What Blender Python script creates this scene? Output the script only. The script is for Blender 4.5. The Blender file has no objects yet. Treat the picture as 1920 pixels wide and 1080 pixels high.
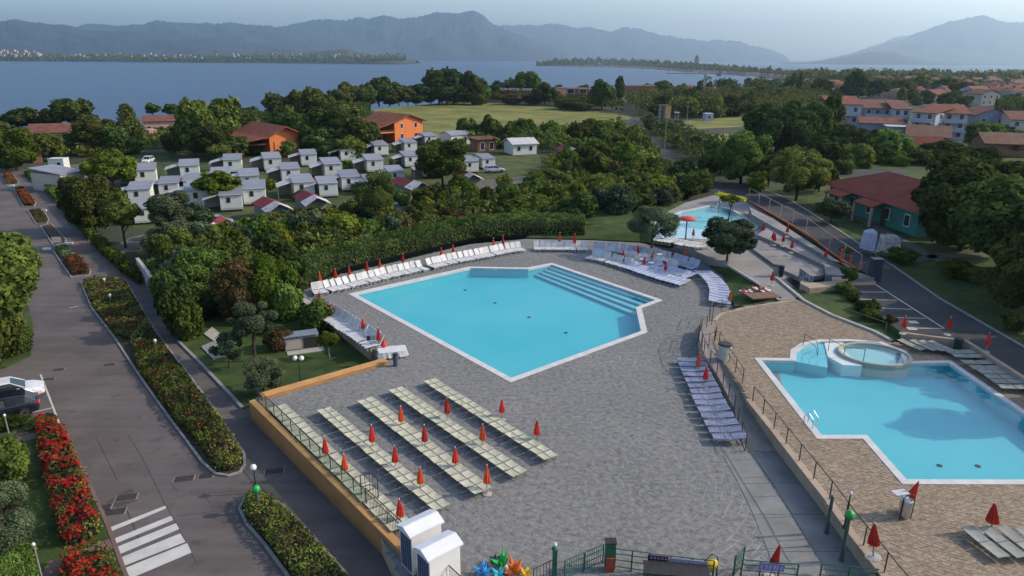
import bpy, bmesh, math, random
import numpy as np
from mathutils import Vector, Matrix, noise, geometry

# ------------------------------------------------------------------ camera, world, sun, exposure
scene = bpy.context.scene
COL = scene.collection
F, H, HY, ROLL = 1300.0, 21.0, 111.0, math.radians(0.45)      # focal length in photo pixels, camera height, horizon row
PITCH = math.atan((540 - HY) / F)
cam_data = bpy.data.cameras.new('camera')
cam_data.sensor_width = 36.0
cam_data.lens = 36.0 * F / 1920.0
cam_data.clip_start = 0.5
cam_data.clip_end = 40000
cam = bpy.data.objects.new('camera', cam_data)
COL.objects.link(cam)
cam.matrix_world = (Matrix.Translation((0, 0, H)) @ Matrix.Rotation(math.pi / 2 - PITCH, 4, 'X') @ Matrix.Rotation(ROLL, 4, 'Z'))
scene.camera = cam
SUN_AZ, SUN_EL = math.radians(84), math.radians(31)           # clockwise from +Y
world = bpy.data.worlds.new('World')
scene.world = world
world.use_nodes = True
wn = world.node_tree.nodes
sky_tex = wn.new('ShaderNodeTexSky')
sky_tex.sky_type = 'NISHITA'
sky_tex.sun_disc = False
sky_tex.sun_elevation = SUN_EL
sky_tex.sun_rotation = SUN_AZ
sky_tex.altitude = 100
sky_tex.air_density = 1.0
sky_tex.dust_density = 1.9
sky_tex.ozone_density = 1.8
bg = wn['Background']
bg.inputs['Strength'].default_value = 0.15
world.node_tree.links.new(sky_tex.outputs[0], bg.inputs['Color'])
sun_data = bpy.data.lights.new('sun', 'SUN')
sun_data.energy = 2.6
sun_data.angle = math.radians(0.6)
sun_data.color = (1.0, 0.86, 0.68)
sun = bpy.data.objects.new('sun', sun_data)
COL.objects.link(sun)
sdir = Vector((math.sin(SUN_AZ) * math.cos(SUN_EL), math.cos(SUN_AZ) * math.cos(SUN_EL), math.sin(SUN_EL)))
sun.rotation_euler = sdir.to_track_quat('Z', 'Y').to_euler()
sun.location = sdir * 200
scene.view_settings.view_transform = 'Standard'
scene.view_settings.look = 'None'
scene.view_settings.gamma = 1
scene.view_settings.use_curve_mapping = False
scene.view_settings.exposure = 0.8
cy = scene.cycles
cy.use_denoising = True
cy.max_bounces = 6
cy.diffuse_bounces = 2
cy.glossy_bounces = 2
cy.transmission_bounces = 4
cy.transparent_max_bounces = 8
cy.volume_bounces = 0
cy.caustics_reflective = False
cy.caustics_refractive = False

rnd = random.Random(7)
ZR, Z0, ZB, ZP, ZL = -1.0, 0.0, 0.9, 1.45, -6.0     # road and camp, grey deck, beige deck, upper right land, lake

# ------------------------------------------------------------------ photo pixel <-> place
cp, sp_, cr, sr = math.cos(PITCH), math.sin(PITCH), math.cos(ROLL), math.sin(ROLL)
def ray(px, py):
    u, v = px - 960.0, 540.0 - py
    u, v = u * cr - v * sr, u * sr + v * cr
    return Vector((u, F * cp + v * sp_, -F * sp_ + v * cp))
def P(px, py, z=0.0):
    d = ray(px, py)
    t = (z - H) / d.z
    return Vector((d.x * t, d.y * t, z))
def at_dist(px, py, y):
    d = ray(px, py)
    t = y / d.y
    return Vector((d.x * t, y, H + d.z * t))
def depth(v):
    return v.y * cp - (v.z - H) * sp_
def proj(v):
    dz = v.z - H
    zc = v.y * cp - dz * sp_
    u, w = F * v.x / zc, F * (v.y * sp_ + dz * cp) / zc
    return (960 + u * cr + w * sr, 540 - (-u * sr + w * cr))
def mpp(v):
    return depth(v) / F
def height_at(b, ytop):
    lo, hi = 0.05, 80.0
    for _ in range(40):
        m = (lo + hi) / 2
        if proj(b + Vector((0, 0, m)))[1] > ytop: lo = m
        else: hi = m
    return lo
def ordn(i):
    w = ['first', 'second', 'third', 'fourth', 'fifth', 'sixth', 'seventh', 'eighth', 'ninth', 'tenth', 'eleventh', 'twelfth']
    return w[i] if i < 12 else '%d%s' % (i + 1, {1: 'st', 2: 'nd', 3: 'rd'}.get((i + 1) % 10, 'th') if (i + 1) // 10 != 1 else 'th')
def centre(pts):
    s = Vector((0, 0, 0))
    for p in pts: s += p
    return s / len(pts)

# ------------------------------------------------------------------ materials
MATS = {}
def nmat(name, col, var=0.15, scale=1.0, rough=0.8, bump=0.0, bscale=None, metal=0.0, col2=None, spec=0.3, coords='pos', detail=4, objvar=0.0, coat=0.0):
    """Principled surface whose colour wanders between two values with world noise."""
    if name in MATS: return MATS[name]
    m = bpy.data.materials.new(name); m.use_nodes = True
    n, l = m.node_tree.nodes, m.node_tree.links
    b = n['Principled BSDF']
    b.inputs['Roughness'].default_value = rough
    b.inputs['Metallic'].default_value = metal
    b.inputs['Specular IOR Level'].default_value = spec
    b.inputs['Coat Weight'].default_value = coat
    if coords == 'pos':
        g = n.new('ShaderNodeNewGeometry'); src = g.outputs['Position']
    else:
        g = n.new('ShaderNodeTexCoord'); src = g.outputs['Object']
    t = n.new('ShaderNodeTexNoise'); t.inputs['Scale'].default_value = scale; t.inputs['Detail'].default_value = detail
    t.inputs['Roughness'].default_value = 0.6
    l.new(src, t.inputs['Vector'])
    r = n.new('ShaderNodeValToRGB')
    c2 = col2 or tuple(min(1, c * (1 + var)) for c in col)
    c1 = col if col2 else tuple(c * (1 - var) for c in col)
    r.color_ramp.elements[0].color = (*c1, 1); r.color_ramp.elements[1].color = (*c2, 1)
    r.color_ramp.elements[0].position = 0.33; r.color_ramp.elements[1].position = 0.67
    l.new(t.outputs['Fac'], r.inputs['Fac'])
    out = r.outputs['Color']
    if objvar:
        oi = n.new('ShaderNodeObjectInfo')
        hs = n.new('ShaderNodeHueSaturation')
        mr = n.new('ShaderNodeMapRange'); mr.inputs[3].default_value = 1 - objvar; mr.inputs[4].default_value = 1 + objvar
        l.new(oi.outputs['Random'], mr.inputs[0]); l.new(mr.outputs[0], hs.inputs['Value']); l.new(out, hs.inputs['Color'])
        out = hs.outputs['Color']
    l.new(out, b.inputs['Base Color'])
    if bump:
        t2 = n.new('ShaderNodeTexNoise'); t2.inputs['Scale'].default_value = bscale or scale * 8; t2.inputs['Detail'].default_value = 3
        l.new(src, t2.inputs['Vector'])
        bp = n.new('ShaderNodeBump'); bp.inputs['Strength'].default_value = bump; bp.inputs['Distance'].default_value = 0.05
        l.new(t2.outputs['Fac'], bp.inputs['Height']); l.new(bp.outputs[0], b.inputs['Normal'])
    MATS[name] = m
    return m

def leafmat(name, c1, c2, hue=0.03, trans=0.32):
    if name in MATS: return MATS[name]
    m = bpy.data.materials.new(name); m.use_nodes = True
    n, l = m.node_tree.nodes, m.node_tree.links
    n.remove(n['Principled BSDF'])
    out = n['Material Output']
    g = n.new('ShaderNodeNewGeometry'); oi = n.new('ShaderNodeObjectInfo')
    tn = n.new('ShaderNodeTexNoise'); tn.inputs['Scale'].default_value = 0.75; tn.inputs['Detail'].default_value = 2
    l.new(g.outputs['Position'], tn.inputs['Vector'])
    ad = n.new('ShaderNodeMath'); ad.operation = 'MULTIPLY_ADD'; ad.inputs[1].default_value = 0.55
    sb = n.new('ShaderNodeMath'); sb.operation = 'MULTIPLY_ADD'; sb.inputs[1].default_value = 2.0; sb.inputs[2].default_value = -0.82
    l.new(tn.outputs['Fac'], sb.inputs[0])
    l.new(g.outputs['Random Per Island'], ad.inputs[0]); l.new(sb.outputs[0], ad.inputs[2])
    mx = n.new('ShaderNodeMix'); mx.data_type = 'RGBA'
    mx.inputs[6].default_value = (*c1, 1); mx.inputs[7].default_value = (*c2, 1)
    l.new(ad.outputs[0], mx.inputs[0])
    hs = n.new('ShaderNodeHueSaturation')
    a = n.new('ShaderNodeMapRange'); a.inputs[3].default_value = 0.5 - hue; a.inputs[4].default_value = 0.5 + hue
    b = n.new('ShaderNodeMapRange'); b.inputs[3].default_value = 0.66; b.inputs[4].default_value = 1.45
    l.new(oi.outputs['Random'], a.inputs[0]); l.new(a.outputs[0], hs.inputs['Hue'])
    wn_ = n.new('ShaderNodeTexWhiteNoise'); wn_.noise_dimensions = '1D'
    l.new(oi.outputs['Random'], wn_.inputs['W']); l.new(wn_.outputs['Value'], b.inputs[0]); l.new(b.outputs[0], hs.inputs['Value'])
    l.new(mx.outputs[2], hs.inputs['Color'])
    d = n.new('ShaderNodeBsdfDiffuse'); t = n.new('ShaderNodeBsdfTranslucent')
    s = n.new('ShaderNodeMixShader'); s.inputs[0].default_value = trans
    l.new(hs.outputs[0], d.inputs['Color']); l.new(hs.outputs[0], t.inputs['Color'])
    l.new(d.outputs[0], s.inputs[1]); l.new(t.outputs[0], s.inputs[2]); l.new(s.outputs[0], out.inputs['Surface'])
    MATS[name] = m
    return m

def glassmat(name, tint, refl=0.1, rough=0.03, bump=0.0, bscale=2.0, alpha=0.0, ior=1.33):
    """See-through sheet: transparent tint plus fresnel reflection, a share of it milky (alpha)."""
    if name in MATS: return MATS[name]
    m = bpy.data.materials.new(name); m.use_nodes = True
    n, l = m.node_tree.nodes, m.node_tree.links
    n.remove(n['Principled BSDF'])
    out = n['Material Output']
    tr = n.new('ShaderNodeBsdfTransparent'); tr.inputs['Color'].default_value = (*tint, 1)
    gl = n.new('ShaderNodeBsdfGlossy'); gl.inputs['Roughness'].default_value = rough
    df = n.new('ShaderNodeBsdfDiffuse'); df.inputs['Color'].default_value = (*[min(1, c * .8) for c in tint], 1)
    fr = n.new('ShaderNodeFresnel'); fr.inputs['IOR'].default_value = ior
    m1 = n.new('ShaderNodeMixShader'); m1.inputs[0].default_value = alpha
    l.new(tr.outputs[0], m1.inputs[1]); l.new(df.outputs[0], m1.inputs[2])
    m2 = n.new('ShaderNodeMixShader')
    gb = n.new('ShaderNodeNewGeometry'); fb = n.new('ShaderNodeMath'); fb.operation = 'SUBTRACT'; fb.inputs[0].default_value = 1.0
    l.new(gb.outputs['Backfacing'], fb.inputs[1])
    fm = n.new('ShaderNodeMath'); fm.operation = 'MULTIPLY'       # light leaving upward is not trapped under the sheet
    l.new(fr.outputs[0], fm.inputs[0]); l.new(fb.outputs[0], fm.inputs[1])
    l.new(fm.outputs[0], m2.inputs[0]); l.new(m1.outputs[0], m2.inputs[1]); l.new(gl.outputs[0], m2.inputs[2])
    l.new(m2.outputs[0], out.inputs['Surface'])
    if bump:
        g = n.new('ShaderNodeNewGeometry')
        t2 = n.new('ShaderNodeTexNoise'); t2.inputs['Scale'].default_value = bscale; t2.inputs['Detail'].default_value = 3
        l.new(g.outputs['Position'], t2.inputs['Vector'])
        bp = n.new('ShaderNodeBump'); bp.inputs['Strength'].default_value = bump; bp.inputs['Distance'].default_value = 0.03
        l.new(t2.outputs['Fac'], bp.inputs['Height']); l.new(bp.outputs[0], gl.inputs['Normal']); l.new(bp.outputs[0], fr.inputs['Normal'])
    MATS[name] = m
    return m

def roofmat(name, c1, c2, scale=3.0):
    """Roof with rows of pantiles as relief and weathered colour."""
    if name in MATS: return MATS[name]
    m = nmat(name, c1, scale=0.6, col2=c2, rough=0.85, coords='obj', spec=0.2)
    n, l = m.node_tree.nodes, m.node_tree.links
    tc = n.new('ShaderNodeTexCoord')
    w = n.new('ShaderNodeTexWave'); w.inputs['Scale'].default_value = scale; w.inputs['Distortion'].default_value = 0.6
    l.new(tc.outputs['Object'], w.inputs['Vector'])
    bp = n.new('ShaderNodeBump'); bp.inputs['Strength'].default_value = 0.5; bp.inputs['Distance'].default_value = 0.06
    l.new(w.outputs['Fac'], bp.inputs['Height']); l.new(bp.outputs[0], n['Principled BSDF'].inputs['Normal'])
    return m

# foliage tones
LEAF = {
    'd': leafmat('leaf_dark_green', (0.028, 0.042, 0.013), (0.115, 0.150, 0.038)),
    'm': leafmat('leaf_mid_green', (0.042, 0.066, 0.016), (0.175, 0.225, 0.048)),
    'l': leafmat('leaf_bright_green', (0.040, 0.072, 0.010), (0.18, 0.24, 0.036)),
    'o': leafmat('leaf_olive_grey', (0.030, 0.044, 0.024), (0.145, 0.185, 0.10)),
    'y': leafmat('leaf_yellow_green', (0.04, 0.055, 0.008), (0.17, 0.19, 0.03)),
    'b': leafmat('leaf_brownish', (0.042, 0.036, 0.016), (0.16, 0.115, 0.048)),
    'r': leafmat('leaf_pink_red', (0.05, 0.02, 0.02), (0.26, 0.10, 0.10)),
    'f': leafmat('petal_red', (0.30, 0.012, 0.012), (0.62, 0.045, 0.035), hue=0.01),
    'g': leafmat('petal_orange', (0.12, 0.028, 0.012), (0.30, 0.085, 0.03), hue=0.01),
    'c': leafmat('leaf_box_hedge', (0.024, 0.038, 0.008), (0.12, 0.15, 0.034)),
    'w': leafmat('blossom_white', (0.2, 0.2, 0.16), (0.5, 0.5, 0.42)),
}
BARK = nmat('bark', (0.05, 0.036, 0.026), var=0.4, scale=6, rough=0.95, bump=0.6, coords='obj')
BARK_PALE = nmat('bark_pale', (0.22, 0.19, 0.15), var=0.3, scale=6, rough=0.95, bump=0.4, coords='obj')
M_WHITE = nmat('white_plastic', (0.52, 0.52, 0.52), var=0.10, scale=2, rough=0.5, objvar=0.06)
M_WHITEBLUE = nmat('bluish_white_plastic', (0.38, 0.42, 0.53), var=0.12, scale=3, rough=0.5, objvar=0.07)
M_GREYBLUE = nmat('blue_grey_plastic', (0.20, 0.225, 0.31), var=0.22, scale=4, rough=0.5, objvar=0.10)
M_CANVAS = nmat('pale_beige_canvas', (0.40, 0.39, 0.29), var=0.14, scale=3, rough=0.9, objvar=0.10, bump=0.15, bscale=30)
M_CANVASDIM = nmat('grey_beige_canvas', (0.25, 0.25, 0.22), var=0.14, scale=3, rough=0.9, objvar=0.08)
M_ALU = nmat('grey_frame_metal', (0.20, 0.20, 0.19), var=0.1, scale=5, rough=0.5)
M_DARK = nmat('dark_painted_steel', (0.032, 0.028, 0.026), var=0.2, scale=5, rough=0.45)
M_GREEN = nmat('green_painted_steel', (0.018, 0.085, 0.05), var=0.2, scale=5, rough=0.45)
M_GREENBRIGHT = nmat('bright_green_plastic', (0.02, 0.30, 0.05), var=0.15, scale=8, rough=0.35)
M_ORANGEWALL = nmat('ochre_render', (0.34, 0.165, 0.062), var=0.13, scale=0.7, rough=0.9, bump=0.2, bscale=12)
M_ORANGETOP = nmat('ochre_coping', (0.46, 0.245, 0.09), var=0.12, scale=1.2, rough=0.85)
M_BEIGEWALL = nmat('beige_render', (0.34, 0.26, 0.19), var=0.14, scale=0.8, rough=0.9, bump=0.2, bscale=12)
M_CONC = nmat('pale_concrete', (0.34, 0.32, 0.29), var=0.16, scale=1.3, rough=0.9, bump=0.2, bscale=10)
M_KERB = nmat('kerb_concrete', (0.22, 0.21, 0.20), var=0.18, scale=2.0, rough=0.9)
M_COPING = nmat('pool_coping_stone', (0.50, 0.49, 0.48), var=0.10, scale=1.5, rough=0.7)
def asphaltmat(name, c0, c1, ang):
    """Worn asphalt: broad blotches, streaks along the driving direction, fine grit, oil spots."""
    m = nmat(name, c0, scale=0.22, col2=c1, rough=0.9, bump=0.3, bscale=40, detail=8, spec=0.2)
    n, l = m.node_tree.nodes, m.node_tree.links
    b = n['Principled BSDF']; base = b.inputs['Base Color'].links[0].from_socket
    g = n.new('ShaderNodeNewGeometry'); mp = n.new('ShaderNodeMapping'); mp.inputs['Rotation'].default_value = (0, 0, -ang); mp.inputs['Scale'].default_value = (0.06, 1.4, 1)
    l.new(g.outputs['Position'], mp.inputs[0])
    t = n.new('ShaderNodeTexNoise'); t.inputs['Scale'].default_value = 1; t.inputs['Detail'].default_value = 5; l.new(mp.outputs[0], t.inputs['Vector'])
    t2 = n.new('ShaderNodeTexNoise'); t2.inputs['Scale'].default_value = 1.1; t2.inputs['Detail'].default_value = 6; l.new(g.outputs['Position'], t2.inputs['Vector'])
    r1 = n.new('ShaderNodeMapRange'); r1.inputs[1].default_value = .3; r1.inputs[2].default_value = .7; r1.inputs[3].default_value = .86; r1.inputs[4].default_value = 1.12; l.new(t.outputs['Fac'], r1.inputs[0])
    r2 = n.new('ShaderNodeMapRange'); r2.inputs[1].default_value = .26; r2.inputs[2].default_value = .40; r2.inputs[3].default_value = .72; r2.inputs[4].default_value = 1.0; l.new(t2.outputs['Fac'], r2.inputs[0])
    mu = n.new('ShaderNodeMath'); mu.operation = 'MULTIPLY'; l.new(r1.outputs[0], mu.inputs[0]); l.new(r2.outputs[0], mu.inputs[1])
    hs = n.new('ShaderNodeHueSaturation'); l.new(mu.outputs[0], hs.inputs['Value']); l.new(base, hs.inputs['Color']); l.new(hs.outputs[0], b.inputs['Base Color'])
    return m
M_ASPHALT = asphaltmat('asphalt', (0.088, 0.074, 0.070), (0.128, 0.110, 0.104), 2.05)
M_ASPHALT2 = asphaltmat('asphalt_dark', (0.045, 0.044, 0.046), (0.066, 0.064, 0.066), 2.4)
M_PAINT = nmat('road_paint_white', (0.40, 0.39, 0.37), scale=1.1, col2=(0.50, 0.485, 0.46), rough=0.8, detail=8)
M_STEEL = nmat('stainless_steel', (0.5, 0.5, 0.52), var=0.1, scale=4, rough=0.3, metal=0.9)
M_RED = nmat('red_parasol_cloth', (0.46, 0.022, 0.016), scale=3, col2=(0.62, 0.05, 0.025), rough=0.85, objvar=0.18)
M_ORRED = nmat('orange_red_parasol_cloth', (0.58, 0.07, 0.02), scale=3, col2=(0.68, 0.12, 0.035), rough=0.85, objvar=0.15)
M_IRON = nmat('manhole_iron', (0.035, 0.028, 0.026), var=0.3, scale=8, rough=0.7, bump=0.4, bscale=25)
M_GLASSDARK = nmat('dark_window_glass', (0.02, 0.025, 0.03), var=0.3, scale=0.5, rough=0.12, spec=0.6)
M_FRAME = nmat('white_window_frame', (0.6, 0.6, 0.58), var=0.05, scale=2, rough=0.6)
M_SOIL = nmat('soil', (0.045, 0.032, 0.022), var=0.4, scale=2.0, rough=1.0, bump=0.5, bscale=14)
M_SOILRED = nmat('brown_bark_mulch', (0.075, 0.040, 0.026), var=0.35, scale=3.0, rough=1.0, bump=0.5, bscale=14)
M_RUBBER = nmat('tyre_rubber', (0.015, 0.015, 0.015), var=0.2, scale=8, rough=0.85)

# ------------------------------------------------------------------ mesh building
class MB:
    def __init__(s): s.v, s.f, s.m = [], [], []
    def add(s, vs, fs, mi=0):
        o = len(s.v)
        s.v += [tuple(v) for v in vs]
        s.f += [tuple(i + o for i in f) for f in fs]
        s.m += [mi] * len(fs)
        return s
    def box(s, c, d, rz=0.0, mi=0, M=None):
        hx, hy, hz = d[0] / 2, d[1] / 2, d[2] / 2
        R = M or Matrix.Rotation(rz, 3, 'Z')
        c = Vector(c)
        vs = [c + R @ Vector((x * hx, y * hy, z * hz)) for z in (-1, 1) for x, y in ((-1, -1), (1, -1), (1, 1), (-1, 1))]
        return s.add(vs, [(3, 2, 1, 0), (4, 5, 6, 7), (0, 1, 5, 4), (1, 2, 6, 5), (2, 3, 7, 6), (3, 0, 4, 7)], mi)
    def prism(s, poly, z0, z1, mi=0, bottom=False, top=True):
        poly = ccw([Vector((p[0], p[1], 0)) for p in poly])
        n = len(poly)
        vs = [(p.x, p.y, z0) for p in poly] + [(p.x, p.y, z1) for p in poly]
        fs = [(i, (i + 1) % n, n + (i + 1) % n, n + i) for i in range(n)]
        tri = [tuple(sorted_ccw(poly, t)) for t in geometry.tessellate_polygon([poly])]
        if top: fs += [tuple(n + i for i in t) for t in tri]
        if bottom: fs += [tuple(reversed(t)) for t in tri]
        return s.add(vs, fs, mi)
    def sheet(s, poly, z, holes=(), mi=0):
        loops = [[Vector((p[0], p[1], 0)) for p in poly]] + [[Vector((p[0], p[1], 0)) for p in h] for h in holes]
        flat = [p for L in loops for p in L]
        tri = [tuple(sorted_ccw(flat, t)) for t in geometry.tessellate_polygon(loops)]
        return s.add([(p.x, p.y, z) for p in flat], tri, mi)
    def tube(s, pts, r, n=6, mi=0, cap=True):
        pts = [Vector(p) for p in pts]
        rs = r if isinstance(r, (list, tuple)) else [r] * len(pts)
        rings = []
        for i, p in enumerate(pts):
            t = (pts[min(i + 1, len(pts) - 1)] - pts[max(i - 1, 0)]).normalized()
            a = Vector((0, 0, 1)) if abs(t.z) < 0.9 else Vector((1, 0, 0))
            x = t.cross(a).normalized(); y = t.cross(x)
            rings.append([p + (x * math.cos(2 * math.pi * k / n) + y * math.sin(2 * math.pi * k / n)) * rs[i] for k in range(n)])
        vs = [q for R in rings for q in R]
        fs = [(i * n + k, i * n + (k + 1) % n, (i + 1) * n + (k + 1) % n, (i + 1) * n + k) for i in range(len(pts) - 1) for k in range(n)]
        if cap: fs += [tuple(range(n - 1, -1, -1)), tuple(range((len(pts) - 1) * n, len(pts) * n))]
        return s.add(vs, fs, mi)
    def lathe(s, prof, n=12, c=(0, 0, 0), mi=0, sx=1.0, sy=1.0):
        vs = [(c[0] + r * sx * math.cos(2 * math.pi * k / n), c[1] + r * sy * math.sin(2 * math.pi * k / n), c[2] + z) for r, z in prof for k in range(n)]
        fs = [(i * n + k, i * n + (k + 1) % n, (i + 1) * n + (k + 1) % n, (i + 1) * n + k) for i in range(len(prof) - 1) for k in range(n)]
        fs += [tuple(range(n - 1, -1, -1)), tuple(range((len(prof) - 1) * n, len(prof) * n))]
        return s.add(vs, fs, mi)
    def mesh(s, name, mats, smooth=False):
        me = bpy.data.meshes.new(name)
        me.from_pydata(s.v, [], s.f)
        for m in (mats if isinstance(mats, (list, tuple)) else [mats]): me.materials.append(m)
        if any(s.m): me.polygons.foreach_set('material_index', s.m)
        if smooth: me.polygons.foreach_set('use_smooth', [True] * len(me.polygons))
        me.update()
        return me
    def build(s, name, mats, parent=None, smooth=False, loc=None):
        return obj(name, s.mesh(name, mats, smooth), parent, loc)
def obj(name, me, parent=None, loc=None):
    o = bpy.data.objects.new(name, me)
    COL.objects.link(o)
    if parent: o.parent = parent
    if loc is not None: o.location = loc
    return o
def area2(poly): return sum(poly[i - 1].x * poly[i].y - poly[i].x * poly[i - 1].y for i in range(len(poly)))
def ccw(poly): return poly if area2(poly) > 0 else list(reversed(poly))
def sorted_ccw(pts, t):
    a, b, c = (pts[i] for i in t)
    return t if (b.x - a.x) * (c.y - a.y) - (b.y - a.y) * (c.x - a.x) > 0 else (t[0], t[2], t[1])
def offset_poly(poly, d):
    """Move each edge outward by d (negative: inward)."""
    poly = ccw([Vector((p[0], p[1], 0)) for p in poly])
    n, out = len(poly), []
    for i in range(n):
        a, b, c = poly[i - 1], poly[i], poly[(i + 1) % n]
        e1, e2 = (b - a).normalized(), (c - b).normalized()
        n1, n2 = Vector((e1.y, -e1.x, 0)), Vector((e2.y, -e2.x, 0))
        k = n1 + n2
        out.append(b + k * (d / max(0.3, 1 + n1.dot(n2))))
    return out
def inside(p, poly):
    c, n = False, len(poly)
    j = n - 1
    for i in range(n):
        a, b = poly[i], poly[j]
        if (a[1] > p[1]) != (b[1] > p[1]) and p[0] < (b[0] - a[0]) * (p[1] - a[1]) / (b[1] - a[1]) + a[0]: c = not c
        j = i
    return c
def px_poly(pts, z): return [P(x, y, z) for x, y in pts]
def resample(pts, n):
    L = [0]
    for a, b in zip(pts, pts[1:]): L.append(L[-1] + (b - a).length)
    out = []
    for k in range(n):
        t = L[-1] * k / max(1, n - 1)
        i = max(j for j in range(len(L) - 1) if L[j] <= t + 1e-9)
        u = (t - L[i]) / max(1e-9, L[i + 1] - L[i])
        out.append((pts[i].lerp(pts[i + 1], u), (pts[i + 1] - pts[i]).normalized()))
    return out
def path_len(pts): return sum((b - a).length for a, b in zip(pts, pts[1:]))

def tag(o, label=None, cat=None, group=None, kind=None):
    if label: o['label'] = label
    if cat: o['category'] = cat
    if group: o['group'] = group
    if kind: o['kind'] = kind
    return o
def thing(name, label, cat, loc=(0, 0, 0), rz=0.0, group=None):
    o = bpy.data.objects.new(name, None)
    o.empty_display_size = 0.3
    COL.objects.link(o)
    o.location = loc; o.rotation_euler = (0, 0, rz)
    return tag(o, label, cat, group)
KIDS = {}
def kids(o):
    k = o.name
    if k not in KIDS: KIDS[k] = list(o.children)
    return KIDS[k]
def dup(root, loc, rz=0.0, label=None, group=None, scale=None, mats=None):
    r = root.copy(); COL.objects.link(r)
    r.location = loc; r.rotation_euler = (0, 0, rz)
    if scale is not None: r.scale = scale
    if label: r['label'] = label
    if group: r['group'] = group
    for ch in kids(root):
        c = ch.copy(); COL.objects.link(c); c.parent = r
        if mats and ch.name.split('.')[0] in mats:
            c.material_slots[0].link = 'OBJECT'; c.material_slots[0].material = mats[ch.name.split('.')[0]]
        for g in kids(ch):
            d = g.copy(); COL.objects.link(d); d.parent = c
    return r
def struct(o): return tag(o, kind='structure')

USED = set()
def place(proto, loc, rz, label, group=None, scale=None, mats=None, cat=None):
    if proto.name in USED: 
        o = dup(proto, loc, rz, label, group, scale, mats)
    else:
        USED.add(proto.name); o = proto
        kids(o)
        for c in kids(o): kids(c)
        o.location = loc; o.rotation_euler = (0, 0, rz)
        if scale is not None: o.scale = scale
        o['label'] = label
        if group: o['group'] = group
        if mats:
            for c in kids(o):
                nm = c.name.split('.')[0]
                if nm in mats: c.material_slots[0].link = 'OBJECT'; c.material_slots[0].material = mats[nm]
    if cat: o['category'] = cat
    return o

# ================================================================== THE SETTING
# ground of the shore plain, with a hole where the big pool is dug in
POOL_OUT = px_poly([(653, 551), (880, 500), (988, 502), (1035, 493), (1243, 563), (1203, 578), (1214, 623), (957, 717)], 0)
POOL_IN = offset_poly(POOL_OUT, -0.5)
M_GROUND = nmat('meadow_ground', (0.018, 0.032, 0.010), scale=0.10, col2=(0.062, 0.058, 0.036), rough=1.0, bump=0.5, bscale=3, detail=8)
coast = px_poly([(-700, 300), (-200, 262), (120, 243), (330, 232), (520, 228), (640, 212), (800, 196), (930, 180), (1230, 172), (1330, 168), (1440, 163), (1500, 152), (1600, 146), (1760, 147), (1930, 150), (2500, 160)], ZR)
coast += [Vector((900, 60, ZR)), Vector((300, -60, ZR)), Vector((-300, -60, ZR)), Vector((-500, 60, ZR))]
struct(MB().sheet(coast, ZR - 0.05, holes=[offset_poly(POOL_IN, 0.3)]).build('ground', M_GROUND))
M_LAKE = nmat('lake_water', (0.008, 0.032, 0.090), var=0.15, scale=0.004, rough=0.32, spec=0.12, bump=0.35, bscale=0.35)
struct(MB().sheet([(-9000, 60), (9000, 60), (19000, 20500), (-19000, 20500)], ZL).build('lake_water', M_LAKE))

# far shores and mountains: ridges with a crest read off the skyline and slopes that come towards the lake
M_MOUNT = nmat('haze_tinted_mountain_forest', (0.012, 0.024, 0.034), scale=0.004, col2=(0.03, 0.046, 0.06), rough=1.0, detail=6)  # forest colour pushed towards blue: some distance haze put into the base colour
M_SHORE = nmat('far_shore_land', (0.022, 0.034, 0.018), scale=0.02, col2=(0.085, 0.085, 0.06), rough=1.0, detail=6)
def ridge(name, dist, crest, run, seed, mat=None, z0=ZL - 2, nu=380, nv=26, back=0.5, rough=1.0):
    xs = [c[0] for c in crest]
    vs, fs = [], []
    for i in range(nu + 1):
        px = xs[0] + (xs[-1] - xs[0]) * i / nu
        k = max(j for j in range(len(xs) - 1) if xs[j] <= px)
        u = (px - xs[k]) / (xs[k + 1] - xs[k]); 
        py = crest[k][1] * (1 - u) + crest[k + 1][1] * u
        top = at_dist(px, py, dist)
        jag = noise.noise(Vector((px * 0.045 + seed, seed, 0))) * 1.5 + (1 - abs(noise.noise(Vector((px * 0.09 + seed, 3, 0)))) * 2.6) * 1.3 + noise.noise(Vector((px * 0.28 + seed, 7, 0))) * 0.8
        hgt = max(2.0, top.z - z0); jz = 1.5 * jag * rough * dist / F
        for j in range(nv + 1):
            t = j / nv                                       # 0 front foot, 1 behind the crest
            s = t / 0.72 if t < 0.72 else 1 + (t - 0.72) / 0.28
            y = dist - run * (1 - s) if s <= 1 else dist + run * back * (s - 1)
            f = (s ** 0.85 if s <= 1 else 1 - 0.8 * (s - 1))
            nz = noise.fractal(Vector((top.x * 0.0022, y * 0.0022, seed)), 1.0, 2.0, 5)
            e = 4 * s * (1 - s) if s <= 1 else 0
            z = z0 + hgt * f + nz * hgt * 0.20 * e + (jz * min(1, s) ** 6 if s <= 1 else jz * max(0, 2 - s))
            vs.append((top.x * y / dist if s < 1 else top.x, y, max(z0, z)))
    for i in range(nu):
        for j in range(nv):
            a = i * (nv + 1) + j
            fs.append((a, a + nv + 1, a + nv + 2, a + 1))
    mb = MB(); mb.add(vs, fs)
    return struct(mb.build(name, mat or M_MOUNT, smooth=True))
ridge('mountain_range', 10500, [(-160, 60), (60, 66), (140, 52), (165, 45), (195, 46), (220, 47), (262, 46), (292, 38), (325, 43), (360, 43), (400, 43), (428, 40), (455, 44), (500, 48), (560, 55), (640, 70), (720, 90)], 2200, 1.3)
ridge('mountain', 7600, [(-200, 52), (-60, 44), (0, 39), (32, 37), (70, 42), (100, 46), (120, 45), (150, 54), (190, 59), (270, 60), (330, 66), (420, 72), (520, 84), (640, 100)], 2000, 4.7)
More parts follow.
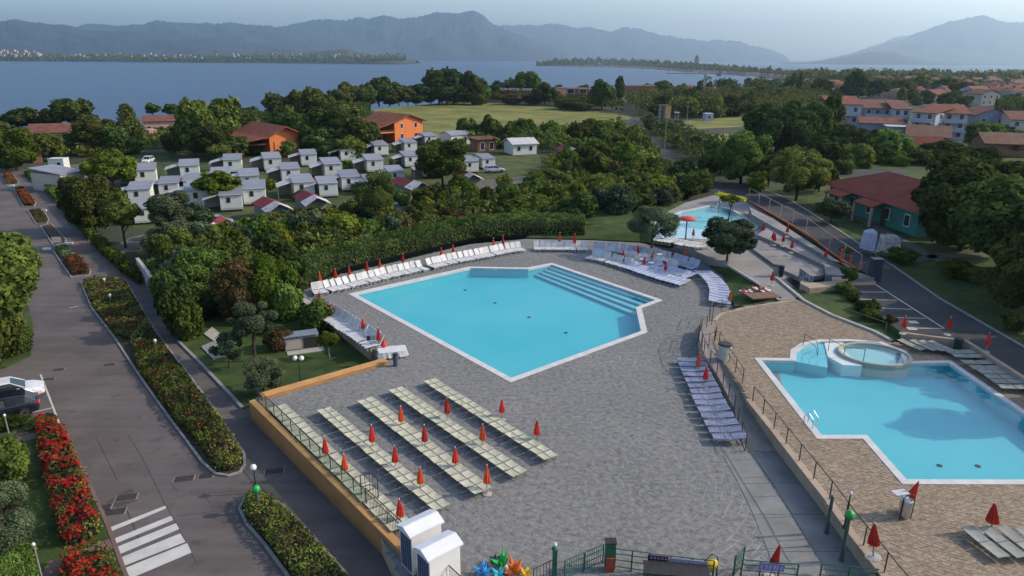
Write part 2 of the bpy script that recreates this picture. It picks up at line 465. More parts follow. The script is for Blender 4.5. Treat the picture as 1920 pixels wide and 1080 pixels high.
ridge('mountain', 11500, [(380, 92), (470, 62), (520, 50), (560, 42), (600, 34), (640, 37), (670, 32), (690, 35), (720, 27), (748, 35), (790, 30), (820, 21), (850, 23), (885, 19), (905, 27), (925, 45), (945, 52), (970, 62), (1000, 76), (1060, 98)], 1800, 9.1)
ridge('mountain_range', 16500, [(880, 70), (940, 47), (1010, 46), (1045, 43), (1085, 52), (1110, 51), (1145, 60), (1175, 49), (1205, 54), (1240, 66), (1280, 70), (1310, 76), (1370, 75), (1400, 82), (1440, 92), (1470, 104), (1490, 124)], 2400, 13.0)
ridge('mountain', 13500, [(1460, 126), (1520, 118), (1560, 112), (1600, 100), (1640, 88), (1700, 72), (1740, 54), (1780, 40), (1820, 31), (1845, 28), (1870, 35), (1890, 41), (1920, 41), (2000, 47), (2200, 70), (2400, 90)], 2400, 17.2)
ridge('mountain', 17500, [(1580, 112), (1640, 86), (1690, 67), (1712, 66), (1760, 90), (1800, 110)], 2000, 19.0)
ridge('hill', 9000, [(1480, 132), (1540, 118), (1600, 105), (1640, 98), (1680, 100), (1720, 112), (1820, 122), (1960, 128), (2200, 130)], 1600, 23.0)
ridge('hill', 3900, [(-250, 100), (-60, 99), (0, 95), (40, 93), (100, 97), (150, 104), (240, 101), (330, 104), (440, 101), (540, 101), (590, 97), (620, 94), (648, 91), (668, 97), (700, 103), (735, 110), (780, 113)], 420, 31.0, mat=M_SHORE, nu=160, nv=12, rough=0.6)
struct(MB().sheet(px_poly([(1004, 123), (1150, 126.2), (1280, 132.5), (1400, 141), (1480, 151), (1620, 152), (1620, 140), (1480, 130), (1280, 122.5), (1120, 119.5), (1010, 119.5)], ZL + 0.5), ZL + 0.5).build('peninsula_ground', M_SHORE))

# roads, paths, lawns
def sheet_px(name, pts, z, mat, kind='structure', holes=()):
    return struct(MB().sheet(px_poly(pts, z), z, holes=holes).build(name, mat))
sheet_px('road', [(-500, 1300), (760, 1300), (770, 1100), (478, 775), (336, 640), (318, 600), (262, 512), (120, 372), (78, 330), (60, 318), (-60, 312), (-400, 340), (-700, 700)], ZR - 0.01, M_ASPHALT)
M_GRAVEL = nmat('gravel_track', (0.085, 0.080, 0.068), scale=0.3, col2=(0.125, 0.117, 0.10), rough=1.0, bump=0.4, bscale=20, detail=8)
M_BRICKPATH = nmat('pinkish_block_paving', (0.12, 0.075, 0.065), scale=0.5, col2=(0.17, 0.11, 0.095), rough=0.9, bump=0.3, bscale=10)
M_LAWN = nmat('lawn_grass', (0.018, 0.038, 0.008), scale=0.45, col2=(0.060, 0.088, 0.018), rough=1.0, bump=0.8, bscale=9, detail=8)
M_LAWN2 = nmat('dry_lawn_grass', (0.030, 0.046, 0.011), scale=0.30, col2=(0.085, 0.098, 0.028), rough=1.0, bump=0.8, bscale=9, detail=8)
M_FIELD = nmat('ripening_field', (0.062, 0.092, 0.015), scale=0.075, col2=(0.215, 0.185, 0.040), rough=1.0, bump=0.8, bscale=1.2, detail=10)
M_CROP = nmat('yellow_green_crop', (0.11, 0.13, 0.018), scale=0.15, col2=(0.19, 0.18, 0.035), rough=1.0, bump=0.6, bscale=1.5)
sheet_px('camp_track', [(205, 470), (240, 446), (330, 425), (420, 420), (480, 414), (490, 422), (420, 436), (330, 448), (240, 470), (215, 482)], ZR - 0.02, M_GRAVEL)
sheet_px('camp_road', [(420, 416), (560, 398), (700, 388), (850, 352), (900, 338), (985, 330), (1000, 338), (910, 356), (860, 372), (700, 402), (560, 412), (430, 430)], ZR - 0.015, M_GRAVEL)
sheet_px('gravel_yard', [(250, 300), (330, 292), (340, 308), (300, 330), (150, 345), (80, 330), (120, 310)], ZR - 0.03, M_GRAVEL)
sheet_px('block_paving', [(120, 453), (176, 450), (184, 467), (130, 471)], ZR, M_BRICKPATH)
sheet_px('camp_lawn', [(230, 290), (440, 285), (470, 318), (260, 345), (200, 310)], ZR - 0.025, M_LAWN)
sheet_px('camp_ground', [(240, 345), (420, 322), (480, 322), (640, 292), (760, 268), (900, 278), (1010, 290), (1020, 330), (860, 345), (760, 375), (620, 388), (480, 400), (330, 425), (250, 430)], ZR - 0.04, M_LAWN2)
sheet_px('field', [(698, 206), (830, 193), (900, 191.5), (1000, 198), (1080, 205), (1140, 210), (1185, 219), (1160, 238), (1100, 268), (960, 268), (840, 256), (780, 264)], ZR - 0.02, M_FIELD)
sheet_px('crop_field', [(1290, 255), (1365, 250), (1372, 284), (1310, 292), (1280, 275)], ZR - 0.02, M_CROP)
sheet_px('bare_field', [(1255, 228), (1410, 218), (1420, 236), (1260, 244)], ZR - 0.02, M_FIELD)
sheet_px('far_road', [(1160, 222), (1195, 226), (1225, 262), (1330, 340), (1470, 345), (1540, 335), (1540, 352), (1470, 366), (1390, 370), (1270, 345), (1190, 280), (1170, 245)], ZR + 0.0, M_ASPHALT2)

# raised land on the right: road, parking bays, verge
LAND = px_poly([(1578, 535), (1690, 624), (1812, 641), (1925, 713), (2160, 850), (2800, 560), (2500, 330), (2000, 292), (1600, 305), (1450, 330), (1405, 352), (1398, 366), (1640, 523)], ZP)
struct(MB().prism([(p.x, p.y) for p in LAND], ZR - 0.3, ZP - 0.012).build('upper_ground', M_LAWN))
sheet_px('upper_road', [(1396, 368), (1420, 352), (1480, 375), (1560, 425), (1660, 490), (1760, 560), (1925, 655), (2200, 780), (2160, 840), (1925, 711), (1815, 641), (1690, 623), (1582, 536), (1640, 522)], ZP, M_ASPHALT2)
sheet_px('upper_path', [(1580, 395), (1600, 408), (1690, 458), (1800, 512), (1805, 505), (1700, 450), (1612, 402), (1590, 390)], ZP + 0.004, M_GRAVEL)
sheet_px('upper_path', [(1640, 494), (1700, 487), (1760, 474), (1930, 476), (1930, 482), (1765, 482), (1705, 494), (1650, 502)], ZP + 0.004, M_GRAVEL)
sheet_px('upper_street', [(1430, 318), (1500, 312), (1600, 320), (1700, 318), (1700, 326), (1600, 330), (1540, 330), (1440, 348), (1405, 360)], ZP + 0.004, M_ASPHALT2)
kb = MB()
def kerb_line(mb, pts, w, h, z0, z):
    """A low bar along a path, mitred at its corners; closed when the path ends where it began."""
    q = [Vector((p[0], p[1], 0)) for p in pts]
    loop = (q[0] - q[-1]).length < 1e-6
    if loop: q = q[:-1]
    n = len(q); off = []
    for i in range(n):
        a, c = (q[i - 1] if (i or loop) else None), (q[(i + 1) % n] if (i < n - 1 or loop) else None)
        d1 = (q[i] - a).normalized() if a is not None else (c - q[i]).normalized()
        d2 = (c - q[i]).normalized() if c is not None else d1
        n1, n2 = Vector((-d1.y, d1.x, 0)), Vector((-d2.y, d2.x, 0)); k = n1 + n2
        off.append(k * (w / 2 / max(.5, 1 + n1.dot(n2))))
    V = []
    for i in range(n):
        for o_, z_ in ((-1, z0), (1, z0), (1, z0 + h), (-1, z0 + h)):
            s = q[i] + off[i] * o_; V.append((s.x, s.y, z_))
    Fs = []
    for i in range(n if loop else n - 1):
        j = (i + 1) % n; A, B = i * 4, j * 4
        Fs += [(A, B, B + 3, A + 3), (B + 1, A + 1, A + 2, B + 2), (A + 3, B + 3, B + 2, A + 2)]
    if not loop: Fs += [(0, 3, 2, 1), ((n - 1) * 4, (n - 1) * 4 + 1, (n - 1) * 4 + 2, (n - 1) * 4 + 3)]
    mb.add(V, Fs)
kerb_line(kb, px_poly([(1420, 351), (1480, 374), (1560, 424), (1660, 489), (1760, 559), (1925, 654)], ZP), 0.25, 0.12, ZP - 0.05, ZP)
struct(kb.build('kerb', M_KERB))
# painted lines of the parking bays
ln = MB()
def strip(mb, a, b, w, z):
    d = (b - a).normalized(); nn = Vector((-d.y, d.x, 0)) * w / 2
    mb.add([(a + nn).to_tuple()[:2] + (z,), (a - nn).to_tuple()[:2] + (z,), (b - nn).to_tuple()[:2] + (z,), (b + nn).to_tuple()[:2] + (z,)], [(0, 1, 2, 3)])
for a, b in [((1641, 533), (1772, 617)), ((1598, 547), (1660, 548)), ((1613, 561), (1682, 563)), ((1639, 577), (1709, 580)), ((1666, 595), (1735, 597)), ((1705, 615), (1772, 616))]:
    strip(ln, P(*a, ZP), P(*b, ZP), 0.13, ZP + 0.006)
for c in [(1712, 604), (1709, 616)]:
    q = P(*c, ZP); ln.add([(q.x - .35, q.y - .3, ZP + .006), (q.x + .35, q.y - .3, ZP + .006), (q.x + .4, q.y + .3, ZP + .006), (q.x - .3, q.y + .3, ZP + .006)], [(0, 1, 2, 3)])
struct(ln.build('parking_bay_lines', M_PAINT))
# kerbed lawn beside the pool terrace
LAWNL = px_poly([(338, 641), (395, 700), (458, 768), (484, 744), (724, 676), (690, 652), (560, 560), (470, 590), (360, 612)], ZR)
struct(MB().prism([(p.x, p.y) for p in LAWNL], ZR - 0.2, ZR + 0.06).build('lawn', M_LAWN))
kb = MB(); kerb_line(kb, px_poly([(334, 640), (372, 678), (412, 720), (455, 766)], ZR), 0.22, 0.16, ZR - 0.05, ZR)
struct(kb.build('kerb', M_KERB))
# corner garden bottom left
GARD = px_poly([(-300, 820), (30, 815), (108, 795), (118, 806), (150, 870), (200, 985), (236, 1085), (280, 1250), (-400, 1300)], ZR)
struct(MB().prism([(p.x, p.y) for p in GARD], ZR - 0.2, ZR + 0.05).build('lawn', M_LAWN))
sheet_px('garden_path', [(75, 1082), (92, 1052), (140, 1035), (205, 1010), (214, 1028), (130, 1058), (100, 1090)], ZR + 0.056, M_BRICKPATH)
sheet_px('garden_path', [(22, 822), (60, 812), (110, 796), (116, 806), (70, 820), (28, 834)], ZR + 0.056, M_BRICKPATH)
kb = MB(); kerb_line(kb, px_poly([(30, 818), (110, 796), (122, 812), (155, 880), (203, 988), (240, 1090), (290, 1240)], ZR), 0.18, 0.17, ZR - 0.1, ZR)
struct(kb.build('kerb', M_BRICKPATH))
sheet_px('verge', [(-300, 770), (0, 760), (0, 786), (62, 778), (72, 792), (30, 812), (-300, 820)], ZR + 0.002, M_LAWN2)
GARD2 = px_poly([(-400, 700), (-100, 705), (10, 690), (58, 668), (62, 610), (50, 560), (-300, 560)], ZR)
struct(MB().prism([(p.x, p.y) for p in GARD2], ZR - 0.2, ZR + 0.08).build('lawn', M_LAWN))
# crossing stripes, bay lines, covers
ln = MB()
for (a, b, c, d) in [((198, 992), (310, 948), (312, 953), (202, 999)), ((206, 1013), (321, 967), (325, 975), (210, 1022)), ((213, 1028), (330, 981), (336, 992), (222, 1040)), ((224, 1046), (338, 1000), (348, 1016), (230, 1062)), ((232, 1066), (351, 1018), (359, 1036), (246, 1084))]:
    ln.sheet(px_poly([a, b, c, d], ZR), ZR)
struct(ln.build('zebra_crossing', M_PAINT))
ln = MB()
for a, b in [((76, 702), (112, 796)), ((20, 783), (100, 764)), ((-60, 757), (-10, 748)), ((130, 577), (147, 574))]:
    strip(ln, P(*a, ZR), P(*b, ZR), 0.11, ZR)
struct(ln.build('parking_bay_lines', M_PAINT))
covers = [((345, 898), 1.1, .62, 'iron cover in the road left of the long hedge tip'), ((386, 893), .8, .5, 'iron cover at the kerb of the long hedge tip'), ((237, 933), 1.1, .6, 'iron cover set in the square patch above the zebra crossing'), ((215, 960), 1.1, .6, 'iron cover just above the first zebra stripe'), ((190, 953), 1.0, .6, 'iron cover beside the red flowering hedge'), ((514, 884), 1.1, .6, 'iron cover on the lane by the ochre wall'), ((205, 684), .9, .35, 'small slot cover on the road beside the middle hedge'), ((110, 693), .8, .3, 'slot cover ahead of the white car'), ((238, 678), .6, .3, 'small slot cover touching the middle hedge kerb'), ((92, 711), .8, .28, 'drain slot off the nose of the white car')]
for q, w, d, lab in covers:
    p = P(*q, ZR); rz = 0.25
    t = thing('manhole_cover', lab, 'manhole cover', (p.x, p.y, ZR), rz)
    MB().box((0, 0, 0.004), (w, d, 0.012)).build('rim', M_KERB, t)
    lid = MB()
    for k in range(4): lid.box((0, -d * .36 + d * .24 * k, 0.014), (w * .9, d * .2, 0.014))
    lid.build('lid', M_IRON, t)
# darker repaired patches and seams of the road
sheet_px('road_patch', [(196, 942), (246, 915), (258, 938), (222, 952)], ZR - 0.006, nmat('asphalt_patch', (0.05, 0.043, 0.042), scale=2, col2=(0.075, 0.064, 0.06), rough=0.95))
cr_ = MB()
M_CRACK = nmat('tar_seam', (0.052, 0.044, 0.042), var=0.2, scale=3, rough=0.8)
def seam(pts, w=0.035, z=ZR - 0.005):
    q = px_poly(pts, z)
    for a, b in zip(q, q[1:]): strip(cr_, a, b, w, z)
seam([(240, 815), (262, 850), (290, 905), (307, 940), (330, 980), (370, 1060)]); seam([(300, 942), (350, 928), (420, 922), (470, 918)]); seam([(234, 948), (250, 985), (262, 1015)], 0.07)
seam([(330, 968), (380, 962), (425, 955)], 0.04); seam([(180, 820), (220, 900)], 0.04); seam([(130, 728), (200, 722), (260, 712)], 0.04); seam([(380, 922), (400, 955)], .04); seam([(320, 905), (333, 922)], .04)
struct(cr_.build('road_seams', M_CRACK))

# ------------------------------------------------------------------ main terrace (grey stones) with the pool hole
DECK_PX = [(480, 745), (724, 673), (704, 655), (640, 606), (566, 560), (560, 549), (640, 514), (760, 487), (880, 458), (985, 448), (1100, 450), (1200, 455), (1300, 478), (1355, 518), (1378, 575), (1420, 620), (1460, 700), (1480, 760), (1900, 1300), (900, 1400), (700, 975)]
DECK = px_poly(DECK_PX, 0)
M_STONE = nmat('grey_porphyry_stone', (0.112, 0.110, 0.106), scale=3.2, col2=(0.222, 0.218, 0.208), rough=0.85, bump=0.25, bscale=14, detail=3, spec=0.25)
M_JOINT = nmat('paving_joint_mortar', (0.12, 0.115, 0.11), scale=0.12, col2=(0.27, 0.26, 0.25), rough=1.0, bump=0.3, bscale=20)
def stone_mat(name, ca, cb, cj, scale, stretch):
    """Paving beyond the built stones: cells with dark joints and relief."""
    m = bpy.data.materials.new(name); m.use_nodes = True
    n, l = m.node_tree.nodes, m.node_tree.links
    b = n['Principled BSDF']; b.inputs['Roughness'].default_value = 0.9; b.inputs['Specular IOR Level'].default_value = 0.2
    g = n.new('ShaderNodeNewGeometry'); mp = n.new('ShaderNodeMapping'); mp.inputs['Scale'].default_value = (scale, scale * stretch, scale)
    v = n.new('ShaderNodeTexVoronoi'); v.feature = 'DISTANCE_TO_EDGE'; v2 = n.new('ShaderNodeTexVoronoi')
    l.new(g.outputs['Position'], mp.inputs[0]); l.new(mp.outputs[0], v.inputs['Vector']); l.new(mp.outputs[0], v2.inputs['Vector'])
    t = n.new('ShaderNodeTexNoise'); t.inputs['Scale'].default_value = 0.25; t.inputs['Detail'].default_value = 6
    l.new(g.outputs['Position'], t.inputs['Vector'])
    mx = n.new('ShaderNodeMix'); mx.data_type = 'RGBA'; mx.inputs[6].default_value = (*ca, 1); mx.inputs[7].default_value = (*cb, 1)
    a = n.new('ShaderNodeMath'); a.operation = 'MULTIPLY_ADD'; a.inputs[1].default_value = 0.6
    sx = n.new('ShaderNodeSeparateColor'); l.new(v2.outputs['Color'], sx.inputs[0]); l.new(sx.outputs[0], a.inputs[0])
    c = n.new('ShaderNodeMath'); c.operation = 'MULTIPLY'; c.inputs[1].default_value = 0.45; l.new(t.outputs['Fac'], c.inputs[0]); l.new(c.outputs[0], a.inputs[2])
    l.new(a.outputs[0], mx.inputs[0])
    st = n.new('ShaderNodeMapRange'); st.inputs[1].default_value = 0.03; st.inputs[2].default_value = 0.09
    l.new(v.outputs['Distance'], st.inputs[0])
    m2 = n.new('ShaderNodeMix'); m2.data_type = 'RGBA'; m2.inputs[6].default_value = (*cj, 1)
    l.new(st.outputs[0], m2.inputs[0]); l.new(mx.outputs[2], m2.inputs[7]); l.new(m2.outputs[2], b.inputs['Base Color'])
    bp = n.new('ShaderNodeBump'); bp.inputs['Strength'].default_value = 0.5; bp.inputs['Distance'].default_value = 0.02
    l.new(st.outputs[0], bp.inputs['Height']); l.new(bp.outputs[0], b.inputs['Normal'])
    return m
M_STONEFAR = stone_mat('grey_stone_paving', (0.15, 0.141, 0.134), (0.30, 0.284, 0.268), (0.10, 0.095, 0.09), 2.6, 1.5)
M_BEIGEFAR = stone_mat('beige_stone_paving', (0.15, 0.108, 0.08), (0.26, 0.20, 0.15), (0.10, 0.075, 0.056), 2.6, 1.8)
M_BSTONE = nmat('beige_quarry_stone', (0.17, 0.127, 0.09), scale=5.0, col2=(0.335, 0.265, 0.19), rough=0.9, bump=0.25, bscale=14, detail=3, spec=0.2)
deck = MB().sheet(DECK, -0.01, holes=[offset_poly(POOL_IN, 0.05)])
D2 = ccw([Vector((p.x, p.y, 0)) for p in DECK])
for i in range(len(D2)):
    a, b = D2[i], D2[(i + 1) % len(D2)]
    deck.add([(a.x, a.y, -1.3), (b.x, b.y, -1.3), (b.x, b.y, -0.01), (a.x, a.y, -0.01)], [(0, 1, 2, 3)], 1)
deck = struct(deck.build('pool_terrace', [M_JOINT, M_BEIGEWALL]))
def pave(parent, poly, holes, z, cell, mats, y_max, rot, name, seed, keep=300, fan=None):
    """Real stones, irregular, proud of the bed by a different amount each; the nearest ones single."""
    rg = random.Random(seed)
    c, s = math.cos(rot), math.sin(rot)
    xs = [p.x * c + p.y * s for p in poly]; ys = [-p.x * s + p.y * c for p in poly]
    i0, i1 = int(min(xs) / cell[0]) - 1, int(max(xs) / cell[0]) + 2
    j0, j1 = int(min(ys) / cell[1]) - 1, int(max(ys) / cell[1]) + 2
    def corner(i, j):
        h = noise.cell_vector(Vector((i * 1.7 + 0.3, j * 2.3 + 0.7, seed)))
        x = (i + (h.x - .5) * .62 + (0.5 if j % 2 else 0)) * cell[0]; y = (j + (h.y - .5) * .55) * cell[1]
        y += 0.35 * math.sin(i * cell[0] * 1.1) * 0.5
        return (x * c - y * s, x * s + y * c)
    P2 = [(p.x, p.y) for p in poly]; H2 = [[(p.x, p.y) for p in h] for h in holes]
    out = []
    def cells():
        if fan is None:
            for j in range(j0, j1):
                for i in range(i0, i1):
                    if j % 2: yield [corner(i, j), corner(i + 1, j), corner(i + 2, j + 1), corner(i + 1, j + 1)]
                    else: yield [corner(i, j), corner(i + 1, j), corner(i + 1, j + 1), corner(i, j + 1)]
        else:                                        # rings of setts round a centre, as the layers laid them
            rr = 0.4
            while rr < 75:
                dr = cell[1] * rg.uniform(.75, 1.3); n = max(6, int(2 * math.pi * rr / cell[0])); a0 = rg.uniform(0, 6.28)
                cuts = [a0 + 2 * math.pi * (k + rg.uniform(-.33, .33)) / n for k in range(n)] + [0]
                cuts[-1] = cuts[0] + 2 * math.pi
                wv = [rg.uniform(-.05, .05) for k in range(n)] + [0]; wv[-1] = wv[0]
                for k in range(n):
                    am = (cuts[k] + cuts[k + 1]) / 2
                    if not (18 < fan[1] + rr * math.sin(am) < y_max): continue
                    q = []
                    for a_, r_ in ((cuts[k], rr + wv[k]), (cuts[k], rr + dr + wv[k] + rg.uniform(-.03, .03)), (cuts[k + 1], rr + dr + wv[k + 1] + rg.uniform(-.03, .03)), (cuts[k + 1], rr + wv[k + 1])):
                        a_ += rg.uniform(-.04, .04) / max(1, rr)
                        q.append((fan[0] + r_ * math.cos(a_), fan[1] + r_ * math.sin(a_)))
                    yield list(reversed(q))
                rr += dr
    if True:
        for q in cells():
            mx, my = sum(p[0] for p in q) / 4, sum(p[1] for p in q) / 4
            if my > y_max or my < 18: continue
            v = Vector((mx, my, z)); pp = proj(v)
            if not (-15 < pp[0] < 1935 and 380 < pp[1] < 1100): continue
            if not inside((mx, my), P2) or any(inside((mx, my), h) for h in H2): continue
            k = 0.86 + rg.random() * .07
            q = [(mx + (a - mx) * k, my + (b - my) * k) for a, b in q]
            out.append((my, q, z + 0.004 + rg.random() * 0.012))
    out.sort(key=lambda t: t[0])
    def stone(mb, q, zt):
        qq = [(x * .93 + sum(p[0] for p in q) / 4 * .07, y * .93 + sum(p[1] for p in q) / 4 * .07) for x, y in q]
        mb.add([(x, y, z - 0.02) for x, y in q] + [(x, y, zt - 0.004) for x, y in q] + [(x, y, zt) for x, y in qq],
               [(0, 1, 5, 4), (1, 2, 6, 5), (2, 3, 7, 6), (3, 0, 4, 7), (4, 5, 9, 8), (5, 6, 10, 9), (6, 7, 11, 10), (7, 4, 8, 11), (8, 9, 10, 11)])
    for my, q, zt in out[:keep]:
        mb = MB(); stone(mb, q, zt); mb.build(name, mats, parent)
    mb = MB()
    for my, q, zt in out[keep:]: stone(mb, q, zt)
    if mb.v: tag(mb.build(name.replace('_stone', '_stone_field'), mats, parent), kind='stuff')
    return len(out)
PDIR = math.atan2((POOL_OUT[-1] - POOL_OUT[0]).y, (POOL_OUT[-1] - POOL_OUT[0]).x)
NS = pave(deck, DECK, [POOL_OUT], -0.012, (0.36, 0.27), M_STONE, 82, 0.35, 'paving_stone', 3, fan=(P(1085, 866, 0).x, P(1085, 866, 0).y))

# beige terrace
BEIGE_PX = [(1338, 600), (1352, 586), (1400, 574), (1490, 560), (1508, 565), (1560, 591), (1640, 622), (1690, 646), (1812, 664), (1925, 738), (2180, 890), (2200, 1300), (1830, 1300), (1690, 1115), (1626, 1037), (1556, 941), (1472, 835), (1406, 752), (1390, 722), (1352, 672), (1336, 640), (1330, 616)]
BEIGE = px_poly(BEIGE_PX, ZB)
beige = MB().prism([(p.x, p.y) for p in BEIGE], ZR - 0.3, ZB - 0.01, top=False)
RP_OUT = px_poly([(1414, 671), (1481, 672), (1482, 656), (1500, 644), (1530, 637), (1590, 636), (1650, 640), (1700, 658), (1706, 677), (1783, 676), (1925, 772), (2075, 880), (2060, 909), (1692, 908), (1618, 823), (1532, 823)], ZB)
RP_IN = offset_poly(RP_OUT, -0.42)
bt = MB(); bt.f, bt.m, bt.v = [], [], []
bt.sheet(BEIGE, ZB - 0.01, holes=[offset_poly(RP_IN, 0.05)])
beige.m = [1] * len(beige.f)
beige.add(bt.v, bt.f, 0)
beige = struct(beige.build('beige_terrace', [M_BEIGEFAR, M_BEIGEWALL]))
NB = pave(beige, BEIGE, [RP_OUT], ZB - 0.012, (0.40, 0.22), M_BSTONE, 82, -0.5, 'paving_stone', 11)

# ramp between the two terraces
ramp_l = [P(1397, 846, 0.0), P(1376, 765, 0.28), P(1348, 708, 0.55), P(1320, 664, 0.80), P(1310, 632, 0.88), P(1318, 604, 0.9)]
ramp_r = [P(1462, 846, 0.0), P(1428, 775, 0.28), P(1395, 726, 0.55), P(1358, 672, 0.80), P(1340, 640, 0.88), P(1338, 602, 0.9)]
rb = MB()
n_ = len(ramp_l)
vs = [(p.x, p.y, p.z + 0.006) for p in ramp_l] + [(p.x, p.y, p.z + 0.006) for p in ramp_r] + [(p.x, p.y, -0.3) for p in ramp_l]
rb.add(vs, [(i, n_ + i, n_ + i + 1, i + 1) for i in range(n_ - 1)], 0)
rb.add([vs[i] for i in range(n_)] + [vs[2 * n_ + i] for i in range(n_)], [(i, i + 1, n_ + i + 1, n_ + i) for i in range(n_ - 1)], 1)
M_RAMP = nmat('ramp_concrete', (0.20, 0.165, 0.145), scale=0.8, col2=(0.28, 0.235, 0.21), rough=0.9, bump=0.2, bscale=14)
struct(rb.build('ramp', [M_RAMP, M_BEIGEWALL]))
# smooth concrete bays along the foot of the beige wall
cb = MB()
bays = [(1300, 1330), (0, 0)]
edge_in = [(1455, 850), (1500, 905), (1545, 965), (1600, 1035), (1660, 1110)]
edge_out = [(1355, 853), (1385, 908), (1412, 965), (1440, 1035), (1462, 1110)]
for i in range(4):
    for k in range(2):
        f0, f1 = k * 0.55, (k + 1) * 0.55 - 0.02 if k == 0 else 1.0
        def lerp2(a, b, t): return (a[0] * (1 - t) + b[0] * t, a[1] * (1 - t) + b[1] * t)
        A, B = edge_out[i], edge_out[i + 1]; C, D = edge_in[i], edge_in[i + 1]
        q = px_poly([lerp2(A, C, f0), lerp2(A, C, f1), lerp2(B, D, f1), lerp2(B, D, f0)], 0)
        q = offset_poly(q, -0.02)
        MB().prism([(p.x, p.y) for p in q], -0.05, 0.016).build('paving_slab', nmat('worn_concrete_slab', (0.15, 0.147, 0.140), scale=0.7, col2=(0.225, 0.22, 0.208), rough=0.9, bump=0.2, bscale=18, detail=8), deck)

kb = MB(); kerb_line(kb, px_poly([(1404, 749), (1440, 793), (1472, 834), (1512, 885), (1554, 938), (1600, 1003), (1626, 1035), (1672, 1096), (1720, 1160)], ZB), 0.36, 0.06, ZB - 0.05, ZB)
kerb_line(kb, px_poly([(1340, 600), (1352, 588), (1402, 576), (1490, 562)], ZB), 0.3, 0.05, ZB - 0.05, ZB)
struct(kb.build('wall_coping', M_BEIGEWALL))
# bank between main terrace and upper pool, upper pool terrace
bank = MB()
lo = [P(985, 446, -.02), P(1100, 448, -.02), P(1200, 453, -.02), P(1300, 476, -.02), P(1355, 516, -.02), P(1378, 574, 0.3), P(1402, 574, 0.88)]
hi = [P(1020, 425, 0.4), P(1130, 418, 0.86), P(1200, 432, 0.86), P(1290, 462, 0.86), P(1365, 495, 0.86), P(1420, 530, 0.86), P(1460, 562, 0.88)]
bank.add(lo + hi, [(i, i + 1, len(lo) + i + 1, len(lo) + i) for i in range(len(lo) - 1)])
struct(bank.build('grass_bank', M_LAWN))
struct(MB().prism([(p.x, p.y) for p in px_poly([(1022, 425), (1130, 418.5), (1200, 432.5), (1226, 440), (1240, 404), (1290, 378), (1180, 372), (1060, 402)], .84)], ZR, .84).build('grass_terrace', M_LAWN))
M_TILE = nmat('upper_terrace_paving', (0.19, 0.175, 0.165), scale=0.35, col2=(0.28, 0.26, 0.245), rough=0.9, bump=0.25, bscale=9, detail=8)
UP_PX = [(1222, 438), (1290, 464), (1365, 497), (1420, 531), (1461, 563), (1492, 559), (1500, 548), (1470, 520), (1545, 512), (1640, 524), (1398, 366), (1336, 366), (1284, 380), (1236, 404)]
UPP = px_poly([(1222, 418), (1276, 396), (1330, 385), (1372, 391), (1426, 424), (1410, 432), (1370, 450), (1240, 446)], ZB)
UPI = offset_poly(UPP, -0.3)
ub = MB().prism([(p.x, p.y) for p in px_poly(UP_PX, ZB)], ZR - .3, ZB - .03, top=False)
ub2 = MB().sheet(px_poly(UP_PX, ZB), ZB - .03, holes=[offset_poly(UPI, .04)])
ub.add(ub2.v, ub2.f)
struct(ub.build('upper_pool_terrace', M_TILE))
# stepped lounging terraces rising to the fence
def step_block(name, pts, z1, mat=M_TILE, z0=ZB - 0.2):
    return struct(MB().prism([(p.x, p.y) for p in px_poly(pts, z1)], z0, z1).build(name, mat))
step_block('terrace_step', [(1418, 447), (1470, 466), (1545, 498), (1545, 516), (1500, 520), (1465, 505), (1405, 462)], 1.15)
step_block('terrace_step', [(1440, 425), (1500, 458), (1560, 492), (1600, 500), (1600, 520), (1548, 514), (1546, 497), (1475, 464), (1420, 440)], 1.5)
step_block('terrace_step', [(1405, 388), (1450, 410), (1535, 465), (1600, 508), (1640, 520), (1600, 522), (1600, 498), (1560, 488), (1500, 452), (1445, 422), (1410, 402)], 1.85)
struct(MB().prism([(p.x, p.y) for p in px_poly([(1505, 524), (1519, 530), (1560, 527), (1560, 519), (1642, 519), (1642, 533), (1560, 536), (1519, 541), (1500, 530)], 1.5)], ZR, 1.5).build('retaining_wall', M_BEIGEWALL))
struct(MB().prism([(p.x, p.y) for p in px_poly([(1455, 520), (1500, 545), (1519, 540), (1560, 535), (1576, 536), (1690, 626), (1676, 640), (1640, 620), (1560, 588), (1508, 562)], 1.0)], ZR, 1.0).build('lawn', M_LAWN))
kb = MB(); kerb_line(kb, px_poly([(1455, 519), (1508, 563), (1560, 590), (1640, 621), (1672, 638)], 1.0), 0.3, 0.16, ZB - 0.02, ZB)
kerb_line(kb, px_poly([(1365, 497), (1420, 531), (1461, 563)], ZB), 0.22, 0.12, ZB - 0.05, ZB)
struct(kb.build('kerb', M_CONC))
# wall under the parking and road edge
wm = MB()
kerb_line(wm, px_poly([(1690, 624), (1812, 640), (1925, 712), (2160, 850)], ZP), 0.3, ZP + 0.06 - (ZB - 0.1), ZB - 0.1, ZP)
struct(wm.build('parking_retaining_wall', M_BEIGEWALL))

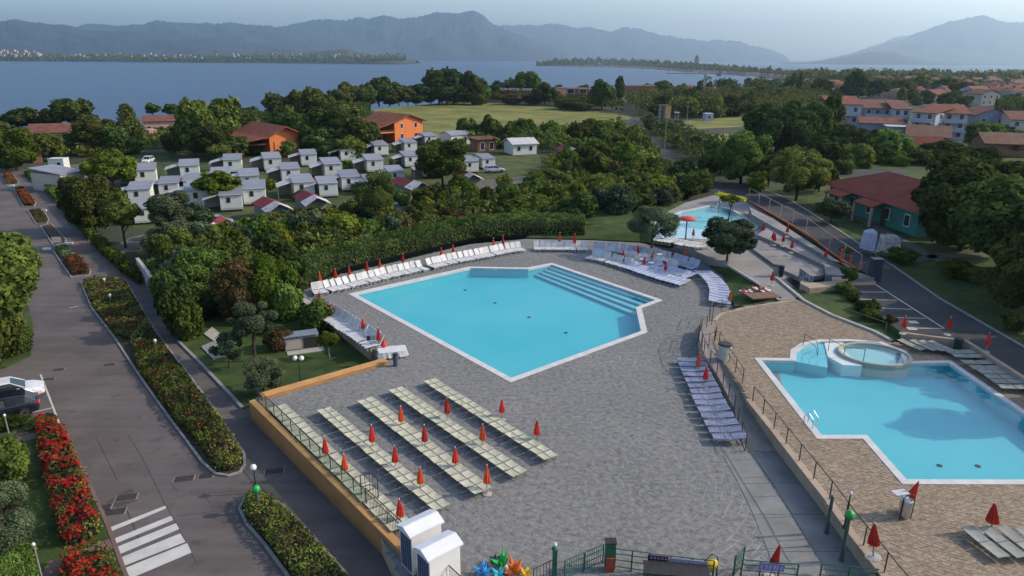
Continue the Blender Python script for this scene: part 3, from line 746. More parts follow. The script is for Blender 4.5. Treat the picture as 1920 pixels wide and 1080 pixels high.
# ------------------------------------------------------------------ pools
M_BASIN = nmat('pool_lining_blue', (0.035, 0.37, 0.435), scale=0.08, col2=(0.085, 0.42, 0.455), rough=0.6)
M_BASINR = nmat('pool_lining_light_blue', (0.06, 0.38, 0.435), scale=0.08, col2=(0.10, 0.42, 0.46), rough=0.6)
M_BASINT = nmat('pool_lining_turquoise', (0.09, 0.40, 0.40), scale=0.12, col2=(0.12, 0.45, 0.45), rough=0.6)
M_WATER = glassmat('pool_water', (0.86, 0.97, 0.99), rough=0.03, bump=0.35, bscale=1.3)
M_WATERW = glassmat('shallow_pool_water', (0.92, 0.98, 0.98), rough=0.02, bump=0.04, bscale=1.6)
def pool(name, label, outer, inner, z, dep, mat, wlev=0.10, cop=None):
    t = thing(name, label, 'swimming pool', (centre(outer).x, centre(outer).y, z))
    off = Vector((-t.location.x, -t.location.y, 0))
    o2 = [p + off for p in ccw([Vector((p.x, p.y, 0)) for p in outer])]; i2 = [p + off for p in inner]
    c = MB().sheet(o2, 0.02, holes=[i2])
    for L, zz, flip in ((o2, -0.06, 0), (i2, -0.2, 1)):
        for i in range(len(L)):
            a, b = L[i], L[(i + 1) % len(L)]
            q = [(a.x, a.y, zz), (b.x, b.y, zz), (b.x, b.y, 0.02), (a.x, a.y, 0.02)]
            c.add(q, [(3, 2, 1, 0) if flip else (0, 1, 2, 3)])
    c.build('coping', cop or M_COPING, t)
    w = MB()
    iw = offset_poly(i2, 0.06)
    for i in range(len(iw)):
        a, b = iw[i], iw[(i + 1) % len(iw)]
        w.add([(a.x, a.y, -dep), (b.x, b.y, -dep), (b.x, b.y, -0.03), (a.x, a.y, -0.03)], [(3, 2, 1, 0)])
    w.sheet(iw, -dep)
    w.build('basin', mat, t)
    MB().sheet(offset_poly(i2, 0.02), -wlev).build('water', M_WATER, t)
    return t, off
main_pool, moff = pool('swimming_pool', 'big many-sided blue pool in the middle of the grey stone terrace', POOL_OUT, POOL_IN, 0, 0.98, M_BASIN)
# entry steps along the far right edge
A0, A1 = P(1035, 496, 0) + moff, P(1236, 562, 0) + moff
B0, B1 = P(1003, 502, 0) + moff, P(1194, 576, 0) + moff
M_STEPE = nmat('pool_step_edge', (0.07, 0.33, 0.42), var=0.1, scale=2, rough=0.7)
for k in range(4):
    f0, f1 = k / 4.0 + 0.03, (k + 1) / 4.0
    zt = -0.22 - 0.18 * k
    q = [A0.lerp(B0, f0), A1.lerp(B1, f0), A1.lerp(B1, f1), A0.lerp(B0, f1)]
    q = offset_poly(q, -0.06)
    s = MB().prism([(p.x, p.y) for p in q], -0.97, zt).build('step', nmat('pool_step_pale', (0.15, 0.46, 0.50), var=0.06, scale=.5, rough=0.6), main_pool)
    e = MB(); a, b = A0.lerp(B0, f1), A1.lerp(B1, f1)
    d = (b - a).normalized(); 
    strip(e, a + d * .3, b - d * .3, 0.10, zt + 0.006)
    e.build('nosing', M_STEPE, s)
for q in [(872, 544), (928, 568), (992, 595), (1061, 624)]:
    p = P(*q, -0.97) + moff
    MB().lathe([(0.16, -0.97), (0.16, -0.93), (0.11, -0.92)], 10, (p.x, p.y, 0)).build('floor_drain', M_IRON, main_pool)
right_pool, roff = pool('swimming_pool', 'blue pool with a round whirlpool on the beige stone terrace', RP_OUT, RP_IN, ZB, 0.95, M_BASINR)
o_ = Vector((0, 0, 0))
for q in [(1762, 872), (1834, 873)]:
    p = P(*q, ZB - .9) + roff
    MB().lathe([(0.15, -0.95), (0.15, -0.91), (0.1, -0.9)], 10, (p.x, p.y, 0)).build('floor_drain', M_IRON, right_pool)
# round entry steps at the corner of the right pool
cst = P(1552, 688, ZB - .1) + roff
pst = [P(x, y, ZB - .1) + roff for x, y in [(1490, 676), (1491, 660), (1505, 650), (1530, 643), (1550, 641)]]
for k in range(4):
    f0 = 1 - k * 0.2; 
    q = [cst] + [cst.lerp(p, f0) for p, _ in resample(pst, 9)]
    MB().prism([(p.x, p.y) for p in q], -0.94, -0.16 - 0.16 * k if k else -0.16).build('step', nmat('pool_step_pale', (0.3, .56, .6)), right_pool) if k == 0 else None
for k in range(1, 4):
    arc = [cst.lerp(p, 1 - k * 0.22) for p, _ in resample(pst, 9)]
    e = MB()
    for a, b in zip(arc, arc[1:]): strip(e, a, b, 0.07, -0.155)
    e.build('nosing', M_STEPE, right_pool)
slope = px_poly([(1545, 640), (1582, 638), (1580, 655), (1600, 672), (1617, 686), (1580, 684), (1552, 668)], ZB - .08)
MB().prism([((p + roff).x, (p + roff).y) for p in slope], -0.94, -0.085).build('white_ledge', nmat('white_pool_ledge', (0.55, 0.60, 0.58), var=.05, scale=1), right_pool)
# whirlpool
wc = P(1640, 659, ZB + .25)
ax = abs(P(1704, 659, ZB + .25).x - P(1576, 659, ZB + .25).x) / 2
ay = abs(P(1640, 637, ZB + .2).y - P(1640, 680, ZB + .2).y) / 2
wp = thing('whirlpool', 'raised oval whirlpool tub at the corner of the right pool', 'whirlpool', (wc.x, wc.y, ZB), -0.12)
ring = []
MB().lathe([(1.0, -1.0), (1.0, 0.09), (0.985, 0.12), (0.91, 0.12), (0.895, 0.09), (0.895, -0.3), (0.6, -0.32)], 40, sx=ax, sy=ay).build('rim', nmat('whirlpool_stone', (0.34, 0.33, 0.27), var=0.1, scale=1, rough=.8), wp, smooth=False)
MB().lathe([(0.88, -0.25), (0.5, -0.27)], 40, sx=ax, sy=ay).build('floor', nmat('whirlpool_lining', (0.30, 0.45, 0.43), var=0.06, scale=1), wp)
MB().sheet([(0.884 * ax * math.cos(a * math.pi / 20), 0.884 * ay * math.sin(a * math.pi / 20)) for a in range(40)], 0.02).build('water', M_WATERW, wp)
upper_pool, uoff = pool('swimming_pool', 'small turquoise pool on the upper terrace behind two olive trees', UPP, UPI, ZB, 0.7, M_BASINT)
q = px_poly([(1228, 419), (1285, 404), (1300, 425), (1360, 432), (1375, 447), (1240, 445)], ZB)
q = [p for p in q]
sh = [Vector((p.x, p.y, 0)) + uoff for p in q]
MB().prism([(p.x, p.y) for p in sh], -0.69, -0.2).build('shallow_floor', nmat('pale_pool_floor', (0.42, 0.55, 0.58), var=.06, scale=.6), upper_pool)

# ------------------------------------------------------------------ air
hz = MB().box((0, 9700, 496), (40000, 22000, 1010)).build('haze', bpy.data.materials.new('haze_air'))
hm = hz.data.materials[0]; hm.use_nodes = True
hn = hm.node_tree.nodes; hn.remove(hn['Principled BSDF'])
pv = hn.new('ShaderNodeVolumePrincipled')
pv.inputs['Color'].default_value = (0.60, 0.81, 1.0, 1); pv.inputs['Density'].default_value = 0.95e-4; pv.inputs['Anisotropy'].default_value = 0.55
pv.inputs['Density Attribute'].default_value = ''
hm.node_tree.links.new(pv.outputs[0], hn['Material Output'].inputs['Volume'])
tag(hz, kind='stuff')

# ================================================================== PLANTS
def leaves(name, pts, nrm, size, mats, rg, flat=0.75, mi=None):
    """Kite-shaped leaves at the points, facing roughly along the normals."""
    n = len(pts)
    nr = nrm + rg.normal(0, flat, (n, 3)); nr /= np.linalg.norm(nr, axis=1)[:, None] + 1e-9
    a = rg.normal(0, 1, (n, 3)); u = np.cross(nr, a); u /= np.linalg.norm(u, axis=1)[:, None] + 1e-9
    v = np.cross(nr, u)
    s = (size * rg.uniform(0.65, 1.3, n))[:, None]
    V = np.stack([pts - u * s * .6, pts + v * s * .36 + u * s * .05, pts + u * s * .6, pts - v * s * .36 + u * s * .05], 1).reshape(-1, 3)
    me = bpy.data.meshes.new(name)
    me.vertices.add(4 * n); me.vertices.foreach_set('co', V.astype(np.float32).ravel())
    me.loops.add(4 * n); me.loops.foreach_set('vertex_index', np.arange(4 * n, dtype=np.int32))
    me.polygons.add(n); me.polygons.foreach_set('loop_start', np.arange(0, 4 * n, 4, dtype=np.int32))
    me.polygons.foreach_set('loop_total', np.full(n, 4, dtype=np.int32))
    for m in (mats if isinstance(mats, list) else [mats]): me.materials.append(m)
    if mi is not None: me.polygons.foreach_set('material_index', mi.astype(np.int32))
    me.update(calc_edges=True)
    return me
def unit(rg, n):
    d = rg.normal(0, 1, (n, 3)); return d / (np.linalg.norm(d, axis=1)[:, None] + 1e-9)
def crown_mesh(shape, N, seed):
    rg = np.random.default_rng(seed)
    lobes = []
    if shape in ('round', 'open', 'shrub', 'umbrella'):
        nl = {'round': 38, 'open': 24, 'shrub': 26, 'umbrella': 24}[shape]
        for d in unit(rg, nl):
            if shape in ('shrub',) and d[2] < -0.15: d[2] *= -0.5
            if shape == 'umbrella': d[2] = abs(d[2]) * .6
            k = rg.uniform(.45, .86)
            lobes.append((d * k, rg.uniform(.12, .36) * (1.35 - k * .55)))
        if shape == 'round': lobes.append((np.zeros(3), .58))
        if shape == 'shrub': lobes += [(np.array([0, 0, -.35]), .7), (np.array([0.2, .1, -.1]), .5)]
    elif shape == 'cone':
        for i in range(26):
            z = rg.uniform(-1, .9); r = (1 - (z + 1) / 2) ** .75 * .72 + .05
            t = rg.uniform(0, 6.283); lobes.append((np.array([r * .7 * math.cos(t), r * .7 * math.sin(t), z]), .12 + r * .42))
    elif shape == 'column':
        for i in range(26):
            z = rg.uniform(-1, 1); r = .75 * math.sqrt(max(0.02, 1 - abs(z) ** 3)) * (1 - .25 * (z > 0) * z)
            t = rg.uniform(0, 6.283); lobes.append((np.array([r * .5 * math.cos(t), r * .5 * math.sin(t), z * .93]), .14 + r * .4))
    C = np.array([c for c, r in lobes]); R = np.array([r for c, r in lobes])
    w = R ** 2 / (R ** 2).sum()
    M = int(N * 2.6)
    k = rg.choice(len(R), M, p=w)
    d = unit(rg, M)
    p = C[k] + d * (R[k] * rg.uniform(.70, 1.16, M))[:, None]
    dist = np.linalg.norm(p[:, None, :] - C[None], axis=2) / R[None]
    dist[np.arange(M), k] = 9
    keep = dist.min(1) > 0.78
    if shape == 'shrub': keep &= p[:, 2] > -1.0
    p, d = p[keep][:N], d[keep][:N]
    n = len(p); ins = int(n * .1)
    j = rg.choice(len(R), ins, p=w)
    p = np.vstack([p, C[j] + unit(rg, ins) * (R[j] * .6)[:, None]]); d = np.vstack([d, unit(rg, ins)])
    nr = d * .7 + p / (np.linalg.norm(p, axis=1)[:, None] + .2) * .5 + np.array([0, 0, .25])
    area = {'round': 15, 'open': 10, 'shrub': 11, 'umbrella': 10, 'cone': 7, 'column': 8}[shape]
    s = math.sqrt({'open': 2.0}.get(shape, 3.3) * area / N / .432)
    return leaves(shape + '_crown', p, nr, np.full(len(p), s), LEAF['m'], rg)
LODS = {'far': 800, 'mid': 3200, 'near': 13000}
CROWNS = {}
def crown(shape, lod, var):
    k = (shape, lod, var)
    if k not in CROWNS: CROWNS[k] = crown_mesh(shape, LODS[lod], hash_(shape) + var * 17 + len(lod))
    return CROWNS[k]
def hash_(s): return sum(ord(c) * (i + 3) for i, c in enumerate(s))
TRUNKS = {}
def trunk_mesh(var, mat):
    k = (var, mat.name)
    if k in TRUNKS: return TRUNKS[k]
    rg = random.Random(var * 31 + 5)
    mb = MB()
    lean = (rg.uniform(-.12, .12), rg.uniform(-.12, .12))
    mb.tube([(0, 0, -.02), (lean[0] * .3, lean[1] * .3, .3), (lean[0] * .7, lean[1] * .7, .6), (lean[0], lean[1], 1)], [.085, .06, .045, .02], 7)
    for q in range(6):
        z = rg.uniform(.3, .7); a = rg.uniform(0, 6.28); r = rg.uniform(.3, .55)
        b = Vector((lean[0] * z, lean[1] * z, z))
        mb.tube([b, b + Vector((math.cos(a) * r * .5, math.sin(a) * r * .5, .14)), b + Vector((math.cos(a) * r, math.sin(a) * r, .30 * rg.uniform(.6, 1.2)))], [.034, .022, .008], 5)
    TRUNKS[k] = mb.mesh('trunk', mat)
    return TRUNKS[k]
LOD_COUNT = [0]
def plant(name, cat, base, h, r, tone, shape='round', clear=0.25, label=None, group=None, lod=None, var=None, bark=None, ry=None, blossom=None):
    """One tree or shrub: an Empty at its foot with trunk and crown."""
    px = 2 * r / mpp(base)
    lod = lod or ('near' if px > 92 else 'mid' if px > 36 else 'far')
    var = rnd.randrange(4) if var is None else var
    t = thing(name, label, cat, base, rnd.uniform(0, 6.28), group)
    hc = h * (1 - clear)
    c = obj('crown', crown(shape, lod, var), t, (0, 0, h - hc / 2))
    c.scale = (r, ry or r, hc / 2)
    c.material_slots[0].link = 'OBJECT'; c.material_slots[0].material = LEAF[tone]
    if clear > 0.02:
        k = obj('trunk', trunk_mesh(var, bark or BARK), t)
        k.scale = (min(r * .9, h * .35), min(r * .9, h * .35), h * .8)
    if blossom:
        b = obj('blossom', crown(shape, 'far', (var + 1) % 4), t, (0, 0, h - hc / 2))
        b.scale = (r * 1.02, r * 1.02, hc / 2 * 1.02)
        b.material_slots[0].link = 'OBJECT'; b.material_slots[0].material = LEAF[blossom]
    return t
TONE = {'d': 'dark green', 'm': 'mid green', 'l': 'bright green', 'o': 'silvery olive green', 'y': 'yellow green', 'b': 'brownish', 'r': 'pinkish red', 'c': 'clipped green'}
SHAPE = {'round': 'round', 'open': 'loose airy', 'cone': 'pointed', 'column': 'narrow upright', 'shrub': 'bushy', 'umbrella': 'flat topped'}
def ptree(px, by, ty, w, tone, shape='round', clear=.1, z=ZR, label=None, group=None, bark=None, name=None, lod=None, blossom=None):
    b = P(px, by, z)
    h = max(.6, height_at(b, ty)); r = w / 2 * mpp(b) * 1.1
    nm = name or {'cone': 'conifer_tree', 'column': 'cypress_tree', 'shrub': 'shrub'}.get(shape, 'tree')
    return plant(nm, 'shrub' if nm == 'shrub' else 'tree', b, h, r, tone, shape, clear, label, group, lod=lod, bark=bark, blossom=blossom)
def series(lst, where, group, **kw):
    """A run of trees or shrubs, each told apart by look and by its place along the run."""
    made = []
    for e in lst:
        made.append((e, ptree(*e, group=group, **kw)))
    made.sort(key=lambda m: m[0][0])
    cnt = {}
    for e, o in made:
        d = '%s %s %s' % (TONE[e[4]], SHAPE[e[5] if len(e) > 5 else 'round'], o['category'])
        cnt.setdefault(d, []).append(o)
    for d, os in cnt.items():
        for i, o in enumerate(os):
            o['label'] = ('%s %s' % (d, where)) if len(os) == 1 else ('%s %s, %s from left' % (d, where, ordn(i)))
    return [o for e, o in made]

# --- trees along the lake shore and behind the camp
series([(42, 246, 200, 62, 'd'), (96, 246, 205, 46, 'd'), (148, 250, 179, 74, 'd'), (246, 270, 193, 60, 'd', 'cone'), (5, 262, 225, 50, 'd'), (215, 262, 232, 40, 'd', 'shrub', .05)], 'on the lake shore at far left', 'lake shore trees')
series([(289, 227, 194, 27, 'm'), (322, 228, 195, 29, 'm')], 'with bare stem standing against the lake', 'lollipop trees at the shore', clear=.42, bark=BARK_PALE)
series([(32, 320, 236, 84, 'l'), (100, 302, 243, 48, 'm'), (178, 288, 213, 86, 'd'), (140, 290, 250, 46, 'd'), (215, 290, 236, 54, 'd'), (250, 288, 255, 40, 'd', 'shrub', .05), (60, 300, 262, 40, 'd'), (-15, 300, 240, 60, 'm')], 'around the low houses at far left', 'trees round the low houses')
series([(366, 292, 186, 76, 'm'), (426, 278, 184, 74, 'm'), (398, 296, 226, 88, 'd'), (470, 258, 201, 60, 'd'), (330, 286, 240, 52, 'd', 'shrub', .05), (440, 296, 245, 60, 'd', 'shrub', .05), (415, 302, 262, 44, 'm', 'shrub', .05)], 'left of the orange house with broad roof', 'trees left of the orange house')
series([(522, 232, 175, 50, 'd'), (560, 232, 170, 58, 'd'), (597, 240, 160, 60, 'd'), (575, 276, 204, 90, 'd'), (630, 284, 194, 92, 'd'), (672, 288, 214, 74, 'd'), (692, 284, 232, 50, 'd'), (612, 290, 236, 70, 'd'), (585, 288, 238, 52, 'm'), (650, 246, 186, 70, 'd'), (620, 300, 258, 44, 'd', 'shrub', .05), (660, 300, 252, 56, 'm', 'shrub', .05), (540, 262, 200, 60, 'd'), (500, 240, 206, 50, 'd')], 'in the grove of the orange houses', 'grove between the orange houses')
series([(541, 296, 262, 30, 'm', 'open', .2), (478, 290, 262, 40, 'd', 'shrub', .05), (523, 296, 280, 18, 'm', 'shrub', .05)], 'at the wall of the left orange house', 'plants at the orange house')
series([(655, 202, 156, 48, 'd'), (688, 202, 160, 42, 'd'), (711, 199, 142, 64, 'd'), (748, 198, 156, 50, 'd'), (780, 197, 154, 62, 'd'), (823, 196, 131, 58, 'd'), (850, 196, 129, 60, 'd'), (886, 196, 136, 54, 'd'), (838, 196, 150, 70, 'd'), (808, 197, 158, 40, 'd'), (905, 196, 158, 30, 'm'), (730, 200, 168, 40, 'd'), (765, 198, 165, 40, 'd'), (632, 210, 165, 50, 'd'), (870, 196, 160, 60, 'd'), (898, 197, 172, 40, 'y', 'shrub', .05)], 'along the far edge of the golden field', 'tree line beyond the field')
series([(940, 184, 150, 40, 'o', 'open'), (958, 182, 144, 22, 'm', 'open'), (972, 182, 146, 22, 'd', 'open'), (990, 184, 129, 46, 'l'), (1021, 198, 152, 42, 'd'), (1045, 180, 158, 20, 'm'), (1095, 178, 157, 22, 'm'), (1128, 206, 151, 52, 'd'), (1161, 186, 144, 22, 'd', 'column', .1), (1244, 176, 152, 40, 'd'), (1215, 172, 155, 16, 'd'), (925, 190, 156, 30, 'd', 'open'), (1000, 196, 172, 40, 'b', 'shrub', .05), (960, 196, 176, 44, 'b', 'shrub', .05), (1060, 205, 182, 50, 'd', 'shrub', .05), (1090, 208, 188, 44, 'd', 'shrub', .05)], 'around the long red building by the lake', 'trees round the red building')

def scatter(poly, n, hts, tones, shapes, where, group, z=ZR, clear=-.12, wid=(0.9, 1.3), seed=1, minsep=0.55, name=None, sep_px=0):
    """Single plants spread at random over an area given in photo pixels."""
    rg = random.Random(seed)
    xs, ys = [p[0] for p in poly], [p[1] for p in poly]
    pts, out, tries = [], [], 0
    while len(pts) < n and tries < n * 60:
        tries += 1
        x, y = rg.uniform(min(xs), max(xs)), rg.uniform(min(ys), max(ys))
        if not inside((x, y), poly): continue
        b = P(x, y, z)
        h = rg.uniform(*hts)
        r = h * rg.uniform(*wid) / 2
        if any((b - q).length < minsep * (r + s) for q, s in pts): continue
        pts.append((b, r))
        tone = rg.choice(tones); shape = rg.choice(shapes)
        nm = name or {'cone': 'conifer_tree', 'column': 'cypress_tree', 'shrub': 'shrub'}.get(shape, 'tree')
        o = plant(nm, 'shrub' if nm == 'shrub' else 'tree', b, h, r, tone, shape, -.1 if shape == 'shrub' else clear, None, group)
        out.append((x, tone, shape, h, o))
    out.sort(key=lambda t: t[0])
    cnt = {}
    hm = sum(t[3] for t in out) / max(1, len(out))
    for x, tone, shape, h, o in out:
        d = '%s%s %s %s' % ('tall ' if h > hm * 1.12 else 'low ' if h < hm * .88 else '', TONE[tone], SHAPE[shape], o['category'])
        cnt.setdefault(d, []).append(o)
    for d, os in cnt.items():
        for i, o in enumerate(os): o['label'] = '%s %s' % (d, where) + ('' if len(os) == 1 else ', %s from left' % ordn(i))
    return out
# thickets
scatter([(870, 262), (930, 250), (1010, 262), (1060, 262), (1110, 255), (1190, 268), (1230, 300), (1180, 300), (1090, 282), (1000, 282), (900, 276)], 26, (4, 7.5), 'dmmdl', ['round', 'round', 'shrub', 'open'], 'in the thicket behind the camp', 'thicket behind the camp', seed=2)
scatter([(1180, 190), (1290, 186), (1420, 182), (1500, 178), (1540, 192), (1440, 214), (1300, 222), (1200, 214)], 34, (5, 9.5), 'dddm', ['round', 'round', 'open'], 'in the dark wood beyond the tower', 'dark wood beyond the tower', seed=3, minsep=.4)
scatter([(1195, 222), (1240, 232), (1330, 268), (1420, 300), (1440, 322), (1370, 320), (1290, 290), (1220, 250)], 26, (2.4, 4.6), 'mldmo', ['round', 'shrub', 'open'], 'along the lane right of the field', 'trees along the lane', seed=4)
scatter([(1020, 322), (1120, 312), (1240, 335), (1330, 362), (1280, 382), (1240, 402), (1130, 412), (980, 400), (880, 404), (760, 418), (700, 436), (700, 420), (860, 394), (920, 374), (990, 362)], 72, (1.9, 4.3), 'mdlmmoyb', ['round', 'shrub', 'open', 'round', 'shrub'], 'in the belt behind the pool', 'green belt behind the big pool', seed=5, minsep=.5)
scatter([(690, 425), (820, 412), (980, 400), (1100, 415), (1090, 430), (990, 426), (860, 438), (740, 452), (620, 470), (560, 480), (560, 455)], 30, (2.0, 3.4), 'mmobyd', ['shrub', 'shrub', 'open'], 'just above the clipped pool hedge', 'shrubs above the pool hedge', seed=6)
scatter([(330, 470), (480, 442), (600, 425), (690, 412), (650, 450), (560, 480), (440, 500), (340, 540), (300, 520)], 34, (2.6, 4.8), 'dmmoly', ['shrub', 'round', 'open'], 'in the thicket left of the pool', 'thicket left of the pool', seed=7, minsep=.5)
scatter([(330, 530), (440, 505), (555, 495), (560, 560), (470, 592), (370, 596), (325, 575)], 17, (3.0, 4.6), 'ddmdm', ['shrub', 'shrub', 'round'], 'in the dense hedge above the lawn', 'dense hedge above the lawn', seed=8, minsep=.45)
series([(515, 592, 470, 96, 'l', 'shrub', .02), (455, 600, 486, 92, 'b', 'shrub', .02), (395, 560, 446, 100, 'm', 'shrub', .02), (352, 560, 455, 70, 'o', 'shrub', .02), (345, 625, 505, 76, 'd', 'shrub', .02), (430, 560, 470, 60, 'y', 'shrub', .02), (540, 600, 520, 60, 'm', 'shrub', .02), (330, 590, 480, 60, 'd', 'shrub', .02)], 'at the lawn edge', 'big shrubs at the lawn edge')
series([(1190, 345, 300, 60, 'm'), (1240, 395, 325, 64, 'l', 'open'), (1290, 372, 330, 60, 'd'), (1190, 400, 345, 80, 'm'), (1130, 318, 275, 60, 'd'), (1030, 345, 312, 50, 'm'), (1085, 430, 365, 80, 'd'), (1000, 372, 330, 56, 'd'), (960, 408, 362, 66, 'm'), (1280, 345, 300, 56, 'd')], 'above the upper pool', 'tall trees between camp and upper pool')
ptree(872, 428, 392, 44, 'r', 'shrub', .02, label='pinkish red flowering shrub above the clipped pool hedge', lod='mid')
ptree(750, 440, 414, 38, 'y', 'shrub', .02, label='yellow green shrub just above the pool hedge, left of the pink one')
ptree(668, 452, 428, 50, 'b', 'shrub', .02, label='brownish red leaved shrub above the pool hedge')
def undergrowth(name, poly_px, h, tones, dens, leaf, seed, z=ZR):
    rg = np.random.default_rng(seed)
    xs, ys = [q[0] for q in poly_px], [q[1] for q in poly_px]
    W = [P(x, y, z) for x, y in poly_px]; W2 = [(q.x, q.y) for q in W]
    A = abs(area2(W)) / 2
    x0, x1, y0, y1 = min(q[0] for q in W2), max(q[0] for q in W2), min(q[1] for q in W2), max(q[1] for q in W2)
    pts, nr, tv = [], [], []
    n = int(A * dens); k = 0
    while len(pts) < n and k < n * 12:
        k += 1
        x, y = rg.uniform(x0, x1), rg.uniform(y0, y1)
        if not inside((x, y), W2): continue
        f = noise.noise(Vector((x * .16, y * .16, seed))) + .6 * noise.noise(Vector((x * .55, y * .55, seed)))
        if f < -.28: continue
        hh = h * max(.15, .75 + .9 * f)
        pts.append((x, y, z + hh * (1 - abs(rg.normal(0, .22))))); tv.append(f * .5 + rg.normal(0, .3))
        e = .35
        nr.append((-(noise.noise(Vector(((x + e) * .4, y * .4, seed))) - noise.noise(Vector(((x - e) * .4, y * .4, seed)))) * 3, -.25, .8))
    mi = np.clip(((np.array(tv) + .6) / 1.2 * len(tones)).astype(int), 0, len(tones) - 1)
    return tag(obj(name, leaves(name, np.array(pts), np.array(nr), np.full(len(pts), leaf), [LEAF[q] for q in tones], rg, mi=mi)), kind='stuff')
undergrowth('undergrowth', [(690, 440), (760, 420), (880, 408), (960, 385), (1010, 350), (1020, 318), (1100, 300), (1200, 305), (1330, 355), (1280, 382), (1240, 400), (1180, 410), (1100, 418), (985, 421), (880, 430), (760, 456), (650, 482), (575, 505), (570, 470), (640, 440)], 2.6, 'dmbmmy', 7, .55, 1)
undergrowth('undergrowth', [(255, 505), (330, 460), (480, 436), (600, 420), (640, 450), (570, 500), (556, 556), (470, 590), (350, 604), (310, 580), (280, 540)], 2.0, 'dmdoy', 10, .45, 2)
undergrowth('undergrowth', [(1170, 192), (1290, 184), (1420, 180), (1530, 172), (1560, 190), (1450, 216), (1300, 224), (1195, 216)], 6.0, 'ddmb', 2.4, 1.0, 3)
undergrowth('undergrowth', [(455, 240), (520, 225), (640, 205), (695, 205), (700, 290), (600, 300), (565, 285), (470, 250)], 3.0, 'ddmd', 4.5, .7, 4)
undergrowth('undergrowth', [(640, 205), (700, 199), (915, 193), (1000, 194), (1100, 206), (1170, 214), (1165, 206), (1100, 196), (1000, 186), (915, 186), (700, 193)], 4.5, 'dddm', 3.0, .9, 5)
undergrowth('undergrowth', [(870, 266), (1000, 256), (1110, 252), (1190, 262), (1240, 300), (1200, 306), (1090, 288), (1000, 288), (890, 282)], 3.4, 'dmmd', 5, .7, 6)
undergrowth('undergrowth', [(1195, 224), (1290, 250), (1430, 300), (1560, 270), (1700, 268), (1700, 300), (1560, 315), (1440, 330), (1330, 330), (1270, 290), (1225, 255)], 2.6, 'dmdo', 4, .7, 7)
undergrowth('undergrowth', [(-120, 285), (0, 255), (250, 246), (440, 244), (450, 262), (330, 275), (250, 292), (60, 305), (-120, 330)], 2.2, 'dmd', 3.5, .7, 8)
scatter([(640, 408), (700, 392), (780, 382), (870, 362), (950, 350), (960, 366), (880, 384), (790, 400), (700, 414), (650, 424)], 20, (1.8, 3.6), 'mdlymo', ['round', 'shrub', 'open'], 'in front of the red tent cabins', 'bushes in front of the tents', seed=41)
scatter([(1112, 296), (1200, 292), (1250, 320), (1200, 345), (1115, 340), (1020, 345), (960, 345), (960, 330), (1100, 326)], 16, (3.6, 6.4), 'ldmlmd', ['round', 'round', 'open'], 'above the green belt', 'tall bushes above the belt', seed=42, minsep=.5)
scatter([(1050, 408), (1130, 402), (1210, 398), (1270, 378), (1230, 372), (1120, 385)], 14, (1.8, 4.2), 'odmoy', ['round', 'shrub', 'open'], 'on the bank beside the upper pool', 'bushes beside the upper pool', seed=43, z=.8)
# single trees of the camp
ptree(213, 352, 272, 84, 'l', label='bright green tree beside the white camp wall', clear=.1)
ptree(178, 436, 318, 96, 'd', label='large dark tree at the camp hedge beside the road', clear=.1)
ptree(236, 464, 364, 62, 'm', label='mid green tree with a bare leaning trunk beside the camp track', clear=.4)
ptree(322, 462, 358, 84, 'o', 'round', label='silvery tree with forked trunk by the camp track, left one', clear=.42)
ptree(372, 446, 384, 62, 'o', 'round', label='smaller silvery tree beside the forked one at the camp track', clear=.3)
ptree(412, 388, 316, 76, 'l', label='bright green round tree among the white cabins', clear=.25)
ptree(830, 350, 256, 100, 'm', label='big leafy tree standing over the white cabins', clear=.22)
ptree(706, 424, 318, 84, 'd', 'open', label='dark spreading tree right of the front cabins', clear=.3)
ptree(500, 452, 398, 66, 'o', 'open', label='grey green young tree beside the parked car in camp')
ptree(560, 430, 388, 60, 'd', 'round', label='dark conical bush beside the red canvas roof', clear=.05)
ptree(612, 436, 384, 56, 'y', 'round', label='yellow green tree right of the white canvas awning', clear=.1)
ptree(478, 470, 420, 44, 'o', 'open', label='thin grey tree behind the hedge in front of the camp')
scatter([(250, 352), (420, 330), (600, 320), (760, 296), (860, 300), (860, 345), (760, 372), (600, 385), (450, 395), (270, 395)], 26, (1.0, 2.2), 'momly', ['shrub'], 'on the grass between the cabins', 'low shrubs among the cabins', seed=12, wid=(1.0, 1.6))
# right side
series([(1452, 300, 178, 112, 'd'), (1420, 285, 196, 70, 'd'), (1505, 285, 186, 84, 'd'), (1388, 345, 240, 96, 'm'), (1490, 358, 274, 86, 'm'), (1350, 330, 262, 62, 'd'), (1330, 330, 285, 44, 'l'), (1545, 282, 178, 50, 'm'), (1420, 325, 268, 50, 'd')], 'in the tall group right of the lane', 'tall trees right of the lane')
series([(1575, 312, 232, 94, 'd'), (1622, 318, 236, 100, 'd'), (1665, 325, 244, 80, 'm'), (1545, 318, 250, 60, 'd'), (1600, 330, 262, 60, 'm'), (1640, 328, 272, 50, 'l')], 'below the white terraced houses', 'trees below the terraced houses')
series([(1835, 284, 228, 74, 'm'), (1882, 262, 234, 46, 'm'), (1905, 262, 245, 30, 'd'), (1790, 330, 262, 120, 'd'), (1720, 330, 278, 60, 'd'), (1885, 310, 262, 80, 'd')], 'beside the brown roofs at far right', 'trees beside the brown roofs')
series([(1492, 376, 272, 96, 'm'), (1440, 350, 288, 60, 'd'), (1535, 360, 300, 56, 'd'), (1418, 360, 318, 40, 'l', 'shrub', .02)], 'beside the street left of the teal house', 'trees left of the teal house', z=ZP)
big = [(1800, 470, 282, 210, 'd', 'round', .1), (1895, 520, 322, 210, 'd', 'round', .1), (1870, 430, 290, 150, 'd', 'round', .1), (1925, 590, 430, 150, 'd', 'round', .08)]
series(big, 'over the teal house', 'huge dark trees at the right edge', z=ZP)
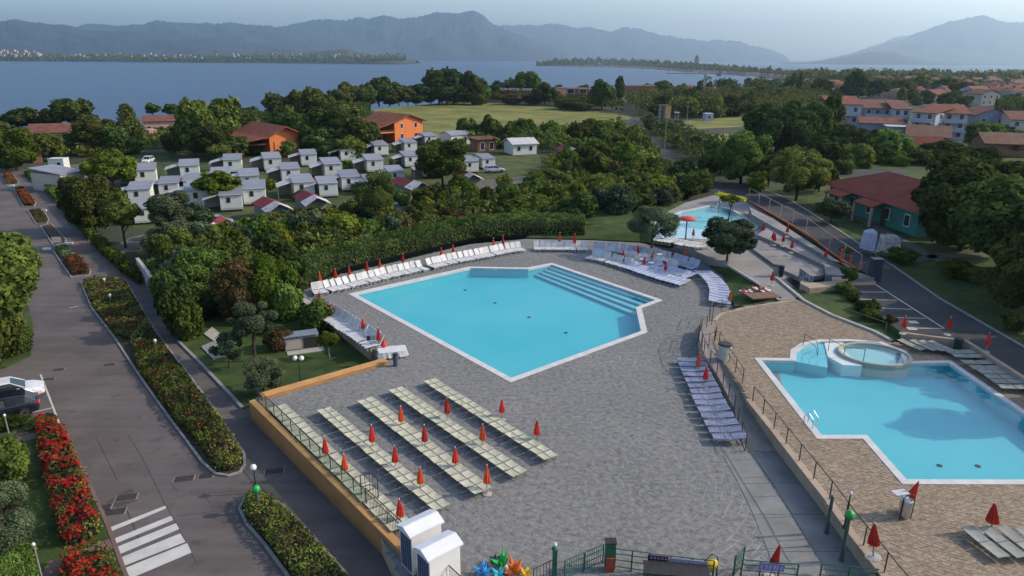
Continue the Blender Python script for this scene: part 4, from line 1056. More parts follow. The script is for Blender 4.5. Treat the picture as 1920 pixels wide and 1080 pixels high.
series([(2010, 560, 330, 200, 'd', 'round', .15), (2120, 660, 420, 220, 'd', 'round', .15), (2030, 440, 300, 160, 'd', 'round', .15), (2050, 740, 560, 120, 'd', 'open', .15)], 'beyond the right edge of the upper road', 'trees along the upper road', z=ZP)
series([(1880, 560, 515, 60, 'd', 'shrub', .02), (1840, 530, 500, 60, 'm', 'shrub', .02), (1790, 520, 484, 56, 'y', 'shrub', .02), (1690, 492, 466, 54, 'c', 'shrub', .02), (1900, 620, 580, 50, 'd', 'shrub', .02)], 'on the shady verge of the upper road', 'shrubs on the upper verge', z=ZP)
ptree(1222, 468, 384, 98, 'o', 'open', .32, z=.6, label='olive tree on the bank left of the upper pool', name='olive_tree')
ptree(1362, 492, 408, 100, 'o', 'round', .25, z=.7, label='dense round olive tree in front of the upper pool', name='olive_tree')
ptree(1557, 418, 372, 66, 'o', 'open', .2, z=ZP, label='small olive tree in front of the teal house', name='olive_tree')
ptree(1600, 395, 370, 40, 'o', 'shrub', .02, z=ZP, label='low grey shrub at the teal house porch')
ptree(1585, 475, 462, 22, 'd', 'shrub', .02, z=1.85, label='small dark shrub at the fence end of the stepped terraces')
ptree(1668, 612, 590, 24, 'b', 'shrub', .02, z=1.0, label='brown and green shrub at the corner of the parking wall')
ptree(1590, 530, 498, 34, 'm', 'open', .1, z=1.5, label='small palm like plant on the retaining wall ledge')
scatter([(1575, 545), (1600, 556), (1660, 605), (1650, 612), (1600, 580)], 7, (.7, 1.2), 'dm', ['shrub'], 'on the slope left of the parking bays', 'shrubs left of the parking bays', z=1.0, seed=21, wid=(1.2, 1.8))
scatter([(1445, 322), (1540, 318), (1700, 300), (1700, 312), (1560, 330), (1480, 335)], 10, (1.5, 2.6), 'dml', ['shrub'], 'along the street behind the teal house', 'shrubs along the street', seed=22, wid=(1.1, 1.7), z=ZP)
# palm like tree by the yellow slide, lawn trees, corner garden
ptree(1365, 418, 362, 40, 'y', 'umbrella', .55, z=ZB, label='small palm tree at the far rim of the upper pool', name='palm_tree')
ptree(478, 678, 562, 88, 'o', 'open', .35, label='olive tree in the middle of the kerbed lawn', name='olive_tree')
ptree(430, 690, 624, 60, 'o', 'open', .25, label='small silvery olive by the flat stone slab', name='olive_tree')
ptree(495, 742, 668, 84, 'o', 'open', .12, label='olive bush close to the ochre wall corner', name='olive_tree')
ptree(618, 672, 622, 40, 'y', 'open', .45, label='slim young tree beside the pool wall', bark=BARK_PALE)
ptree(523, 656, 612, 50, 'b', 'shrub', .02, label='red tipped rounded bush beside the utility box')
ptree(592, 622, 560, 66, 'd', 'shrub', .02, label='spiky dark shrub below the pool ledge')
ptree(357, 634, 560, 62, 'c', 'shrub', .02, label='squarish clipped bush at the lawn corner by the lane')
ptree(-8, 690, 420, 205, 'm', 'round', .3, label='large leaning tree at the left edge of the road', lod='near')
series([(15, 668, 560, 70, 'd', 'shrub', .02), (40, 662, 600, 50, 'd', 'shrub', .02), (-30, 700, 580, 80, 'd', 'shrub', .02)], 'under the large tree at the left edge', 'bushes under the large tree')
ptree(22, 905, 822, 82, 'm', 'shrub', .02, label='mid green bush on the corner lawn, nearest the parked cars')
ptree(25, 1030, 912, 110, 'o', 'open', .12, label='olive tree on the corner lawn beside red flowers', name='olive_tree', lod='near')
ptree(30, 1120, 1020, 100, 'm', 'shrub', .02, label='bright green bush at the bottom left corner')
ptree(20, 800, 782, 60, 'c', 'shrub', .02, label='low green clump beside the black car', lod='mid')
ptree(82, 800, 788, 50, 'd', 'shrub', .02, label='flat dark shrub at the end of the parking bay', lod='mid')
ptree(77, 797, 778, 18, 'd', 'shrub', .02, label='little red flowering plant at the parking bay end', blossom='f')

# --- hedges and beds: leaves over a shape, on its sides and through it
def hedge(name, label, poly_px, h, tones, dens=70, leaf=.2, z=ZR, blossom=None, bfrac=.5, bsize=.16, seed=1, cat='hedge', group=None, lump=.25, soil=True, sideb=.5, bmask=None, inset=.05):
    rg = np.random.default_rng(seed)
    poly = ccw([P(x, y, z) for x, y in poly_px])
    if inset: poly = [Vector((q.x, q.y, z)) for q in offset_poly(poly, -inset)]
    c = centre(poly)
    t = thing(name, label, cat, c, 0, group)
    P2 = [(p.x - c.x, p.y - c.y) for p in poly]
    A = abs(area2(poly)) / 2
    n = int(A * dens)
    xs, ys = [p[0] for p in P2], [p[1] for p in P2]
    pts = []
    E = [(np.array(P2[i]), np.array(P2[(i + 1) % len(P2)])) for i in range(len(P2))]
    A0 = np.array([e[0] for e in E]); D0 = np.array([e[1] - e[0] for e in E]); L0 = np.linalg.norm(D0, axis=1)
    def edged(q):
        u = np.clip(((q[None] - A0) * D0).sum(1) / (L0 ** 2 + 1e-9), 0, 1)
        v = q[None] - (A0 + D0 * u[:, None]); d = np.linalg.norm(v, axis=1); k = d.argmin()
        return d[k], v[k] / (d[k] + 1e-6)
    P3, N3 = [], []
    while len(P3) < n:
        q = np.array([rg.uniform(min(xs), max(xs)), rg.uniform(min(ys), max(ys))])
        if not inside(q, P2): continue
        d, inw = edged(q)
        lo = .5 + .9 * noise.noise(Vector(((q[0] + c.x) * .9, (q[1] + c.y) * .9, seed * 3.1)))
        hh = h * (1 - lump + lump * 2 * lo * .7) * min(1, .55 + .45 * math.sqrt(d / .35))
        P3.append((q[0], q[1], hh - abs(rg.normal(0, .07)) * h)); N3.append((-inw[0] * max(0, 1 - d / .3), -inw[1] * max(0, 1 - d / .3), .9))
    per = L0.sum(); ns = int(per * h * dens * sideb)
    ks = rg.choice(len(E), ns, p=L0 / per)
    for k in ks:
        u = rg.uniform(); q = A0[k] + D0[k] * u
        nrm = np.array([D0[k][1], -D0[k][0]]) / L0[k]
        q = q + nrm * rg.normal(-.06, .09)
        P3.append((q[0], q[1], rg.uniform(.02, .9) * h)); N3.append((nrm[0], nrm[1], .35))
    P3, N3 = np.array(P3), np.array(N3)
    mats = [LEAF[k] for k in tones]
    # patches of tone that wander along the hedge
    tv = np.array([noise.noise(Vector(((p[0] + c.x) * .45, (p[1] + c.y) * .45, seed))) for p in P3]) + rg.normal(0, .18, len(P3))
    mi = np.clip(((tv + .55) / 1.1 * len(tones)).astype(int), 0, len(tones) - 1)
    obj('foliage', leaves('foliage', P3, N3, np.full(len(P3), leaf), mats, rg, mi=mi), t)
    if blossom:
        sel = rg.uniform(size=len(P3)) < bfrac
        bv = np.array([noise.noise(Vector(((p[0] + c.x) * 1.1, (p[1] + c.y) * 1.1, seed + 9))) for p in P3])
        sel &= (bv > (-.15 if bmask is None else bmask)) & (P3[:, 2] > h * .35)
        obj('blossom', leaves('blossom', P3[sel] + np.array([0, 0, .05]), N3[sel], np.full(sel.sum(), bsize), LEAF[blossom], rg, flat=.5), t)
    if soil:
        mb = MB(); ip = offset_poly(poly, -.12)
        mb.prism([(p.x - c.x, p.y - c.y) for p in ip], -.05, h * .45)
        mb.build('core', nmat('hedge_twigs', (.016, .018, .009), var=.4, scale=4, rough=1), t)
    return t
def bed_kerb(label, poly_px, z=ZR):
    p = ccw([P(x, y, z) for x, y in poly_px])
    mb = MB(); kerb_line(mb, p + [p[0]], .14, .14, z - .05, z)
    mb.prism([(q.x, q.y) for q in offset_poly(p, -.06)], z - .1, z + .05, mi=1)
    return struct(mb.build('planting_bed', [M_KERB, M_SOIL]))
I2 = [(152, 530), (176, 524), (236, 526), (262, 572), (292, 622), (345, 692), (402, 768), (458, 852), (459, 872), (450, 886), (428, 893), (404, 889), (380, 868), (322, 790), (262, 706), (215, 634), (172, 578)]
bed_kerb('', I2)
hedge('hedge', 'long island hedge between the two road lanes, its far brownish end', [(155, 532), (178, 526), (234, 528), (260, 574), (276, 600), (246, 642), (218, 632), (175, 576)], .6, 'bdmb', 48, .22, seed=3, blossom='g', bfrac=.14, bmask=.12)
hedge('hedge', 'shaggy dark middle stretch of the long island hedge', [(246, 642), (276, 600), (284, 612), (268, 640), (300, 650), (264, 700)], .62, 'dmo', 60, .22, seed=4)
hedge('hedge', 'long island hedge with orange tips, middle of the road', [(250, 655), (290, 632), (345, 700), (400, 772), (374, 840), (320, 782), (266, 702)], .7, 'bdcmc', 75, .18, seed=5, blossom='g', bfrac=.16, bmask=.12)
hedge('hedge', 'near green rounded end of the long island hedge', [(376, 842), (402, 774), (455, 854), (456, 870), (447, 882), (428, 889), (406, 885)], .72, 'cmcbm', 110, .15, seed=6)
I3 = [(449, 955), (460, 934), (478, 924), (500, 930), (530, 948), (580, 1000), (660, 1090), (720, 1180), (600, 1200), (545, 1088), (495, 1020), (462, 982)]
bed_kerb('', I3)
hedge('hedge', 'bottom island hedge beside the ochre wall lane', [(455, 955), (464, 938), (480, 928), (500, 934), (528, 952), (578, 1003), (655, 1092), (700, 1160), (610, 1180), (550, 1088), (500, 1020), (466, 980)], .75, 'cmcbm', 125, .14, seed=7)
bed_kerb('', [(100, 470), (124, 462), (140, 476), (170, 508), (168, 516), (134, 520), (118, 498)])
hedge('flower_bed', 'small bed with orange flowering front half, beside the block paving', [(122, 490), (146, 484), (168, 508), (166, 514), (136, 517)], .75, 'bb', 60, .2, seed=8, blossom='g', bfrac=.8, bsize=.2, cat='flower bed')
hedge('flower_bed', 'dark grassy back half of the bed beside the block paving', [(103, 470), (122, 464), (142, 480), (122, 488)], .6, 'do', 60, .22, seed=9, cat='flower bed')
bed_kerb('', [(76, 424), (96, 420), (124, 450), (122, 457), (100, 460)])
MB().prism([(p.x, p.y) for p in px_poly([(80, 426), (95, 423), (118, 448), (102, 455)], ZR)], ZR, ZR + .14).build('bark_bed', M_SOILRED)['kind'] = 'structure'
bed_kerb('', [(52, 395), (80, 392), (92, 412), (88, 420), (68, 420)])
hedge('flower_bed', 'brown bare looking bed in the row of road islands', [(55, 396), (78, 394), (90, 414), (70, 418)], .35, 'bb', 60, .2, seed=10, cat='flower bed')
bed_kerb('', [(26, 355), (44, 352), (68, 380), (64, 388), (44, 388)])
hedge('flower_bed', 'narrow road island bed with orange red flowers, second from the far end', [(29, 357), (43, 354), (66, 380), (62, 386), (46, 386)], .6, 'bb', 60, .22, seed=11, blossom='g', bfrac=.8, bsize=.24, cat='flower bed')
bed_kerb('', [(4, 328), (24, 325), (36, 345), (14, 348)])
hedge('flower_bed', 'farthest little road island bed with rusty flowers', [(6, 329), (23, 327), (33, 343), (14, 346)], .6, 'bb', 60, .24, seed=13, blossom='g', bfrac=.6, bsize=.24, cat='flower bed')
hedge('hedge', 'low hedge at the camp entrance beside the road', [(46, 328), (78, 322), (92, 336), (82, 345), (60, 340)], .9, 'mc', 40, .3, seed=14)
for k, (pp, lab, hh) in enumerate([([(76, 348), (92, 344), (120, 378), (108, 382)], 'roadside hedge left of the white camp wall', 1.3), ([(110, 388), (128, 384), (182, 446), (166, 452)], 'roadside hedge below the large dark tree', 1.3), ([(170, 458), (192, 452), (262, 520), (262, 534), (232, 516)], 'roadside hedge reaching the grey retaining wall', 1.2)]):
    hedge('hedge', lab, pp, hh, 'mdl', 45, .3, seed=20 + k)
hedge('hedge', 'tall clipped hedge behind the loungers, left part up to the pool bend', [(572, 536), (566, 512), (640, 486), (760, 458), (880, 432), (888, 446), (768, 474), (645, 502)], 2.15, 'dddm', 62, .21, seed=30, z=0, lump=.1, sideb=.8)
hedge('hedge', 'tall clipped hedge behind the loungers, far right part', [(890, 446), (884, 430), (985, 424), (1095, 428), (1098, 444), (985, 441)], 2.15, 'dddm', 58, .22, seed=31, z=0, lump=.1, sideb=.8)
FH = [(70, 815), (105, 806), (126, 820), (160, 905), (188, 985), (192, 1002), (160, 1022), (122, 1030), (108, 990), (84, 895)]
hedge('flower_hedge', 'big red flowering hedge beside the corner lawn', FH, 1.05, 'cbmd', 110, .15, seed=40, blossom='f', bfrac=.8, bsize=.17, cat='hedge', lump=.45, bmask=-.08)
hedge('flower_hedge', 'red flowering hedge at the bottom edge next to the zebra crossing', [(120, 1066), (160, 1045), (204, 1042), (222, 1080), (240, 1130), (120, 1130)], 1.0, 'cbmd', 110, .15, seed=41, blossom='f', bfrac=.65, bsize=.17, cat='hedge', lump=.35, bmask=-.12)

# ================================================================== OBJECTS OF THE POOLS
# --- closed parasol
def parasol_proto():
    t = thing('parasol', 'x', 'parasol')
    MB().tube([(0, 0, 0), (0, 0, 2.25)], .024, 7).build('pole', M_ALU, t)
    n = 20; prof = [(.045, .85), (.15, .88), (.165, 1.0), (.13, 1.35), (.085, 1.75), (.045, 2.1), (.02, 2.24)]
    vs = []
    for i, (r, z) in enumerate(prof):
        for k in range(n):
            rr = r * (1.12 if k % 2 == 0 else .74) if 0 < i < 6 else r
            a = 2 * math.pi * (k + .35 * i * .5) / n
            vs.append((rr * math.cos(a), rr * math.sin(a), z))
    fs = [(i * n + k, i * n + (k + 1) % n, (i + 1) * n + (k + 1) % n, (i + 1) * n + k) for i in range(len(prof) - 1) for k in range(n)]
    fs.append(tuple(range(n - 1, -1, -1)))
    MB().add(vs, fs).build('canopy', M_RED, t)
    MB().lathe([(.018, 2.22), (.03, 2.26), (.028, 2.31), (.008, 2.34)], 8).build('finial', M_WHITE, t)
    MB().lathe([(.24, 0), (.24, .05), (.08, .09)], 12).build('base', M_CONC, t)
    return t
PAR = parasol_proto()
def parasol(px, by, ty, label, group, z=0.0, tilt=(0, 0), tone='r', wide=1.0):
    b = P(px, by, z)
    h = max(1.5, min(2.9, height_at(b, ty))) if ty else 2.3
    o = place(PAR, b, rnd.uniform(0, 6.28), label, group, (1.06 * wide, 1.06 * wide, h / 2.34), mats={'canopy': M_ORRED} if tone == 'o' else None)
    o.rotation_euler = (tilt[0], tilt[1], o.rotation_euler[2])
    return o
sun_rows = [  # (x, base y, top y, row)
    (612, 868, 817, 5), (648, 899, 849, 5), (751, 985, 944, 5),
    (699, 846, 795, 4), (742, 884, 834, 4), (789, 924, 874, 4),
    (753, 806, 760, 3), (797, 846, 795, 3), (854, 884, 837, 3), (913, 926, 870, 3),
    (839, 792, 744, 2), (905, 842, 794, 2), (941, 788, 751, 1), (1006, 832, 785, 1)]
rown = {1: 'farthest beige sunbed row', 2: 'second beige sunbed row from the pool', 3: 'middle beige sunbed row', 4: 'fourth beige sunbed row from the pool', 5: 'beige sunbed row along the ochre wall'}
cnt = {}
for x, by, ty, r in sorted(sun_rows):
    k = cnt.get(r, 0); cnt[r] = k + 1
    parasol(x, by, ty, 'closed red parasol, %s from left, in the %s' % (ordn(k), rown[r]), 'parasols of the beige sunbed rows', tone='o' if (k + r) % 3 == 0 else 'r')
for k, (x, by, ty) in enumerate([(601, 538, 510), (630, 532, 503), (656, 526, 499), (689, 517, 491), (713, 512, 488), (756, 500, 476), (828, 490, 464), (850, 484, 459), (925, 474, 445), (943, 470, 441), (1049, 466, 436), (1077, 467, 437)]):
    parasol(x, by, ty, 'closed red parasol behind the white loungers by the hedge, %s from left' % ordn(k), 'parasols along the clipped hedge', tone='o' if k % 4 == 0 else 'r')
for k, (x, by, ty) in enumerate([(601, 566 + 10, 545), (622, 592, 566), (682, 622, 599), (711, 646, 613)]):
    parasol(x, by + 6, ty, 'closed red parasol on the pool ledge above the lawn, %s from left' % ordn(k), 'parasols on the ledge')
for k, (x, by, ty) in enumerate([(1168, 492, 470), (1195, 486, 457), (1207, 505, 482), (1222, 494, 472), (1221, 476, 451), (1247, 516, 492), (1283, 492, 466)]):
    parasol(x, by, ty, 'closed red parasol among the jumbled white loungers, %s from left' % ordn(k), 'parasols in the lounger jumble', tone='o' if k in (3, 6) else 'r')
parasol(1367, 574, 545, 'closed orange red parasol at the end of the curved lounger row', 'single parasols', tone='o')
parasol(1308, 700, 660, 'closed red parasol, upper of two beside the blue grey stacked loungers', 'parasols by the stacked loungers', tone='o')
parasol(1321, 727, 683, 'closed red parasol, lower of two beside the blue grey stacked loungers', 'parasols by the stacked loungers')
parasol(1443, 1082, 1014, 'closed crimson parasol standing on the grey paving by the bottom fence', 'single parasols', tilt=(0, .12))
parasol(1637, 1045, 980, 'closed red parasol at the beige wall railing near the bottom edge', 'single parasols', z=ZB, tilt=(0, .12), wide=1.3)
parasol(1857, 1003, 946, 'closed red parasol behind the three dark loungers at bottom right', 'single parasols', z=ZB, tilt=(0, .14), wide=1.4)
parasol(1698, 950, 903, 'closed dark red parasol leaning over the steel chair by the right pool', 'single parasols', z=ZB + .3, tilt=(0, .22))
for k, (x, by, ty) in enumerate([(1692, 626, 597), (1776, 628, 598), (1848, 660, 627)]):
    parasol(x, by, ty, 'closed red parasol on the wall top below the parking bays, %s from left' % ordn(k), 'parasols on the parking wall', z=ZP)
parasol(1299, 450, 434, 'closed orange parasol at the near rim of the upper pool', 'single parasols', z=ZB, tone='o')
for k, (x, by, ty, z) in enumerate([(1430, 440, 424, .95), (1448, 456, 441, 1.3), (1451, 460, 442, 1.3), (1475, 444, 432, 1.85), (1467, 462, 450, 1.5), (1483, 474, 459, 1.5), (1546, 492, 477, 1.5), (1446, 536, 515, ZB)]):
    parasol(x, by, ty, 'small closed red parasol on the stepped terraces, %s from left' % ordn(k), 'parasols on the stepped terraces', z=z)

# --- loungers
def slats(mb, x0, x1, w, n, th=.025, z=0.0, M=None, gap=.2):
    L = (x1 - x0) / n
    for i in range(n):
        c = Vector((x0 + L * (i + .5), 0, z))
        if M: mb.box(M @ c, (L * (1 - gap), w, th), M=M.to_3x3())
        else: mb.box(c, (L * (1 - gap), w, th))
def lounger_proto(kind):
    """Length along +x with the foot at +x; about 1.95 m long, seat 0.32 high."""
    t = thing('sun_lounger', 'x', 'sun lounger')
    if kind == 'plastic':                       # white slatted lounger, back raised
        mb = MB(); slats(mb, -.18, 1.05, .56, 9, .03, .33, gap=.16)
        for s in (-1, 1): mb.box((.43, s * .30, .32), (1.28, .05, .07))
        mb.build('seat', M_WHITE, t)
        A = Matrix.Translation((-.20, 0, .33)) @ Matrix.Rotation(math.radians(58), 4, 'Y')
        mb = MB(); slats(mb, -.70, -.04, .52, 5, .03, 0, M=A, gap=.14)
        for s in (-1, 1): mb.box(A @ Vector((-.37, s * .28, 0)), (.76, .05, .06), M=A.to_3x3())
        mb.box(A @ Vector((-.74, 0, 0)), (.06, .46, .06), M=A.to_3x3())
        mb.build('backrest', M_WHITE, t)
        for x in (-.1, .85):
            mb = MB(); mb.tube([(x, -.28, .31), (x, -.28, 0), (x, -.23, 0), (x, -.23, .14), (x, .23, .14), (x, .23, 0), (x, .28, 0), (x, .28, .31)], .03, 4)
            mb.build('leg', M_WHITE, t)
    elif kind == 'canvas':                      # flat beige bed in two panels
        for nm, x0, x1, tl in (('seat', .03, .98, 0), ('backrest', -.97, -.03, math.radians(3.5))):
            R = Matrix.Translation((0, 0, .34)) @ Matrix.Rotation(tl, 4, 'Y')
            mb = MB()
            n, m_ = 5, 4
            vs = []
            for i in range(n + 1):
                for j in range(m_ + 1):
                    u, v = i / n, j / m_
                    vs.append(R @ Vector((x0 + (x1 - x0) * u, (v - .5) * .60, -.035 * math.sin(math.pi * v) * math.sin(math.pi * u))))
            mb.add(vs, [(i * (m_ + 1) + j, (i + 1) * (m_ + 1) + j, (i + 1) * (m_ + 1) + j + 1, i * (m_ + 1) + j + 1) for i in range(n) for j in range(m_)])
            p = mb.build(nm, M_CANVAS, t)
            fr = MB()
            q = [R @ Vector(c) for c in ((x0, -.31, -.005), (x1, -.31, -.005), (x1, .31, -.005), (x0, .31, -.005))]
            for a, b in ((0, 1), (1, 2), (2, 3), (3, 0)): fr.tube([q[a], q[b]], .017, 5)
            fr.build('frame', M_ALU, p)
        for x in (-.62, .68):
            mb = MB(); mb.tube([(x, -.28, .33), (x, -.26, 0), (x, .26, 0), (x, .28, .33)], .015, 5)
            mb.build('leg', M_ALU, t)
    else:                                       # thick blue grey plastic lounger, rounded, lying flat in a pile
        for nm, x0, x1, tl in (('seat', -.05, 1.0, 0), ('backrest', -.95, -.07, math.radians(9))):
            R = Matrix.Translation((0, 0, .34)) @ Matrix.Rotation(tl, 4, 'Y')
            mb = MB(); slats(mb, x0, x1, .58, 7, .05, 0, M=R, gap=.12)
            for s in (-1, 1): mb.tube([R @ Vector((x0, s * .3, .01)), R @ Vector(((x0 + x1) / 2, s * .31, .03)), R @ Vector((x1, s * .28, 0))], .035, 6)
            mb.build(nm, M_GREYBLUE, t)
        for x in (-.6, .75):
            mb = MB(); mb.tube([(x, -.27, .33), (x + .05, -.29, 0), (x + .05, .29, 0), (x, .27, .33)], .028, 5)
            mb.build('leg', M_GREYBLUE, t)
    return t
LW, LC, LB = lounger_proto('plastic'), lounger_proto('canvas'), lounger_proto('blue')
def lounger_row(proto, path, n, side, label, group, z=0.0, jit=.05, mats=None, rev=False, scale=(1, 1, 1), zj=0, end_note=('left end', 'right end')):
    """n loungers along a path, the foot pointing to the given side of it (+1 left of the walking direction)."""
    for i, (p, d) in enumerate(resample(path, n)):
        nn = Vector((-d.y, d.x, 0)) * side
        a = math.atan2(nn.y, nn.x) + rnd.gauss(0, jit)
        note = end_note[0] if i == 0 else end_note[1] if i == n - 1 else '%s from ' % ordn(i) + ('left' if end_note[0][:4] == 'left' else 'the far end')
        place(proto, (p.x + rnd.gauss(0, jit * .4), p.y + rnd.gauss(0, jit * .4), z + zj * rnd.random()), a, '%s, %s' % (label, note), group, scale, mats)
# five beige rows
ROWS = [((797, 716), (812, 708), (1049, 850), (1019, 866)), ((729, 733), (752, 723), (990, 881), (960, 897)), ((669, 753), (699, 743), (923, 912), (890, 930)), ((594, 771), (619, 761), (847, 946), (812, 958)), ((499, 768), (537, 755), (774, 981), (736, 997))]
GAP = [False]
names = ['row nearest the pool', 'second row from the pool', 'middle row', 'fourth row from the pool', 'row along the ochre wall']
for r, (a, b, c, d) in enumerate(ROWS):
    A, B, C, D = [P(*q, .34) for q in (a, b, c, d)]
    s, e = (A + B) / 2, (C + D) / 2
    s.z = e.z = 0
    L = (e - s).length; u = (e - s).normalized()
    wd = ((B - A).length + (C - D).length) / 2
    n = int(L / .70)
    GAP[0] = True
    lounger_row(LC, [s + u * .33, e - u * .33], n, 1, 'flat pale beige sunbed in the %s' % names[r], 'beige sunbeds in five rows', jit=.03, scale=(wd / 1.98, 1.02, 1), end_note=('far end', 'near end'))
# white loungers along the clipped hedge and round to the grass bank
def hrow(pts, n, label, group, **k):
    lounger_row(LW, [P(x, y, .3) * Vector((1, 1, 0)) if False else Vector((P(x, y, .3).x, P(x, y, .3).y, 0)) for x, y in pts], n, -1, label, group, **k)
HJ = dict(jit=.10)
hrow([(590, 546), (640, 536), (690, 524), (740, 512), (790, 502)], 18, 'white reclining lounger in the left hedge row', 'white loungers along the hedge', **HJ)
hrow([(808, 498), (840, 490), (900, 479), (950, 469), (975, 466)], 18, 'white reclining lounger in the middle hedge row', 'white loungers along the hedge', **HJ)
hrow([(1006, 464), (1050, 464), (1097, 465)], 9, 'white reclining lounger in the short far hedge row', 'white loungers along the hedge', jit=.09)
hrow([(1117, 467), (1160, 469), (1215, 478), (1260, 487), (1302, 500)], 17, 'pale lounger with raised back below the grass bank', 'pale loungers below the grass bank', mats={'seat': M_WHITEBLUE, 'backrest': M_WHITEBLUE, 'leg': M_WHITEBLUE}, jit=.1)
WB = {'seat': M_WHITEBLUE, 'backrest': M_WHITEBLUE, 'leg': M_WHITEBLUE}
hrow([(1112, 481), (1140, 487), (1175, 497)], 9, 'white lounger with raised back, front edge of the lounger jumble, left half', 'loungers in the jumble', jit=.12)
def brow(pts, n, side, label, group, **k):
    lounger_row(LB, [Vector((P(x, y, .3).x, P(x, y, .3).y, 0)) for x, y in pts], n, side, label, group, **k)
brow([(1180, 499), (1215, 511), (1250, 522), (1280, 530)], 13, -1, 'flat bluish white lounger, front edge of the lounger jumble', 'loungers in the jumble', mats=WB, jit=.06)
brow([(1196, 491), (1235, 502), (1290, 518)], 11, -1, 'flat bluish white lounger, second line of the lounger jumble', 'loungers in the jumble', mats=WB, jit=.14, zj=.12)
hrow([(1165, 482), (1195, 486), (1225, 492), (1270, 503)], 11, 'white lounger with raised back inside the lounger jumble', 'loungers in the jumble', jit=.35)
brow([(1318, 511), (1333, 522), (1344, 535), (1349, 548), (1349, 567)], 13, 1, 'flat bluish lounger in the curved row at the grass edge', 'curved row of bluish loungers', mats=WB, jit=.04, scale=(1.0, 1.0, 1))
brow([(1296, 677), (1312, 715), (1330, 752), (1347, 785), (1368, 822)], 14, -1, 'blue grey lounger in the close packed row below the ramp', 'blue grey loungers below the ramp', jit=.05, zj=.06, mats={'seat': M_GREYBLUE, 'backrest': M_GREYBLUE, 'leg': M_GREYBLUE}, end_note=('far end', 'near end'))
hrow([(592, 575), (640, 602), (706, 644)], 17, 'white lounger on the narrow pool ledge above the lawn', 'white loungers on the ledge', jit=.06)
# loungers of the beige terrace
CD = {'seat': M_CANVASDIM, 'backrest': M_CANVASDIM}
for k, (x, y) in enumerate([(1846, 1017), (1880, 1017), (1914, 1017), (1948, 1018)]):
    p = P(x, y, ZB + .3); place(LC, (p.x, p.y, ZB), math.radians(-78), 'dark grey canvas lounger at the bottom right corner, %s from left' % ordn(k), 'dark loungers bottom right', (1, 1, 1), CD)
for k, (x, y) in enumerate([(1708, 647), (1731, 648), (1748, 649), (1765, 650)]):
    p = P(x, y, ZB + .3); place(LC, (p.x, p.y, ZB), math.radians(-68), 'beige lounger under the parking wall, %s from left' % ordn(k), 'beige loungers under the parking wall', (1, 1, 1), CD)
for k, (x, y) in enumerate([(1800, 660), (1814, 668), (1832, 680), (1848, 690), (1863, 698), (1876, 707), (1889, 716), (1903, 726)]):
    p = P(x, y, ZB + .3); place(LC, (p.x, p.y, ZB), math.radians(175), 'beige lounger along the right road wall, %s from left' % ordn(k), 'beige loungers along the right wall', (1, 1, 1), CD)
# white folding chairs and low tables left in the jumble
def chair_proto():
    t = thing('plastic_chair', 'x', 'chair')
    MB().box((0, 0, .44), (.46, .46, .04)).build('seat', M_WHITE, t)
    mb = MB(); A = Matrix.Rotation(math.radians(-12), 3, 'Y')
    for k in range(4): mb.box((-.25, -.17 + .113 * k, .68), (.03, .07, .44), M=A)
    mb.box((-.29, 0, .9), (.04, .46, .06)); mb.build('backrest', M_WHITE, t)
    for s in (-1, 1):
        MB().tube([(.2, s * .25, .64), (-.24, s * .25, .66)], .022, 5).build('armrest', M_WHITE, t)
        for x in (-.2, .2): MB().tube([(x, s * .2, .43), (x * 1.15, s * .23, 0)], .02, 5).build('leg', M_WHITE, t)
    return t
PC = chair_proto()
spots = [(1172, 490), (1185, 480), (1198, 494), (1212, 488), (1228, 500), (1240, 494), (1256, 506), (1190, 502), (1265, 498), (1150, 477)]
for k, (x, y) in enumerate(sorted(spots)):
    p = P(x, y, 0); place(PC, p, rnd.uniform(0, 6.28), 'white plastic chair standing in the lounger jumble, %s from left' % ordn(k), 'plastic chairs in the jumble')
def table_proto():
    t = thing('side_table', 'x', 'table')
    MB().lathe([(.33, .68), (.35, .70), (.33, .72)], 14).build('tabletop', M_WHITE, t)
    MB().tube([(0, 0, .69), (0, 0, .04)], .035, 7).build('stem', M_WHITE, t)
    MB().lathe([(.22, 0), (.2, .04)], 10).build('foot', M_WHITE, t)
    return t
TB = table_proto()
for k, (x, y) in enumerate([(1178, 496), (1205, 498), (1220, 504), (1236, 488), (1250, 500)]):
    place(TB, P(x, y, 0), 0, 'round white table in the lounger jumble, %s from left' % ordn(k), 'round tables in the jumble')

# --- railings, fences, walls
def railing(name, label, pts, h=1.0, post=2.0, rails=(1.0,), r=.028, mat=None, cat='railing', bottom=False, pr=None, infill=0):
    """Posts with rails along a path of places; each post and each rail its own part."""
    mat = mat or M_DARK
    t = thing(name, label, cat, pts[0])
    o = pts[0]
    L = path_len(pts); n = max(2, int(round(L / post)) + 1)
    rs = resample(pts, n)
    for p, d in rs: MB().tube([p - o + Vector((0, 0, -.02)), p - o + Vector((0, 0, h))], pr or r * 1.15, 6).build('post', mat, t)
    dense = [p for p, d in resample(pts, max(n * 3, len(pts) * 2))]
    for f in rails: MB().tube([p - o + Vector((0, 0, h * f)) for p in dense], r, 6).build('rail', mat, t)
    if infill:
        mb = MB()
        for p, d in resample(pts, int(L / infill)): mb.tube([p - o + Vector((0, 0, h * rails[-1])), p - o + Vector((0, 0, h * rails[0]))], .012, 4, cap=False)
        mb.build('bars', mat, t)
    return t
WALLTOP = [(1408, 752), (1440, 793), (1472, 834), (1512, 885), (1554, 938), (1600, 1003), (1626, 1035), (1672, 1096), (1700, 1130)]
railing('wall_railing', 'long dark railing along the edge of the beige terrace wall', [P(x + 3, y, ZB) for x, y in WALLTOP], 1.0, 1.75, (1.0,), .026)
railing('ramp_railing', 'dark railing on the outer side of the ramp', [p + Vector((0, 0, .02)) for p in ramp_l[:5]], 1.0, 1.5, (1.0,), .026)
